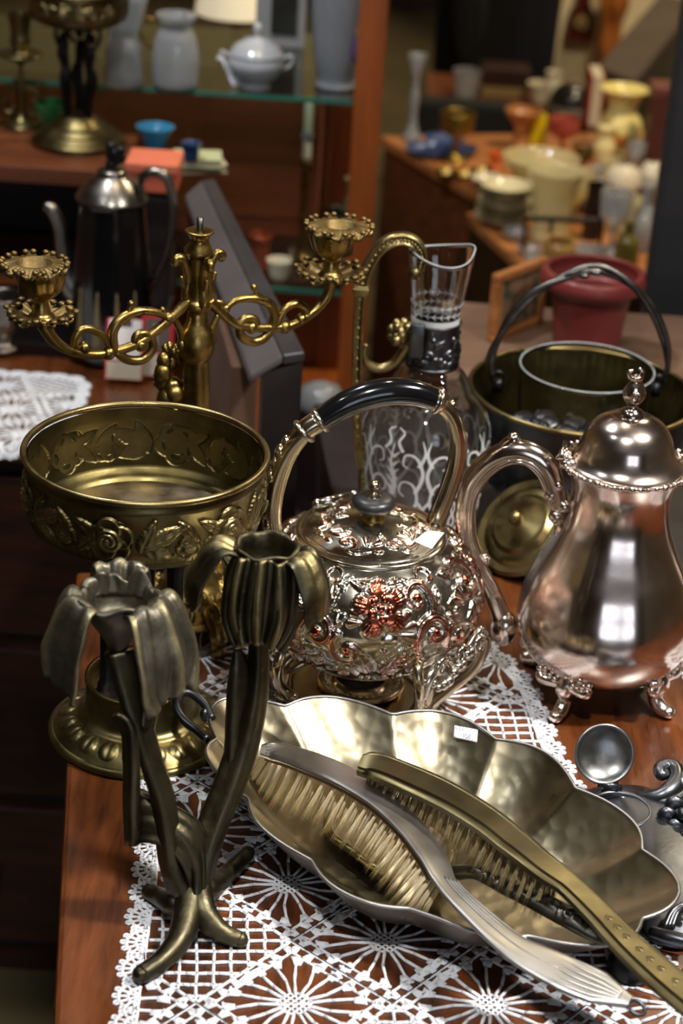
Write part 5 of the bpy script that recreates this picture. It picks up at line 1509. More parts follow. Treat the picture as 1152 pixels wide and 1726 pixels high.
petal(cr + V(0.004, 0, 0), -28, 0.022, 0.033, 0.0150, 1.0, 'petal', M['bronze'], lift=0.004, narrow=0.8, tipw=0.7, ampf=0.0008)
b = MB()
for k in range(4): b.tube(smooth([cr + V(-0.006 + 0.005 * k, 0.0, -0.012), cr + V(-0.007 + 0.005 * k, -0.019, -0.020), cr + V(-0.003 + 0.0025 * k, -0.019, -0.042), cr + V(-0.001 + 0.001 * k, -0.013, -0.052)], 6), [0.002, 0.0034, 0.003, 0.0015], 8)
b.build('petal_ridge', M['bronze'], iris)
cl_ = ip(200, 1010, 1.078)
cup(cl_, 0.017, 0.0235, 0.040, M['bronzedust'], 0.10)
petal(cl_ + V(0.004, 0.0, 0), -30, 0.026, 0.052, 0.0290, 2.3, 'petal', M['bronzedust'], lift=0.006, narrow=0.55, tipw=0.75, ampf=0.0030)
petal(cl_ + V(-0.006, 0, 0), 208, 0.022, 0.048, 0.0270, 1.8, 'petal', M['bronzedust'], lift=0.005, narrow=0.6, tipw=0.8, ampf=0.0028)
petal(cl_ + V(0, 0.006, 0), 95, 0.018, 0.036, 0.0200, 2.0, 'petal', M['bronzedust'], lift=0.012, narrow=0.7, tipw=0.7)
rows = []
for i in range(8):
    t = i / 7
    row = []
    for a in np.linspace(math.radians(15), math.radians(165), 40):
        rr_ = 0.0205 + 0.004 * t + 0.0022 * math.sin(8 * a + 1.3 * math.sin(3 * a)) * t + 0.0004 * math.sin(23 * a)
        row.append(cl_ + V(rr_ * math.cos(a), rr_ * math.sin(a) * 0.9, -0.006 + 0.017 * t * (0.72 + 0.22 * math.sin(6.5 * a + 0.6) + 0.16 * math.sin(11 * a + 2)) * (0.55 + 0.45 * math.sin(a))))
    rows.append(row)
b = MB(); b.sheet(np.array(rows), 0.0042); b.build('standard_petals', M['bronzedust'], iris)

# ------------------------------------------------------------------ tilted brass lid behind the coffee pot
L0 = on(868, 965, 0) + V(0, 0.006, 0)
bl = thing('brass_dish', 'ringed brass dish leaning on its edge behind the coffee pot', 'dish', L0)
ln = unit(V(-0.55, -0.45, 0.70)); lu = unit(np.cross(ln, V(0, 0, 1))); lv = np.cross(ln, lu)
cc = L0 + V(0.008, 0.01, 0.036)
def lr(r, h): return [cc + r * (math.cos(a) * lu + math.sin(a) * lv) + ln * h for a in np.linspace(0, 2 * PI, 64, endpoint=False)]
b = MB(); b.grid(np.array([lr(*z) for z in ((0.0001, -0.003), (0.040, -0.002), (0.0475, 0.001), (0.0490, 0.003), (0.0460, 0.0055), (0.040, 0.004), (0.036, 0.0075), (0.030, 0.008), (0.026, 0.012), (0.020, 0.0125), (0.010, 0.018), (0.0001, 0.019))]), wrapv=True)
b.build('disc', M['brass'], bl, autosmooth=40)
b = MB(); b.ball(cc + ln * 0.022, 0.007, 12, 8); b.build('boss', M['brass'], bl)

# ------------------------------------------------------------------ crochet lace
class Lace:
    def __init__(s): s.seg = []; s.patch = []
    def line(s, a, b, w=0.00075, n=1): s.seg.append((np.array(a, float), np.array(b, float), w * 1.15))
    def poly(s, pts, w=0.00075, closed=False):
        p = [np.array(q, float) for q in pts]
        for i in range(len(p) - (0 if closed else 1)): s.line(p[i], p[(i + 1) % len(p)], w)
    def cluster(s, p, d, sz):
        """a fan of trebles: narrow at p, wide at p + d*sz"""
        d = np.array(d, float); d = d / np.hypot(*d); q = np.array([-d[1], d[0]])
        p = np.array(p, float)
        s.patch.append([p - q * sz * 0.22, p + q * sz * 0.22, p + d * sz + q * sz * 0.55, p + d * sz - q * sz * 0.55])
        for k in (-0.42, -0.14, 0.14, 0.42): s.line(p + q * sz * k * 0.5, p + d * sz + q * sz * k * 1.1, 0.0006)
        s.line(p + d * sz - q * sz * 0.62, p + d * sz + q * sz * 0.62, 0.0008)
    def mesh(s, name, mat_, zf, keep=None, parent=None):
        vs, fs = [], []
        for a, b, w in s.seg:
            if keep is not None and not keep((a + b) / 2): continue
            d = b - a; L_ = np.hypot(*d)
            if L_ < 1e-6: continue
            d /= L_; q = np.array([-d[1], d[0]])
            m_ = max(1, int(L_ / 0.004))
            o = len(vs)
            for i in range(m_ + 1):
                p = a + d * L_ * i / m_
                j = 0.00012 * math.sin(p[0] * 2500 + p[1] * 1900)
                ww = w * (1 + 0.15 * math.sin(i * 2.1))
                z = zf(p)
                vs += [(p[0] - q[0] * ww, p[1] - q[1] * ww, z + 0.0001), (p[0] - q[0] * ww * .55 + j, p[1] - q[1] * ww * .55, z + w * 1.25), (p[0] + q[0] * ww * .55 + j, p[1] + q[1] * ww * .55, z + w * 1.25), (p[0] + q[0] * ww, p[1] + q[1] * ww, z + 0.0001)]
            for i in range(m_):
                e = o + 4 * i
                for k in range(3): fs.append([e + k, e + 4 + k, e + 5 + k, e + 1 + k])
            fs.append([o, o + 1, o + 2, o + 3]); e = o + 4 * m_; fs.append([e + 3, e + 2, e + 1, e])
        for pt in s.patch:
            if keep is not None and not keep(sum(pt) / 4): continue
            o = len(vs)
            for p in pt: vs.append((p[0], p[1], zf(p) + 0.0003))
            for p in pt: vs.append((p[0], p[1], zf(p) + 0.00085))
            fs.append([o + 4, o + 5, o + 6, o + 7])
            for k in range(4): fs.append([o + k, o + (k + 1) % 4, o + 4 + (k + 1) % 4, o + 4 + k])
        b = MB(); b.add(np.array(vs), fs)
        return b.build(name, mat_, parent, smoothed=True)
def sun_tile(L_, o, a, b, seed=0):
    """sunburst tile; o centre, a/b half vectors of the tile"""
    f = lambda x, y: np.array(o) + np.array(a) * x + np.array(b) * y
    p = np.hypot(*a)
    for k in np.linspace(-0.2, 0.2, 6):      # woven heart
        m_ = math.sqrt(max(0, 0.22 ** 2 - k * k)) + 0.03
        L_.line(f(k, -m_), f(k, m_), 0.0006); L_.line(f(-m_, k), f(m_, k), 0.0006)
        L_.line(f(k * .7 - .12, -m_ + k * .7 + .1), f(k * .7 + .1, m_ + k * .7 - .12), 0.0005)
    n = 18
    for k in range(n):
        t = 2 * PI * (k + 0.5) / n
        e = 0.74 / max(abs(math.cos(t)), abs(math.sin(t))) ** 0.55
        r0 = 0.22
        q0 = f(r0 * math.cos(t), r0 * math.sin(t))
        t1 = t + 0.03; e2 = min(e, 0.86)
        mid = f((r0 + e2) / 2 * math.cos(t + 0.05 * (-1) ** k), (r0 + e2) / 2 * math.sin(t + 0.05 * (-1) ** k))
        L_.poly([q0, mid, f(e2 * math.cos(t1), e2 * math.sin(t1))], 0.00085)
        d = f(math.cos(t), math.sin(t)) - f(0, 0)
        L_.cluster(f(e2 * math.cos(t), e2 * math.sin(t)), d, p * 0.17)
    m_ = 7
    for sx, sy, tx, ty in ((1, -1, 0, 1), (1, 1, -1, 0), (-1, 1, 0, -1), (-1, -1, 1, 0)):
        for i in range(m_):
            x = sx + tx * 2 * (i + 0.5) / m_; y = sy + ty * 2 * (i + 0.5) / m_
            c0 = f(x * 0.97, y * 0.97)
            d = f(-x if tx == 0 else 0, -y if ty == 0 else 0) - f(0, 0)
            L_.cluster(c0, d, p * 0.15)
            L_.line(f(sx + tx * 2 * i / m_, sy + ty * 2 * i / m_), f(sx + tx * 2 * (i + 1) / m_, sy + ty * 2 * (i + 1) / m_), 0.0008)
            L_.line(f((sx + tx * 2 * (i) / m_) * 0.82, (sy + ty * 2 * (i) / m_) * 0.82), f((sx + tx * 2 * (i + 1) / m_) * 0.82, (sy + ty * 2 * (i + 1) / m_) * 0.82), 0.0007)
def grid_tile(L_, o, a, b):
    f = lambda x, y: np.array(o) + np.array(a) * x + np.array(b) * y
    n = 11
    for k in range(n):
        q = -1.8 + 3.6 * k / (n - 1)          # lines x + y = q and x - y = q inside the square
        m_ = 2 - abs(q)
        for sg in (1, -1):
            L_.poly([f(q / 2 + s * m_ / 2 + 0.012 * math.sin(7 * s + k), sg * (q / 2 - s * m_ / 2)) for s in np.linspace(-1, 1, 9)], 0.0009)
    for s0, s1 in (((-1, -1), (1, -1)), ((1, -1), (1, 1)), ((1, 1), (-1, 1)), ((-1, 1), (-1, -1))):
        L_.poly([f(s0[0] + (s1[0] - s0[0]) * q, s0[1] + (s1[1] - s0[1]) * q) for q in np.linspace(0, 1, 11)], 0.0009)
def lace_border(L_, path, depth, pitch):
    """scalloped loops outside a closed outline"""
    p = np.array(path)
    seg = np.hypot(*np.diff(np.vstack([p, p[:1]]), axis=0).T)
    tot = seg.sum(); n = max(6, int(tot / pitch))
    cum = np.concatenate([[0], np.cumsum(seg)])
    pc = np.vstack([p, p[:1]])
    P_ = lambda s: np.array([np.interp(s % tot, cum, pc[:, 0]), np.interp(s % tot, cum, pc[:, 1])])
    for k in range(n):
        s0, s1 = k * tot / n, (k + 1) * tot / n
        a, b = P_(s0), P_(s1)
        t = (b - a) / max(1e-9, np.hypot(*(b - a))); nn_ = np.array([t[1], -t[0]])
        L_.line(a, b, 0.0009)
        m_ = (a + b) / 2
        w_ = np.hypot(*(b - a)) / 2
        for sc, dp in ((0.55, 0.5), (1.0, 0.92)):
            arc = [m_ + t * w_ * sc * math.cos(q) + nn_ * depth * dp * math.sin(q) for q in np.linspace(PI, 0, 13)]
            L_.poly(arc, 0.0010)
        for q in np.linspace(0.25, PI - 0.25, 7):
            p0 = m_ + t * w_ * 0.55 * math.cos(q) + nn_ * depth * 0.5 * math.sin(q); p1 = m_ + t * w_ * math.cos(q) + nn_ * depth * 0.92 * math.sin(q)
            L_.line(p0, p1, 0.0007)
            pc_ = m_ + t * (w_ + 0.0016) * math.cos(q) + nn_ * (depth * 0.92 + 0.0020) * math.sin(q)
            L_.poly([pc_ + 0.0017 * np.array([math.cos(z), math.sin(z)]) for z in np.linspace(0, 2 * PI, 6, endpoint=False)], 0.0007, closed=True)
        for q in (0.6, 1.2, 1.9, 2.5):
            L_.line(m_ + t * w_ * 0.12 * math.cos(q), m_ + t * w_ * 0.55 * math.cos(q) + nn_ * depth * 0.5 * math.sin(q), 0.0007)
def inpoly(poly, p):
    x, y = p; ins = False; n = len(poly)
    for i in range(n):
        x1, y1 = poly[i]; x2, y2 = poly[(i + 1) % n]
        if (y1 > y) != (y2 > y) and x < (x2 - x1) * (y - y1) / (y2 - y1) + x1: ins = not ins
    return ins
def make_doily(name, label, poly, o, ang, pitch, zf, border=0.014, bp=0.026, group=None):
    L_ = Lace()
    a = np.array([math.cos(ang), math.sin(ang)]) * pitch / 2; b = np.array([-a[1], a[0]])
    lo = np.min(poly, 0); hi = np.max(poly, 0)
    for i in range(-9, 10):
        for j in range(-9, 10):
            q = np.array(o) + 2 * a * i + 2 * b * j
            if q[0] < lo[0] - pitch or q[0] > hi[0] + pitch or q[1] < lo[1] - pitch or q[1] > hi[1] + pitch: continue
            if i % 2 and j % 2: grid_tile(L_, q, a, b)
            else: sun_tile(L_, q, a, b)
    L_.seg = [s for s in L_.seg if inpoly(poly, (s[0] + s[1]) / 2)]
    L_.patch = [p for p in L_.patch if inpoly(poly, sum(p) / 4)]
    lace_border(L_, poly, border, bp)
    return tag(L_.mesh(name, M['lace'], zf), label, 'doily', group)
mainpoly = [(-0.100, 0.865), (0.262, 0.905), (0.246, 0.985), (0.212, 1.06), (0.180, 1.16), (0.178, 1.24), (0.162, 1.30), (0.152, 1.38), (0.125, 1.44), (0.06, 1.50), (-0.04, 1.54), (-0.125, 1.54), (-0.130, 1.42), (-0.125, 1.30), (-0.115, 1.18), (-0.108, 1.10), (-0.106, 1.00)]
make_doily('crochet_doily', 'large white crochet doily under the dish and kettle', mainpoly, (0.046, 1.051), math.radians(-40), 0.086, lambda p: 0.0004)
a_ = np.linspace(0, 2 * PI, 28, endpoint=False)
make_doily('crochet_doily', 'small white crochet doily right of the coffee pot, cut off by the picture edge', [(0.372 + 0.075 * math.cos(q), 1.445 + 0.105 * math.sin(q)) for q in a_], (0.37, 1.44), 0.3, 0.086, lambda p: 0.0004)
# ------------------------------------------------------------------ things behind the table
def vase(name, label, cat, x, yb, z, prof_px, m_, n=40, wall=0.0, fn=None, parts=None, Y=None, group=None):
    """turned thing standing at pixel (x, yb) on height z; profile given in photo pixels (half width, height)"""
    p0 = on(x, yb, z) if Y is None else np.array([at(x, yb, Y)[0], Y, z])
    k = mpp(p0)
    pr_ = [(max(0.0001, r * k), h * k) for r, h in prof_px]
    t = thing(name, label, cat, p0, group)
    b = MB()
    pd_ = dense(pr_, 40)[0]
    pd_ = np.concatenate([[[0.0001, 0.0]], pd_])
    if wall:
        inn = pd_[pd_[:, 1] > wall].copy(); inn[:, 0] = np.maximum(inn[:, 0] - wall, 0.0003)
        pd_ = np.concatenate([pd_, inn[::-1], [[0.0002, inn[0, 1]]]])
    b.lathe(pd_, n, p0, fn)
    b.build('body', m_, t)
    return t, p0, k
def part_lathe(t, name, m_, p0, k, prof_px, n=32, fn=None):
    b = MB(); b.lathe([(max(0.0001, r * k), h * k) for r, h in prof_px], n, p0, fn)
    return b.build(name, m_, t)
def part_tube(t, name, m_, pts, rad, n=10, parent=None):
    b = MB(); b.tube(smooth(pts, 6), rad, n)
    return b.build(name, m_, parent or t)
def part_box(t, name, m_, lo, hi, rz=0, piv=None, bevel=0.002):
    b = MB(); b.box(lo, hi, rz, piv)
    return b.build(name, m_, t, smoothed=False, bevel=bevel)

# dark side table that carries jug and basket
sdt = thing('side_table', 'nearly black side table under the glass jug and metal basket', 'table', (0.45, 1.78, FZ))
Sd = T0 + ty * (LT + 0.006) + tx * 0.236
b = MB(); prism(b, [Sd, Sd + tx * 0.52, Sd + tx * 0.52 + ty * 0.37, Sd + ty * 0.37], -0.03, 0.0); b.build('tabletop', M['darkside'], sdt, smoothed=False, bevel=0.002)
b = MB(); prism(b, [Sd + tx * .02 + ty * .02, Sd + tx * 0.50 + ty * .02, Sd + tx * 0.50 + ty * 0.35, Sd + tx * .02 + ty * 0.35], -0.12, -0.03); b.build('apron', M['darkside'], sdt, smoothed=False)
for u_, v_ in ((.04, .04), (.48, .04), (.04, .33), (.48, .33)):
    q = Sd + tx * u_ + ty * v_
    part_box(sdt, 'leg', M['darkside'], (q[0] - 0.016, q[1] - 0.016, FZ), (q[0] + 0.016, q[1] + 0.016, -0.12))
# pale board table behind it
pbt = thing('board_table', 'low tan wooden table behind the metal basket, carrying the red pot', 'table', (0.45, 2.18, FZ))
M['tanboard'] = wood('tan_board', (104, 78, 62), (134, 104, 84), 4, (1, 8, 8), (0.5, 0.6), 0.0)
part_box(pbt, 'tabletop', M['tanboard'], (0.115, 2.06, -0.035), (0.80, 2.30, -0.01))
for q in ((0.15, 2.09), (0.77, 2.09), (0.15, 2.27), (0.77, 2.27)):
    part_box(pbt, 'leg', M['brownwood'], (q[0] - 0.02, q[1] - 0.02, FZ), (q[0] + 0.02, q[1] + 0.02, -0.035))
# dark bench end leaning across the view
be = thing('bench_end', 'dark grey painted wooden bench end between candelabrum and kettle', 'bench', (-0.08, 1.95, FZ))
fr_l, fr_r = at(430, 606, 1.70), at(515, 594, 1.70)
ztop = fr_r[2]
bk_r = on(362, 300, ztop); bk_l = on(318, 306, ztop)
fr_m = fr_l * 0.45 + fr_r * 0.55; bk_m = bk_l * 0.5 + bk_r * 0.5
b = MB()
def strip(mb, quad, th_):
    q = np.array(quad); lo = q - V(0, 0, th_)
    mb.add(np.vstack([lo, q]), [[3, 2, 1, 0], [4, 5, 6, 7], [0, 1, 5, 4], [1, 2, 6, 5], [2, 3, 7, 6], [3, 0, 4, 7]])
fl2 = fr_l + V(-0.004, 0, -0.016); bl2 = bk_l + V(-0.004, 0, -0.016)
strip(b, [fr_m, fr_r, bk_r, bk_m], 0.010)
be_t = b.build('top_rail', M['darkpaint'], be, smoothed=False, bevel=0.002)
b = MB(); strip(b, [fl2, fr_m + V(0, 0, -0.0003), bk_m + V(0, 0, -0.0003), bl2], 0.008)
M['greypaint'] = mat('grey_painted_bevel', (76, 71, 71), (92, 87, 86), 0, (0.35, 0.5), 12)
b.build('bevelled_edge', M['greypaint'], be, smoothed=False, bevel=0.002)
b = MB()
fb_l, fb_r = V(fr_l[0] + 0.012, 1.702, FZ), V(fr_r[0] + 0.002, 1.702, FZ)
v = np.array([fb_l, fb_r, V(fr_r[0] - 0.006, 1.725, FZ), V(fr_l[0] + 0.008, 1.725, FZ), V(fl2[0] + 0.012, 1.702, ztop - 0.024), V(fr_r[0] - 0.002, 1.702, ztop - 0.010), V(fr_r[0] - 0.008, 1.725, ztop - 0.010), V(fl2[0] + 0.008, 1.725, ztop - 0.024)])
b.add(v, [[3, 2, 1, 0], [4, 5, 6, 7], [0, 1, 5, 4], [1, 2, 6, 5], [2, 3, 7, 6], [3, 0, 4, 7]])
b.build('front_leg', M['darkside'], be, smoothed=False)
part_box(be, 'rear_leg', M['darkside'], (bk_l[0] + 0.004, bk_l[1] - 0.03, FZ), (bk_r[0] - 0.004, bk_r[1] - 0.008, ztop - 0.02))
cbx = thing('cardboard_folder', 'brown cardboard folder standing against the dark bench end', 'folder', (fl2[0] - 0.02, 1.85, FZ))
b = MB()
v0 = np.array([V(fl2[0] - 0.022, 1.78, -0.30), V(fl2[0] + 0.004, 1.78, -0.30), V(fl2[0] + 0.004 - 0.06, 2.1, -0.30), V(fl2[0] - 0.022 - 0.06, 2.1, -0.30)])
b.add(np.vstack([v0, v0 + V(0, 0, 0.30 + ztop - 0.05)]), [[3, 2, 1, 0], [4, 5, 6, 7], [0, 1, 5, 4], [1, 2, 6, 5], [2, 3, 7, 6], [3, 0, 4, 7]])
b.build('cover', M['cardboard'], cbx, smoothed=False, bevel=0.002)
b = MB(); v1 = v0 + V(-0.008, 0.03, 0)
b.add(np.vstack([v1, v1 + V(0.004, 0, 0.30 + ztop - 0.10)]), [[3, 2, 1, 0], [4, 5, 6, 7], [0, 1, 5, 4], [1, 2, 6, 5], [2, 3, 7, 6], [3, 0, 4, 7]])
b.build('inner_sheet', M['darkside'], cbx, smoothed=False)
part_box(cbx, 'stand', M['mahogany'], (fl2[0] - 0.08, 1.78, FZ), (fl2[0] + 0.004, 2.1, -0.30))

# ------------------------------------------------------------------ glass display cabinet
CY = 2.65
cabi = thing('display_cabinet', 'glass display cabinet with an orange-brown wooden post and glass shelves', 'cabinet', (-0.42, 2.85, FZ))
zs = float(at(330, 150, CY)[2])
zl = float(at(520, 485, CY)[2])
part_box(cabi, 'post', M['redwood'], (-0.0185, CY - 0.02, FZ), (0.0185, CY + 0.02, 1.25))
part_box(cabi, 'post', M['redwood'], (-0.92, CY - 0.02, FZ), (-0.88, CY + 0.02, 1.25))
part_box(cabi, 'post', M['redwood'], (-0.055, 3.02, FZ), (-0.020, 3.06, 1.25))
part_box(cabi, 'post', M['redwood'], (-0.92, 3.02, FZ), (-0.88, 3.06, 1.25))
part_box(cabi, 'base', M['brownwood'], (-0.88, CY - 0.015, FZ), (-0.0185, 3.05, -0.44))
part_box(cabi, 'plinth_board', M['redwood'], (-0.88, CY - 0.03, -0.44), (-0.0185, 3.05, -0.40))
part_box(cabi, 'cornice', M['redwood'], (-0.94, CY - 0.04, 1.25), (0.04, 3.08, 1.30))
for z_ in (zs, zl):
    gs = part_box(cabi, 'glass_shelf', M['shelfglass'], (-0.878, CY - 0.005, z_ - 0.006), (-0.02, 3.02, z_), bevel=0.0)
    part_box(gs, 'polished_edge', plain('green_glass_edge', (46, 104, 88), 0.15, coat=0.4), (-0.878, CY - 0.0085, z_ - 0.006), (-0.02, CY - 0.0055, z_), bevel=0.0)
part_box(cabi, 'back_panel', M['redchest'], (-0.88, 3.03, -0.40), (-0.056, 3.045, zs - 0.09))
# wooden box standing on the lower shelf inside
wb = thing('wooden_chest', 'reddish brown wooden chest inside the display cabinet', 'chest', (-0.24, 2.93, zl))
part_box(wb, 'body', M['redchest'] if 'redchest' in M else M['brownwood'], (-0.40, 2.86, zl), (-0.065, 3.015, zs - 0.035))
part_box(wb, 'lid_moulding', M['brownwood'], (-0.41, 2.85, zs - 0.035), (-0.06, 3.018, zs - 0.020))
part_box(wb, 'door_panel', M['redchest'], (-0.38, 2.855, zl + 0.03), (-0.24, 2.861, zs - 0.06))
part_box(wb, 'door_panel', M['redchest'], (-0.225, 2.855, zl + 0.03), (-0.085, 2.861, zs - 0.06))
PW = plain('grey_porcelain', (172, 176, 182), 0.15, coat=0.3)
def ribv(T, R, Z): return R * (1 + 0.015 * np.cos(16 * T)), Z
# upper shelf
vase('glass_jar', 'clear flared glass jar on the cabinet shelf, behind the nymph compote', 'jar', 208, 143, zs, [(30, 0), (34, 6), (31, 40), (29, 66), (24, 84), (30, 105), (40, 150)], M['milkglass'], wall=0.0018, fn=ribv)
t, p0, k = vase('glass_jar', 'squat shouldered glass jar in the middle of the cabinet shelf', 'jar', 295, 146, zs, [(34, 0), (39, 8), (40, 50), (34, 84), (26, 100), (33, 116), (34, 122)], M['milkglass'], wall=0.0018)
part_tube(t, 'handle', M['gilt'], [p0 + V(-33 * k, 0, 108 * k), p0 + V(-56 * k, 0, 112 * k), p0 + V(-60 * k, 0, 85 * k), p0 + V(-40 * k, 0, 62 * k)], 0.0022)
t, p0, k = vase('sugar_bowl', 'round grey porcelain sugar bowl with domed lid on the cabinet shelf', 'sugar bowl', 430, 148, zs, [(24, 0), (26, 5), (22, 10), (38, 22), (47, 40), (44, 56), (45, 58)], PW)
lidp = part_lathe(t, 'lid', PW, p0, k, [(46, 58), (43, 62), (36, 72), (20, 82), (8, 86)])
part_lathe(t, 'knob', PW, p0, k, [(6, 85), (4, 92), (8, 100), (5, 108), (0.1, 109)])
for s in (-1, 1): part_tube(t, 'handle', PW, [p0 + V(44 * s * k, 0, 50 * k), p0 + V(58 * s * k, 0, 58 * k), p0 + V(60 * s * k, 0, 44 * k), p0 + V(46 * s * k, 0, 34 * k)], 0.0022)
t, p0, k = vase('tall_vase', 'tall pale grey glass vase at the right end of the cabinet shelf', 'vase', 566, 147, zs, [(34, 0), (36, 6), (33, 14), (40, 50), (46, 110), (50, 165), (52, 190)], plain('grey_vase', (150, 156, 162), 0.12, trans=0.35), wall=0.0022)
b = MB(); q = p0 + V(33 * k, -34 * k, 78 * k); b.ball(q, 15 * k, 12, 8, (1, 0.25, 1.8)); b.build('painted_violet', plain('violet_flower', (96, 70, 110), 0.5), t)
b = MB(); b.ball(q + V(3 * k, -2 * k, 24 * k), 8 * k, 12, 8, (1, 0.25, 1.2)); b.build('painted_bud', plain('ochre_bud', (140, 104, 40), 0.5), t)
mr_ = thing('framed_mirror', 'small grey framed mirror standing behind the sugar bowl', 'mirror', (at(470, 115, 2.92)[0], 2.92, zs))
q = at(470, 115, 2.92)
part_box(mr_, 'frame', plain('grey_frame', (140, 140, 142), 0.3), (q[0] - 0.036, 2.915, zs), (q[0] + 0.036, 2.925, zs + 0.11))
part_box(mr_, 'glass', plain('dim_mirror', (90, 90, 84), 0.1, metal=0.8), (q[0] - 0.014, 2.911, zs + 0.02), (q[0] + 0.024, 2.914, zs + 0.085))
nk = thing('folded_napkin', 'crumpled white napkin left of the sugar bowl on the shelf', 'napkin', on(383, 146, zs))
b = MB(); q = on(383, 146, zs)
A = np.array([[q + V(-0.016 + 0.006 * i + 0.003 * math.sin(j), 0.004 * math.cos(2 * i + j), 0.034 - 0.006 * i + 0.010 * math.sin(i * 1.3 + j * 0.9) * (i < 5) - 0.0 * j) + V(0.002 * j, 0.003 * j, 0) for j in range(6)] for i in range(6)])
A[..., 2] = np.maximum(A[..., 2], zs + 0.0015)
b.sheet(A, 0.002); b.build('cloth', M['paper'], nk)
# cream table lamp farther behind, glimpsed above the shelf
lp = thing('table_lamp', 'cream shaded table lamp glimpsed through the top of the cabinet', 'lamp', V(at(400, 20, 3.6)[0], 3.6, -0.30))
M['shade'] = mat('cream_lamp_shade', (232, 222, 190), (240, 230, 200), 0, (0.7, 0.8), 8, emit=((255, 236, 196), 0.35))
lq = np.array(lp.location)
b = MB(); b.lathe([(0.075, 0.335), (0.055, 0.46)], 40, lq); b.build('shade', M['shade'], lp)
b = MB(); b.lathe([(0.0001, 0), (0.05, 0), (0.05, 0.012), (0.02, 0.03), (0.03, 0.1), (0.035, 0.17), (0.018, 0.24), (0.010, 0.30), (0.010, 0.40)], 32, lq); b.build('stem', M['brass'], lp)
ltb = thing('lamp_table', 'plain brown table behind the display cabinet carrying the cream lamp', 'table', V(lq[0] - 0.1, 3.62, FZ))
part_box(ltb, 'tabletop', M['brownwood'], (lq[0] - 0.5, 3.35, -0.325), (lq[0] + 0.25, 3.95, -0.30))
for q in ((-0.46, 3.4), (0.21, 3.4), (-0.46, 3.9), (0.21, 3.9)): part_box(ltb, 'leg', M['brownwood'], (lq[0] + q[0] - 0.02, q[1] - 0.02, FZ), (lq[0] + q[0] + 0.02, q[1] + 0.02, -0.325))
# lower shelf of the cabinet: small ornaments
cop = plain('copper', (186, 104, 70), 0.3, metal=0.8)
crm = plain('cream_china', (206, 198, 176), 0.2, coat=0.3)
vase('copper_beaker', 'small copper beaker on the lower cabinet shelf', 'cup', 436, 452, zl, [(16, 0), (18, 4), (17, 40), (20, 52), (21, 60)], cop, wall=0.001)
vase('cream_cup', 'small cream china cup beside the copper beaker', 'cup', 470, 470, zl, [(12, 0), (16, 5), (20, 24), (22, 34)], crm, wall=0.001)
vase('glass_tumbler', 'clear tumbler on the lower cabinet shelf under the candle cup', 'glass', 505, 468, zl, [(17, 0), (18, 4), (20, 40), (22, 56)], M['glass'], wall=0.0014)
vase('green_glass_bowl', 'green glass bowl on the cabinet shelf behind the nymph compote', 'bowl', 88, 215, 0.09, [(16, 0), (18, 4), (27, 26), (30, 44)], plain('green_glass', (52, 120, 70), 0.1, trans=0.3), wall=0.0014)
t, p0, k = vase('candlestick', 'tall white and gilt candlestick inside the display cabinet', 'candlestick', 508, 436, zl, [(20, 0), (21, 4), (8, 12), (6, 60), (9, 75), (6, 90), (6, 150), (10, 164), (7, 175)], M['gilt'])
part_lathe(t, 'candle', crm, p0, k, [(7, 172), (7, 270), (0.1, 271)])
part_lathe(t, 'drip_ring', PW, p0, k, [(8, 205), (11, 212), (8, 219)])
vase('dark_urn', 'small dark urn on the lower cabinet shelf beside the orange post', 'urn', 568, 446, zl, [(14, 0), (16, 4), (8, 14), (22, 40), (26, 70), (16, 90), (20, 98)], plain('dark_urn', (44, 42, 32), 0.35))
vase('cream_figure_vase', 'pale green vase against the orange post inside the cabinet', 'vase', 590, 446, zl, [(16, 0), (18, 6), (22, 50), (18, 100), (12, 130), (18, 150)], plain('pale_green', (132, 128, 96), 0.3))
# tumbler with pale lid below, in front of the cabinet post
t, p0, k = vase('dark_candle_jar', 'dark glass candle jar with pale glass lid beside the orange post', 'jar', 536, 760, -0.40, [(36, 0), (38, 5), (38, 170), (36, 178)], plain('dark_jar', (36, 26, 26), 0.12, coat=0.5), Y=2.52)
part_lathe(t, 'lid', M['milkglass'], p0, k, [(37, 178), (40, 182), (38, 196), (30, 214), (10, 222), (0.1, 223)])
jst = thing('jar_stool', 'small dark stool under the dark candle jar', 'stool', (p0[0], p0[1], FZ))
part_box(jst, 'seat', M['darkside'], (p0[0] - 0.07, 2.46, -0.42), (p0[0] + 0.045, 2.58, -0.40))
for q in ((-0.06, 2.47), (0.035, 2.47), (-0.06, 2.57), (0.035, 2.57)): part_box(jst, 'leg', M['darkside'], (p0[0] + q[0] - 0.008, q[1] - 0.008, FZ), (p0[0] + q[0] + 0.008, q[1] + 0.008, -0.42))

# ------------------------------------------------------------------ on the dresser
ZD = -0.05
tinq = at(258, 264, 2.34)
rs = thing('riser_box', 'open wooden riser on the dresser carrying the nymph compote', 'riser', (-0.45, 2.3, ZD))
ZR = 0.085
part_box(rs, 'top', M['brownwood'], (-0.80, 2.425, ZR - 0.022), (-0.300, 2.60, ZR))
part_box(rs, 'side', M['mahogany'], (-0.80, 2.43, ZD - 0.0), (-0.785, 2.59, ZR - 0.022)); part_box(rs, 'side', M['mahogany'], (-0.317, 2.43, ZD), (-0.302, 2.59, ZR - 0.022))
part_box(rs, 'back', M['darkside'], (-0.785, 2.58, ZD), (-0.317, 2.59, ZR - 0.022))
part_box(dr, 'shelf_extension', M['mahogany'], (-1.13, 2.40, FZ), (-0.298, 2.60, ZD))
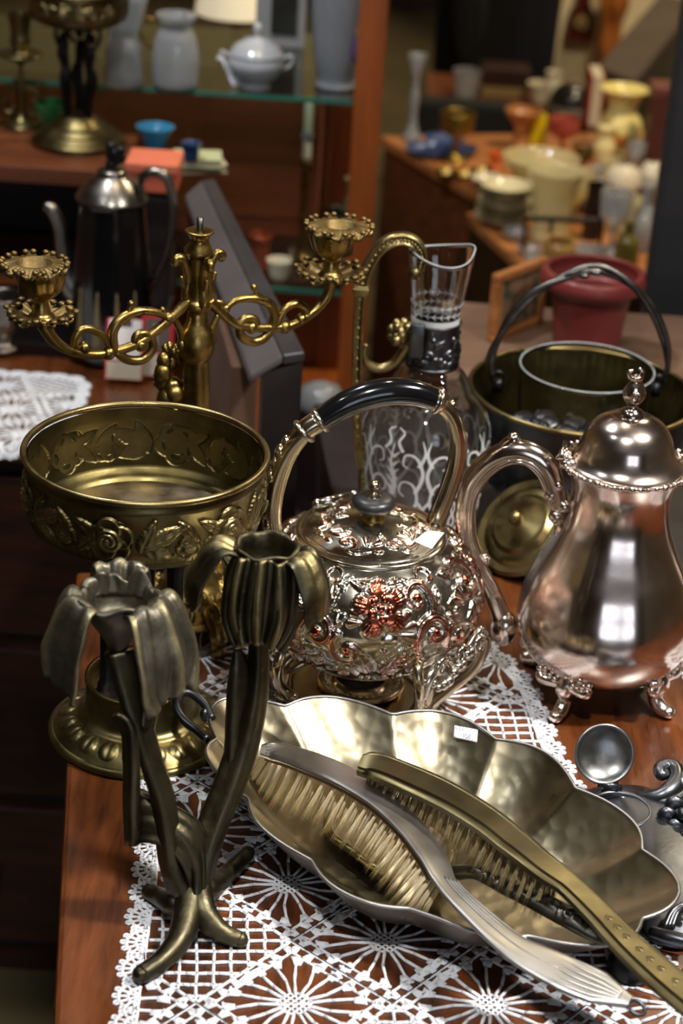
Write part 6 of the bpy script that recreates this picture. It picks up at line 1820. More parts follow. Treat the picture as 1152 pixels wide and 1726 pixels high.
# nymph compote
NB = on(132, 242, ZR)
nc, zb2 = make_compote('nymph_compote', 'brass compote held by dark standing nymphs, on the riser at the top left', NB, 0.064, 0.200)
c = np.array(NB)
b = MB()
b.lathe(dense([(0.0001, 0.0), (0.056, 0.0), (0.060, 0.003), (0.061, 0.007), (0.057, 0.011), (0.054, 0.012), (0.050, 0.017), (0.045, 0.0185), (0.040, 0.024), (0.034, 0.026), (0.026, 0.034), (0.016, 0.040), (0.0001, 0.042)], 90)[0], 64, c)
b.build('foot', M['brassdark'], nc)
for k3, a in enumerate((-140, -35, 95)):
    u = V(math.cos(math.radians(a)), math.sin(math.radians(a)), 0); v = V(-u[1], u[0], 0)
    f = MB()
    z0, z1 = 0.030, zb2 - 0.002
    H_ = z1 - z0
    base = c + u * 0.016
    P_ = [base + uz * z0, base + u * 0.001 + uz * (z0 + 0.25 * H_), base + u * 0.005 + v * 0.003 + uz * (z0 + 0.45 * H_), base + u * 0.003 + uz * (z0 + 0.58 * H_), base + u * 0.006 - v * 0.002 + uz * (z0 + 0.72 * H_), base + u * 0.006 + uz * (z0 + 0.80 * H_)]
    f.tube(smooth(P_, 7), [0.0065, 0.0062, 0.0080, 0.0055, 0.0078, 0.0035], 12)
    f.ball(base + u * 0.006 + uz * (z0 + 0.87 * H_), 0.0062, 12, 8, (1, 1, 1.2))
    for s in (-1, 1):
        f.tube(smooth([base + u * 0.006 + v * 0.006 * s + uz * (z0 + 0.76 * H_), base + u * 0.009 + v * 0.013 * s + uz * (z0 + 0.86 * H_), base + u * 0.010 + v * 0.009 * s + uz * (z0 + 1.0 * H_)], 6), [0.003, 0.0026, 0.0024], 8)
    f.build('nymph_figure', M['blackmetal'], nc)
# far brass candlestick at the very left
t, p0, k = vase('brass_candlestick', 'brass candlestick with wide drip pan at the left picture edge', 'candlestick', 36, 214, ZR, [(30, 0), (32, 4), (14, 14), (6, 30), (8, 60), (5, 90), (6, 108), (38, 122), (40, 126), (14, 126), (12, 134), (18, 142), (16, 160), (20, 186), (21, 190)], M['brassdark'], wall=0)
for s in (-1, 1): part_tube(t, 'scroll', M['brassdark'], [p0 + V(0, 0, 70 * k), p0 + V(26 * s * k, 0, 60 * k), p0 + V(30 * s * k, 0, 30 * k), p0 + V(16 * s * k, 0, 24 * k), p0 + V(12 * s * k, 0, 36 * k)], 0.003)
vase('blue_glass_vase', 'flared turquoise blue glass vase on the riser', 'vase', 261, 262, ZR, [(13, 0), (14, 3), (18, 20), (26, 38), (33, 50)], plain('turquoise_glass', (70, 150, 190), 0.08, trans=0.3), wall=0.0012)
vase('navy_cup', 'tiny navy blue cup right of the turquoise vase', 'cup', 322, 268, ZR + 0.022, [(12, 0), (13, 3), (15, 20), (18, 28)], plain('navy_glass', (34, 62, 104), 0.12, coat=0.4), wall=0.001)
def book(name, label, x, y, z, wx, wy, th_, rz, cover):
    p = on(x, y, z); t = thing(name, label, 'book', p)
    part_box(t, 'pages', M['pages'], p + V(-wx / 2 + .002, -wy / 2 + .002, 0.002), p + V(wx / 2 - .002, wy / 2 - .002, th_ - 0.002), rz, p, 0)
    for z0 in (0, th_ - 0.002):
        part_box(t, 'cover', cover, p + V(-wx / 2, -wy / 2, z0), p + V(wx / 2, wy / 2, z0 + 0.002), rz, p, 0)
    return t
M['pages'] = plain('book_pages', (196, 188, 164), 0.7)
book('book', 'cream covered book lying under the navy cup', 330, 284, ZR, 0.07, 0.05, 0.011, 0.3, plain('cream_cover', (200, 190, 160), 0.5))
book('book', 'pale green covered book on top of the cream one', 333, 275, ZR + 0.011, 0.06, 0.045, 0.011, 0.1, plain('green_cover', (176, 180, 140), 0.5))
cbox = thing('coral_box', 'coral red cardboard box in front of the turquoise vase', 'box', (at(262, 300, 2.36)[0], 2.33, float(tinq[2]) - 0.036))
q = at(258, 264, 2.34); zt = float(q[2])
part_box(cbox, 'body', plain('coral_card', (190, 92, 66), 0.5), (q[0] - 0.028, 2.31, zt - 0.036), (q[0] + 0.032, 2.372, zt - 0.012))
part_box(cbox, 'lid', plain('coral_lid', (206, 112, 84), 0.45), (q[0] - 0.030, 2.308, zt - 0.012), (q[0] + 0.034, 2.374, zt))
tn = thing('dark_tin', 'dark square tin under the coral red box', 'tin', (q[0], 2.34, ZD))
part_box(tn, 'body', M['darkside'], (q[0] - 0.026, 2.318, ZD), (q[0] + 0.026, 2.370, zt - 0.044)); part_box(tn, 'lid', M['darkside'], (q[0] - 0.028, 2.316, zt - 0.044), (q[0] + 0.028, 2.372, zt - 0.036))
# black tray, black coffee pot, cards, pewter cup
tr = thing('black_tray', 'black lacquer tray under the black coffee pot', 'tray', V(-0.31, 2.17, ZD))
q0 = on(258, 612, ZD)
b = MB(); prism(b, [V(-0.62, q0[1], 0), V(q0[0], q0[1] + 0.005, 0), V(q0[0] - 0.02, 2.33, 0), V(-0.62, 2.33, 0)], ZD, ZD + 0.004); b.build('base', M['blackgloss'], tr, smoothed=False)
for lo, hi in (((-0.62, q0[1] - 0.003, ZD), (q0[0], q0[1] + 0.005, ZD + 0.014)), ((q0[0] - 0.005, q0[1], ZD), (q0[0] + 0.003, 2.33, ZD + 0.014)), ((-0.62, 2.325, ZD), (q0[0], 2.333, ZD + 0.014))):
    part_box(tr, 'edge', M['blackgloss'], lo, hi)
ZT = ZD + 0.0045
BP0 = on(186, 592, ZT)
c = np.array(BP0); k = mpp(BP0 + V(0, 0, 0.1))
bp_ = thing('black_coffee_pot', 'tall black coffee pot with silver lid and painted panels on the tray', 'coffee pot', c)
b = MB(); b.lathe(dense([(0.0001, 0), (70 * k, 0), (74 * k, 6 * k), (72 * k, 30 * k), (66 * k, 130 * k), (60 * k, 220 * k), (56 * k, 268 * k), (60 * k, 272 * k), (56 * k, 276 * k)], 60)[0], 64, c, lambda T, R, Z: (R * (1 + 0.012 * np.cos(10 * T)), Z)); b.build('body', M['blackglaze'] if 'blackglaze' in M else M['blackgloss'], bp_)
M['oldsilver'] = mat('old_dull_silver', (120, 114, 108), (156, 150, 142), 1.0, (0.22, 0.36), 20)
b = MB(); b.lathe(dense([(60 * k, 273 * k), (58 * k, 278 * k), (48 * k, 292 * k), (34 * k, 306 * k), (26 * k, 312 * k), (22 * k, 322 * k), (0.0001, 326 * k)], 40)[0], 48, c); bl_ = b.build('lid', M['oldsilver'], bp_)
b = MB()
for j in range(7): b.ball(c + V((6 + 8 * (j % 3 - 1)) * k, 5 * k * math.sin(j), (330 + 5 * j) * k), 9 * k, 10, 6)
b.build('flower_finial', M['blackmetal'], bl_)
P_ = lambda x, y: inplane(x, y, c, 0)
part_tube(bp_, 'spout', M['oldsilver'], [P_(150, 500), P_(128, 492), P_(112, 465), P_(106, 420), P_(100, 380), P_(86, 352), P_(74, 348)], [0.018, 0.016, 0.012, 0.009, 0.0078, 0.007, 0.005], 14)
hnd = part_tube(bp_, 'handle', M['oldsilver'], [P_(240, 330), P_(236, 305), P_(250, 292), P_(272, 292), P_(286, 312), P_(292, 360), P_(282, 420), P_(262, 470), P_(246, 500)], [0.004, 0.005, 0.0055, 0.0055, 0.005, 0.005, 0.0045], 12)
for j in range(4):
    b = MB(); a = math.radians(-130 + 28 * j)
    r0, r1 = 73.5 * k, 66.5 * k
    A = []
    for t_ in np.linspace(0, 1, 10):
        z_ = (25 + 105 * t_) * k; r_ = (72.6 - 6.2 * t_) * k + 0.0006
        wdt = 0.10 * (1 - t_) ** 0.7 + 0.004
        A.append([c + V(r_ * math.cos(a + q_ * wdt), r_ * math.sin(a + q_ * wdt), z_) for q_ in (-1, -0.5, 0, 0.5, 1)])
    b.sheet(np.array(A), 0.0008); b.build('painted_panel', plain('dull_gold_paint', (112, 98, 66), 0.5), bp_)
RED = plain('red_card_frame', (170, 26, 36), 0.45); CWH = plain('card_white', (214, 208, 206), 0.6); CTX = plain('card_beige', (170, 160, 142), 0.7)
def card(name, label, x, y, Y, w_, h_, tilt, frame, inner):
    p = np.array([at(x, y, Y)[0], Y, ZT + 0.001])
    t = thing(name, label, 'card', p)
    up_ = unit(V(0, math.sin(tilt), math.cos(tilt))); nn_ = unit(V(0, -math.cos(tilt), math.sin(tilt)))
    def quad(u0, u1, v0, v1, off, nm, m_):
        b = MB(); P = [p + V(1, 0, 0) * u + up_ * v + nn_ * off for u, v in ((u0, v0), (u1, v0), (u1, v1), (u0, v1))]
        Q = [q - nn_ * 0.0012 for q in P]
        b.add(np.array(Q + P), [[3, 2, 1, 0], [4, 5, 6, 7], [0, 1, 5, 4], [1, 2, 6, 5], [2, 3, 7, 6], [3, 0, 4, 7]]); b.build(nm, m_, t, smoothed=False)
    quad(-w_ / 2, w_ / 2, 0, h_, 0, 'card', frame)
    for a in inner: quad(a[0] * w_ / 2, a[1] * w_ / 2, a[2] * h_, a[3] * h_, 0.0014, a[4], a[5])
    return t
card('red_framed_card', 'red framed card leaning against the black coffee pot', 262, 604, 2.085, 0.037, 0.072, 0.35, RED, [(-0.72, 0.72, 0.42, 0.9, 'photo', plain('dim_photo', (84, 74, 66), 0.5)), (-0.25, 0.05, 0.5, 0.82, 'pale_figure', CWH), (-0.9, 0.9, 0.02, 0.36, 'caption_panel', CTX)])
card('white_card', 'white leaflet with a red border beside the red framed card', 208, 604, 2.07, 0.042, 0.068, 0.30, RED, [(-0.86, 0.86, 0.34, 0.99, 'white_panel', CWH), (-0.9, 0.95, 0.02, 0.30, 'caption_panel', CTX), (-0.3, 0.35, 0.86, 0.985, 'dark_photo', plain('navy_photo', (44, 46, 62), 0.5))])
vase('pewter_cup', 'dull pewter cup at the left picture edge on the tray', 'cup', 4, 588, ZT, [(26, 0), (28, 6), (14, 16), (30, 50), (36, 96)], M['oldsilver'], wall=0.0015)
# lace runner on the dresser, hanging a little over its front edge
poly = [(-0.62, 1.893), (-0.40, 1.893), (-0.345, 1.893), (-0.315, 1.92), (-0.298, 1.97), (-0.296, 2.03), (-0.300, 2.075), (-0.62, 2.075)]
make_doily('crochet_runner', 'white crochet runner on the dresser at the left picture edge', poly, (-0.36, 1.98), 0.35, 0.066, lambda p: ZD + 0.0006 - 1.0 * max(0, 1.899 - p[1]), 0.010, 0.022)

# ------------------------------------------------------------------ right side: pot, pictures, column
t, p0, k = vase('red_ceramic_pot', 'dusty red ceramic flower pot behind the metal basket', 'flower pot', 985, 598, -0.01, [(52, 0), (54, 4), (60, 60), (66, 110), (70, 118), (86, 126), (88, 138), (84, 150)], plain('red_glaze', (116, 46, 44), 0.35, coat=0.15), wall=0.007, fn=lambda T, R, Z: (R * (1 + 0.010 * np.cos(9 * T) * (Z < 0.08)), Z), n=72)
pf = thing('picture_frame', 'small leaning picture frame left of the red pot', 'picture', on(868, 560, -0.01))
c = on(868, 560, -0.01)
rzp = 0.9
M['canvas'] = mat('painted_canvas', (60, 80, 60), (166, 120, 92), 0, (0.5, 0.6), 60, contrast=0.1)
bx = lambda lo, hi: (c + V(*lo), c + V(*hi), rzp, c)
for lo, hi in (((-0.05, -0.006, 0), (0.05, 0.006, 0.010)), ((-0.05, -0.006, 0.072), (0.05, 0.006, 0.082)), ((-0.05, -0.006, 0.010), (-0.040, 0.006, 0.072)), ((0.040, -0.006, 0.010), (0.05, 0.006, 0.072))):
    part_box(pf, 'frame_bar', M['oak'], *bx(lo, hi))
part_box(pf, 'canvas', M['canvas'], *bx((-0.04, -0.002, 0.01), (0.04, 0.003, 0.072)))
colm = struct(slab('trim_1', (0.3765, 2.5, FZ), (0.62, 2.53, CZ), plain('dark_grey_column', (46, 46, 47), 0.35, coat=0.2), bevel=0.01), 'dark grey column at the right edge')

# stepped display tables on the right
ZA, ZB = -0.25, -0.255
def stepped(name, label, P1, P2, ext, z, top_m, side_m):
    t = thing(name, label, 'table', V(P2[0] + ext[0] * 0.5, P2[1] + ext[1] * 0.5, FZ))
    P1 = V(P1[0], P1[1], 0); P2 = V(P2[0], P2[1], 0); e = V(*ext, 0)
    b = MB(); prism(b, [P1, P2, P2 + e, P1 + e], z - 0.02, z); b.build('top', top_m, t, smoothed=False, bevel=0.003)
    i_ = unit(e) * 0.012
    b = MB(); prism(b, [P1 + i_, P2 + i_, P2 + e, P1 + e], FZ, z - 0.02); b.build('body', side_m, t, smoothed=False)
    return t
stepped('display_table', 'brown display table at the back right with the blue plates', on(640, 228, ZA), on(797, 322, ZA), (0.75, 0.22), ZA, M['oak'], M['brownwood'])
stepped('display_table', 'lower display table in front, with the glass dishes', on(785, 358, ZB), on(893, 458, ZB), (0.75, 0.12), ZB, M['oak'], M['mahogany'])
GL = M['glass']; YG = M['yellowglass']; GD = M['gilt']
vase('glass_bud_vase', 'tall clear glass bud vase at the corner of the back display table', 'vase', 694, 236, ZA, [(14, 0), (16, 5), (10, 18), (6, 40), (8, 70), (5, 95), (9, 120), (16, 145)], M['milkglass'], wall=0.0015)
for j, (x, y, r) in enumerate(((722, 262, 40), (748, 246, 34), (775, 262, 30))):
    vase('blue_glass_plate', ['wide blue glass plate at the left of the display table', 'blue glass plate behind the brass cup', 'small blue glass plate nearest the yellow cylinder side'][j], 'plate', x, y, ZA, [(r * .5, 0), (r * .55, 2), (r * .85, 6), (r, 14)], plain('blue_glass', (72, 92, 138), 0.08, trans=0.3), wall=0.002)
t, p0, k = vase('brass_cup', 'footed brass cup standing on the blue plates', 'cup', 766, 272, ZA, [(20, 0), (22, 4), (8, 14), (7, 40), (26, 52), (29, 84)], plain('yellow_brass', (150, 124, 60), 0.3, metal=0.9), wall=0.0015)
for j, (x, y) in enumerate(((752, 300), (783, 304), (812, 298))):
    vase('brass_dish', ['tiny brass dish at the table edge, leftmost of three', 'tiny brass dish at the table edge, middle of three', 'tiny brass dish at the table edge, rightmost of three'][j], 'dish', x, y, ZA, [(10, 0), (14, 3), (20, 12)], GD, wall=0.0015, group='tiny brass dishes')
# black chair back and what stands around it
ch = thing('black_chair', 'black chair seen behind the blue glass plates', 'chair', V(at(780, 200, 4.35)[0], 4.35, FZ))
q = at(700, 200, 4.30); q2 = at(862, 200, 4.30); zc0, zc1 = float(at(780, 240, 4.3)[2]) - 0.1, float(at(780, 168, 4.3)[2])
part_box(ch, 'backrest', plain('black_cloth', (16, 15, 15), 0.7), (q[0], 4.28, zc0), (q2[0], 4.33, zc1), bevel=0.012)
part_box(ch, 'seat', plain('black_seat', (18, 17, 17), 0.7), (q[0], 4.33, zc0 - 0.08), (q2[0], 4.62, zc0 - 0.03), bevel=0.01)
for xx in (q[0] + 0.015, q2[0] - 0.015):
    for yy in (4.30, 4.60): part_box(ch, 'leg', M['blackmetal'], (xx - 0.01, yy - 0.01, FZ), (xx + 0.01, yy + 0.01, zc0 - 0.08))
mt = thing('middle_table', 'long brown table farther back behind the black chair', 'table', (0.37, 4.83, FZ))
ZM = float(at(800, 168, 4.75)[2])
part_box(mt, 'tabletop', M['brownwood'], (0.14, 4.66, ZM - 0.03), (0.525, 5.0, ZM))
for q in ((0.17, 4.70), (0.50, 4.70), (0.17, 4.97), (0.50, 4.97)): part_box(mt, 'leg', M['brownwood'], (q[0] - 0.02, q[1] - 0.02, FZ), (q[0] + 0.02, q[1] + 0.02, ZM - 0.03))
vase('glass_tumbler', 'clear tumbler on the middle table below the standing person', 'glass', 785, 162, ZM, [(17, 0), (19, 3), (22, 30), (24, 44)], M['milkglass'], wall=0.0015)
bxx = thing('tan_box', 'tan box with a dark lid on the middle table', 'box', on(850, 165, ZM))
c = on(850, 165, ZM)
part_box(bxx, 'body', plain('tan_card', (138, 116, 72), 0.6), c + V(-0.055, 0, 0), c + V(0.055, 0.08, 0.028)); part_box(bxx, 'lid', plain('dark_lid', (46, 26, 22), 0.4), c + V(-0.057, -0.003, 0.028), c + V(0.057, 0.083, 0.068))
vase('white_cup', 'small white china cup beside the tan box', 'cup', 908, 174, ZM, [(10, 0), (14, 4), (20, 30), (22, 34)], crm, wall=0.0015)
# black round radio and the red book
t, p0, k = vase('black_helmet', 'round black and grey helmet between yellow cylinder and red book', 'helmet', 962, 196, ZM - 0.0, [(34, 0), (40, 8), (38, 30), (28, 48), (12, 56), (0.1, 57)], plain('black_shell', (30, 28, 28), 0.25, coat=0.4))
part_lathe(t, 'grey_band', plain('grey_band', (110, 104, 92), 0.4), p0, k, [(41, 6), (42, 8), (42, 20), (40.5, 22)])
rb = thing('red_book', 'bright red book standing beside the yellow vase', 'book', on(1000, 205, ZA))
c = on(1000, 216, ZA)
part_box(rb, 'cover', plain('red_cover', (176, 14, 18), 0.4), c + V(-0.014, 0, 0), c + V(0.014, 0.10, 0.105)); part_box(rb, 'pages', M['pages'], c + V(-0.011, -0.001, 0.003), c + V(0.011, 0.098, 0.106))
# glass and china crowd on the display tables
t, p0, k = vase('yellow_vase', 'pale yellow china vase with flared neck and orange flower', 'vase', 1040, 262, ZA, [(24, 0), (26, 4), (30, 22), (38, 44), (34, 62), (25, 76), (25, 90), (32, 106), (41, 112), (42, 115)], plain('yellow_china', (224, 206, 130), 0.2, coat=0.4), wall=0.002)
b = MB(); b.ball(p0 + V(-4 * k, -37 * k, 36 * k), 10 * k, 12, 8, (1.3, 0.2, 0.9)); b.build('painted_flower', plain('orange_flower', (176, 104, 50), 0.4), t)
for s in (-1, 1):
    b = MB(); b.ball(p0 + V((-4 + 13 * s) * k, -35 * k, 40 * k), 7 * k, 10, 6, (1.3, 0.2, 0.7)); b.build('painted_leaf', plain('olive_leaf', (110, 120, 70), 0.4), t)
vase('small_yellow_vase', 'small pale yellow vase left of the tall yellow one', 'vase', 1016, 272, ZA, [(14, 0), (16, 4), (20, 24), (14, 44), (17, 58), (12, 66)], plain('yellow_china2', (222, 206, 146), 0.2, coat=0.4), wall=0.0015)
vase('yellow_cylinder', 'bright yellow cylinder candle on the display table', 'candle', 904, 250, ZA, [(13, 0), (14, 2), (14, 54), (12, 56)], plain('bright_yellow', (216, 190, 20), 0.4))
vase('pink_glass', 'pink glass goblet right of the yellow cylinder', 'goblet', 946, 262, ZA, [(14, 0), (15, 3), (5, 12), (5, 26), (24, 40), (27, 64)], plain('pink_glass', (196, 96, 84), 0.12, trans=0.3), wall=0.0015)
vase('amber_bowl', 'small amber glass bowl under the pink goblet', 'bowl', 962, 288, ZA, [(10, 0), (13, 4), (20, 20), (21, 26)], plain('amber_glass', (214, 160, 40), 0.1, trans=0.3), wall=0.0015)
vase('wooden_vase', 'turned brown wooden vase left of the yellow cylinder', 'vase', 876, 252, ZA, [(16, 0), (18, 4), (12, 24), (14, 44), (28, 60), (30, 68)], M['oak'], wall=0.002)
for j in range(5):
    vase('stacked_bowl', ['bottom bowl of the cream stack', 'second bowl from the bottom of the cream stack', 'middle bowl of the cream stack', 'fourth bowl of the cream stack', 'top bowl of the cream stack'][j] + ' on the lower display table', 'bowl', 848, 380, ZB + 0.0135 * j, [(18, 0), (22, 3), (36, 12), (50 - 1.5 * j, 20)], plain('cream_bowl%d' % j, (200 - 60 * (j % 2), 192 - 60 * (j % 2), 158 - 56 * (j % 2)), 0.2, coat=0.3), wall=0.002, Y=float(on(848, 380, ZB)[1]), group='stacked cream bowls')
vase('pale_glass_bowl', 'large flared pale yellow glass bowl behind the stack of bowls', 'bowl', 905, 338, ZA, [(22, 0), (26, 6), (34, 30), (56, 60), (66, 76)], YG, wall=0.003, fn=ribv)
vase('pressed_glass_vase', 'pressed pale yellow glass vase in the middle of the lower display table', 'vase', 926, 404, ZB, [(28, 0), (32, 6), (30, 30), (36, 80), (44, 112), (48, 122)], YG, wall=0.004, fn=lambda T, R, Z: (R * (1 + 0.03 * np.abs(np.cos(9 * T))), Z))
vase('dark_bottle', 'slim dark brown bottle between the pale glasses', 'bottle', 996, 402, ZB, [(14, 0), (16, 4), (16, 62), (14, 70), (15, 96)], plain('dark_brown_glass', (36, 20, 16), 0.15, coat=0.4))
vase('clear_goblet', 'clear goblet right of the dark bottle', 'goblet', 1030, 424, ZB, [(22, 0), (23, 3), (6, 12), (5, 40), (24, 62), (28, 104)], M['milkglass'], wall=0.002)
vase('frosted_globe', 'round frosted white glass globe on the display table', 'globe', 1046, 338, ZA, [(16, 0), (28, 16), (32, 34), (26, 52), (14, 62), (12, 66)], plain('frosted_white', (224, 214, 190), 0.35, trans=0.2))
vase('glass_decanter', 'clear glass decanter in front of the frosted globe', 'decanter', 1000, 352, ZA, [(18, 0), (22, 4), (26, 24), (20, 40), (9, 52), (8, 66), (13, 74)], M['milkglass'], wall=0.0015)
vase('white_china_ball', 'white china ball vase at the right, beside the column, upper', 'vase', 1092, 272, ZA, [(10, 0), (18, 12), (20, 26), (14, 40), (8, 46)], crm)
vase('white_china_ball', 'white china ball vase at the right, beside the column, lower', 'vase', 1096, 322, ZA, [(12, 0), (22, 14), (24, 30), (16, 46), (9, 52)], crm)
vase('green_bottle', 'short green glass bottle at the right of the lower display table', 'bottle', 1054, 446, ZB, [(18, 0), (20, 4), (20, 40), (10, 54), (9, 70), (12, 74)], plain('olive_glass', (120, 112, 52), 0.08, trans=0.4), wall=0.0015)
vase('amber_jar', 'amber glass jar in front of the pressed vase', 'jar', 940, 452, ZB, [(24, 0), (26, 4), (27, 38), (22, 48), (24, 54)], plain('amber_jar', (188, 150, 86), 0.1, trans=0.4), wall=0.002)
for j, (x, y) in enumerate(((868, 404), (892, 432), (905, 452))):
    vase('glass_dish', ['small clear glass dish nearest the stack of bowls', 'small clear glass dish, middle one at the table edge', 'small clear glass dish, right one at the table edge'][j], 'dish', x, y, ZB, [(10, 0), (13, 3), (20, 12), (22, 18)], M['milkglass'], wall=0.0015, group='small glass dishes')
more_glass = [
    ('wine_glass', 'slim wine glass left of the pressed vase', 'glass', 880, 316, ZA, [(12, 0), (13, 2), (3, 6), (3, 26), (14, 38), (16, 60)], M['milkglass']),
    ('wine_glass', 'slim wine glass between globe and yellow vase', 'glass', 1068, 300, ZA, [(12, 0), (13, 2), (3, 6), (3, 26), (14, 38), (16, 60)], M['milkglass']),
    ('glass_beaker', 'ribbed pale glass beaker in front of the yellow vase', 'glass', 1026, 310, ZA, [(15, 0), (17, 3), (19, 30), (21, 42)], YG),
    ('glass_beaker', 'ribbed pale glass beaker right of the dark bottle', 'glass', 1062, 392, ZB, [(20, 0), (22, 4), (24, 40), (27, 58)], YG),
    ('white_saucer_bowl', 'low white china bowl behind the stack of bowls', 'bowl', 822, 318, ZA, [(12, 0), (14, 3), (26, 14), (30, 20)], crm),
    ('brass_goblet', 'small brass goblet beside the amber bowl', 'goblet', 980, 300, ZA, [(11, 0), (12, 3), (4, 10), (4, 22), (15, 34), (17, 50)], GD),
    ('orange_egg_cup', 'orange egg cup at the back of the blue plates', 'egg cup', 834, 282, ZA, [(9, 0), (10, 2), (5, 8), (11, 16), (12, 26)], plain('orange_glaze', (206, 92, 40), 0.25)),
    ('glass_sugar_dish', 'lidless cut glass sugar dish near the wire stand', 'dish', 984, 448, ZB, [(16, 0), (18, 3), (26, 22), (28, 32)], M['milkglass']),
    ('glass_carafe', 'clear carafe at the far right of the lower table', 'carafe', 1082, 420, ZB, [(20, 0), (24, 5), (26, 40), (16, 66), (9, 80), (10, 104), (15, 112)], M['milkglass']),
    ('yellow_goblet', 'pale yellow stemmed goblet behind the pressed vase', 'goblet', 968, 372, ZB, [(18, 0), (20, 3), (5, 10), (5, 30), (24, 50), (30, 86)], YG),
    ('white_jug', 'small white china jug behind the frosted globe', 'jug', 1016, 246, ZM, [(14, 0), (18, 6), (20, 24), (12, 42), (14, 52)], crm),
]
for nm_, lb_, ct_, x_, y_, z_, pr_, m_ in more_glass:
    if z_ == ZM: x_, y_, z_ = 930, 172, ZM
    vase(nm_, lb_ if nm_ != 'white_jug' else 'small white china jug beside the white cup on the middle table', ct_, x_, y_, z_, pr_, m_, wall=0.0015)
ws = thing('wire_stand', 'black wire stand in front of the pressed glass vase', 'stand', on(945, 430, ZB))
a_, b_ = on(882, 428, ZB), on(1010, 432, ZB)
part_tube(ws, 'bar', M['blackmetal'], [a_ + uz * 0.062, (a_ + b_) / 2 + uz * 0.062, b_ + uz * 0.062], 0.005)
for q in (a_, b_ * 0.33 + a_ * 0.67, b_): part_tube(ws, 'leg', M['blackmetal'], [q + uz * 0.062, q + uz * 0.03, q], 0.003)
t = thing('dark_red_box', 'dark red box standing upright by the column', 'box', on(1112, 300, ZA))
c = on(1112, 300, ZA); part_box(t, 'body', plain('dark_red_card', (78, 36, 28), 0.5), c + V(-0.03, 0.0, 0), c + V(0.06, 0.07, 0.15)); part_box(t, 'lid', plain('dark_red_lid', (96, 48, 38), 0.5), c + V(-0.032, -0.002, 0.15), c + V(0.062, 0.072, 0.17))
# dark chest lid reaching into the top right corner
chs = thing('dark_chest', 'dark brown chest with a sloping top in the upper right corner', 'chest', V(0.85, 5.3, FZ))
pts = [on(1006, 112, -0.30), on(1072, 138, -0.30), on(1180, 0, -0.30), on(1112, -10, -0.30)]
b = MB(); prism(b, pts, -0.38, -0.30); b.build('lid', mat('purple_brown_paint', (58, 47, 45), (72, 60, 56), 0, (0.5, 0.6), 10), chs, smoothed=False, bevel=0.006)
cp_ = sum(pts) / 4
b = MB(); prism(b, [cp_ + (p - cp_) * 0.94 for p in pts], FZ, -0.38); b.build('body', M['darkside'], chs, smoothed=False)
# pale cupboard with a small wall clock
cu = thing('cream_cupboard', 'cream painted cupboard at the far back', 'cupboard', (0.75, 6.3, FZ))
x0, x1 = float(at(912, 60, 6.2)[0]), 1.45
M['creampaint'] = mat('cream_paint', (222, 206, 168), (232, 218, 184), 0, (0.5, 0.6), 6)
part_box(cu, 'body', M['creampaint'], (x0, 6.2, FZ), (x1, 6.6, 0.7))
for xa, xb in ((x0 + 0.03, (x0 + x1) / 2 - 0.01), ((x0 + x1) / 2 + 0.01, x1 - 0.03)):
    d_ = part_box(cu, 'door', M['creampaint'], (xa, 6.185, FZ + 0.06), (xb, 6.2, 0.66))
    b = MB(); b.ball(((xb if xa < 0.9 else xa) * 0.96 + 0.04 * xa, 6.172, -0.05), 0.012, 10, 6); b.build('knob', M['brass'], d_)
ck = thing('wall_clock', 'dark red wall barometer hanging on the cream cupboard', 'barometer', at(980, 72, 6.15))
c = at(980, 34, 6.15)
k = mpp(c)
b = MB()
prof = [(-20, -36), (20, -36), (24, -20), (22, 10), (12, 30), (10, 60), (-10, 60), (-12, 30), (-22, 10), (-24, -20)]
v = [c + V(x * k, -0.02, z * k) for x, z in prof] + [c + V(x * k, 0.02, z * k) for x, z in prof]
n = len(prof); b.add(np.array(v), [list(range(n)), list(range(n, 2 * n))[::-1]] + [[i, n + i, n + (i + 1) % n, (i + 1) % n] for i in range(n)])
b.build('case', plain('dark_red_wood', (72, 22, 18), 0.35), ck, smoothed=False)
def dial(r, y_, m_, nm):
    b = MB(); b.add(np.array([c + V(r * k * math.cos(a), y_, r * k * math.sin(a)) for a in np.linspace(0, 2 * PI, 32, endpoint=False)] + [c + V(r * k * math.cos(a), y_ + 0.006, r * k * math.sin(a)) for a in np.linspace(0, 2 * PI, 32, endpoint=False)]), [list(range(32))] + [[i, 32 + i, 32 + (i + 1) % 32, (i + 1) % 32] for i in range(32)])
    b.build(nm, m_, ck, smoothed=False)
dial(15, -0.026, M['brass'], 'bezel'); dial(11, -0.030, plain('dial_face', (150, 126, 84), 0.5), 'dial'); dial(4, -0.034, plain('dial_hub', (60, 40, 24), 0.5), 'hub')
of = thing('orange_carving', 'orange brown wood carving beside the cream cupboard clock', 'carving', V(at(1040, 60, 6.05)[0] - 0.02, 6.05, FZ))
c = np.array(of.location)
b = MB(); b.lathe(dense([(0.0001, 0), (0.08, 0), (0.08, 0.04), (0.04, 0.06), (0.03, 0.15), (0.055, 0.22), (0.05, 0.30), (0.07, 0.36), (0.06, 0.44), (0.08, 0.50), (0.03, 0.58), (0.0001, 0.6)], 40)[0], 32, c, lambda T, R, Z: (R * (0.6 + 0.08 * np.cos(5 * T + 20 * Z)), Z)); b.build('body', plain('orange_wood', (160, 92, 40), 0.4), of)

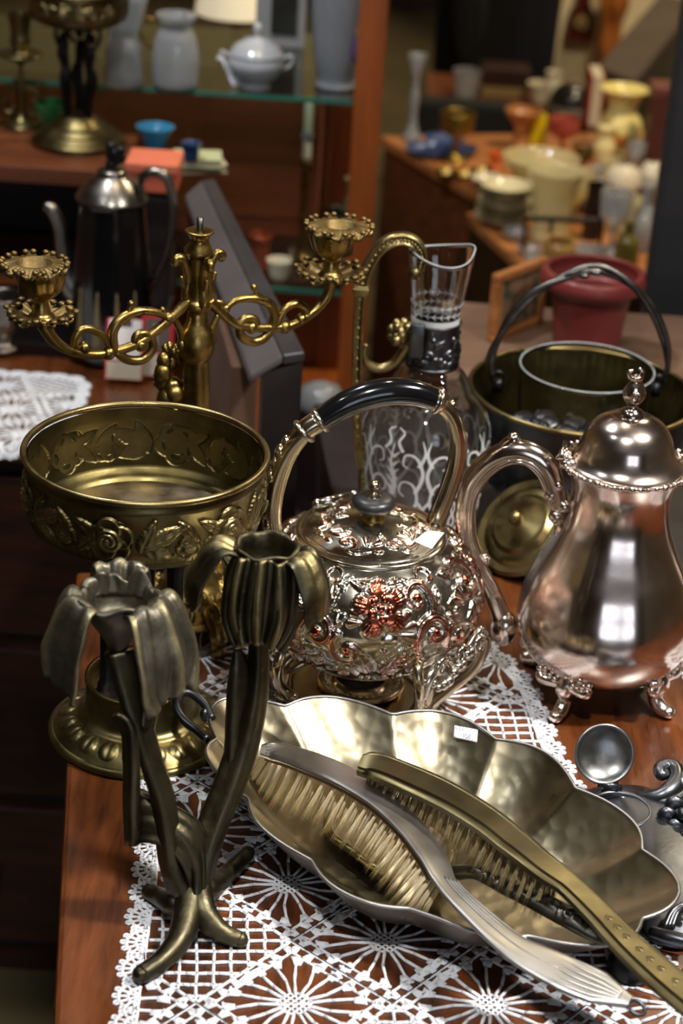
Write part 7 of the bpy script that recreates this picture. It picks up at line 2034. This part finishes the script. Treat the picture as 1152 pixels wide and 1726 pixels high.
# ------------------------------------------------------------------ person in dark clothes at the back
PY = 5.25
pxx = float(at(836, 60, PY)[0])
per_ = thing('person', 'person in dark navy trousers and coat standing with their back turned, far behind', 'person', (pxx, PY, FZ))
def person_body():
    J = [(0, 0, 0.95), (0, 0.0, 1.15), (0, 0.0, 1.38), (0, -0.01, 1.50), (0, -0.02, 1.60), (0, -0.02, 1.70),
         (0.07, 0, 0.90), (0.075, -0.01, 0.50), (0.07, 0.02, 0.10), (0.075, 0.10, 0.035), (-0.07, 0, 0.90), (-0.075, -0.01, 0.50), (-0.07, 0.02, 0.10), (-0.075, 0.10, 0.035),
         (0.17, 0, 1.40), (0.22, 0.01, 1.13), (0.22, 0.08, 0.88), (0.215, 0.10, 0.80), (-0.17, 0, 1.40), (-0.22, 0.01, 1.13), (-0.22, 0.06, 0.88), (-0.215, 0.08, 0.80)]
    R_ = [.13, .125, .13, .055, .085, .07, .085, .058, .042, .035, .085, .058, .042, .035, .06, .045, .032, .03, .06, .045, .032, .03]
    E_ = [(0, 1), (1, 2), (2, 3), (3, 4), (4, 5), (0, 6), (6, 7), (7, 8), (8, 9), (0, 10), (10, 11), (11, 12), (12, 13), (2, 14), (14, 15), (15, 16), (16, 17), (2, 18), (18, 19), (19, 20), (20, 21)]
    for s, w0 in ((1, 17), (-1, 21)):
        w_ = J[w0]
        for f, (dx_, L_) in enumerate(((-0.022, .06), (-0.008, .075), (0.006, .07), (0.02, .055), (-0.03, .04))):
            i = len(J)
            J.append((w_[0] + (0.01 if f != 4 else -0.01) * s * 0, w_[1] + dx_ + (0.02 if f == 4 else 0), w_[2] - 0.035)); J.append((w_[0] - 0.01 * s, w_[1] + dx_ * 1.2 + (0.03 if f == 4 else 0.005), w_[2] - 0.035 - L_))
            R_.extend([.011, .009]); E_.extend([(w0, i), (i, i + 1)])
    me = bpy.data.meshes.new('body'); me.from_pydata(J, E_, []); me.update()
    o = bpy.data.objects.new('body', me); col.objects.link(o); o.parent = per_
    sk = o.modifiers.new('skin', 'SKIN')
    sv = me.skin_vertices[0].data
    for i, r in enumerate(R_): sv[i].radius = (r, r * 0.85)
    sv[0].use_root = True
    ss = o.modifiers.new('sub', 'SUBSURF'); ss.levels = 1; ss.render_levels = 1
    me.materials.append(plain('skin', (196, 150, 122), 0.5))
person_body()
navy = plain('navy_cloth', (20, 22, 30), 0.8); blk = plain('black_wool', (13, 13, 16), 0.85)
pc = np.array(per_.location)
for s in (-1, 1):
    b = MB(); b.tube(smooth([pc + V(0.072 * s, 0.0, 0.93), pc + V(0.076 * s, -0.01, 0.5), pc + V(0.073 * s, 0.01, 0.06)], 8), [0.105, 0.085, 0.078], 20); b.build('trouser_leg', navy, per_)
    b = MB(); b.ball(pc + V(0.075 * s, 0.05, 0.042), 0.05, 14, 8, (0.95, 2.3, 0.84)); b.build('shoe', M['blackgloss'], per_)
    b = MB(); b.tube(smooth([pc + V(0.16 * s, 0, 1.42), pc + V(0.225 * s, 0.01, 1.13), pc + V(0.222 * s, 0.075, 0.86)], 8), [0.075, 0.064, 0.052], 16); b.build('sleeve', blk, per_)
b = MB(); b.lathe(dense([(0.118, 0.34), (0.128, 0.60), (0.150, 0.90), (0.165, 1.10), (0.19, 1.30), (0.16, 1.42), (0.085, 1.49), (0.07, 1.54)], 40)[0], 40, pc, lambda T, R, Z: (R * (1 - 0.28 * np.abs(np.sin(T))), Z)); b.build('coat', blk, per_)
b = MB(); b.ball(pc + V(0, -0.035, 1.645), 0.098, 16, 12, (0.9, 1.0, 1.12)); b.build('hair', plain('dark_hair', (36, 26, 20), 0.6), per_)
b = MB()
for s in (-1, 1):
    b.ball(pc + V(0.088 * s, -0.01, 1.62), 0.02, 8, 6, (0.4, 0.7, 1)); b.ball(pc + V(0.03 * s, 0.068, 1.64), 0.008, 8, 6)
b.ball(pc + V(0, 0.078, 1.61), 0.013, 8, 6, (0.8, 1, 1.5)); b.ball(pc + V(0, 0.07, 1.575), 0.014, 8, 6, (1.4, 0.4, 0.4)); b.build('facial_features', plain('skin2', (180, 130, 108), 0.5), per_)
bag = thing('black_bag', 'black bag hanging at the left of the standing person', 'bag', V(float(at(782, 60, PY)[0]), PY - 0.21, FZ + 0.38))
c = np.array(bag.location)
b = MB(); b.ball(c + V(0, 0, 0.15), 0.15, 20, 14, (0.30, 0.25, 1.0)); b.build('body', blk, bag)
part_tube(bag, 'strap', blk, [c + V(-0.03, 0, 0.26), c + V(0, 0, 0.42), c + V(0.03, 0, 0.26)], 0.008)
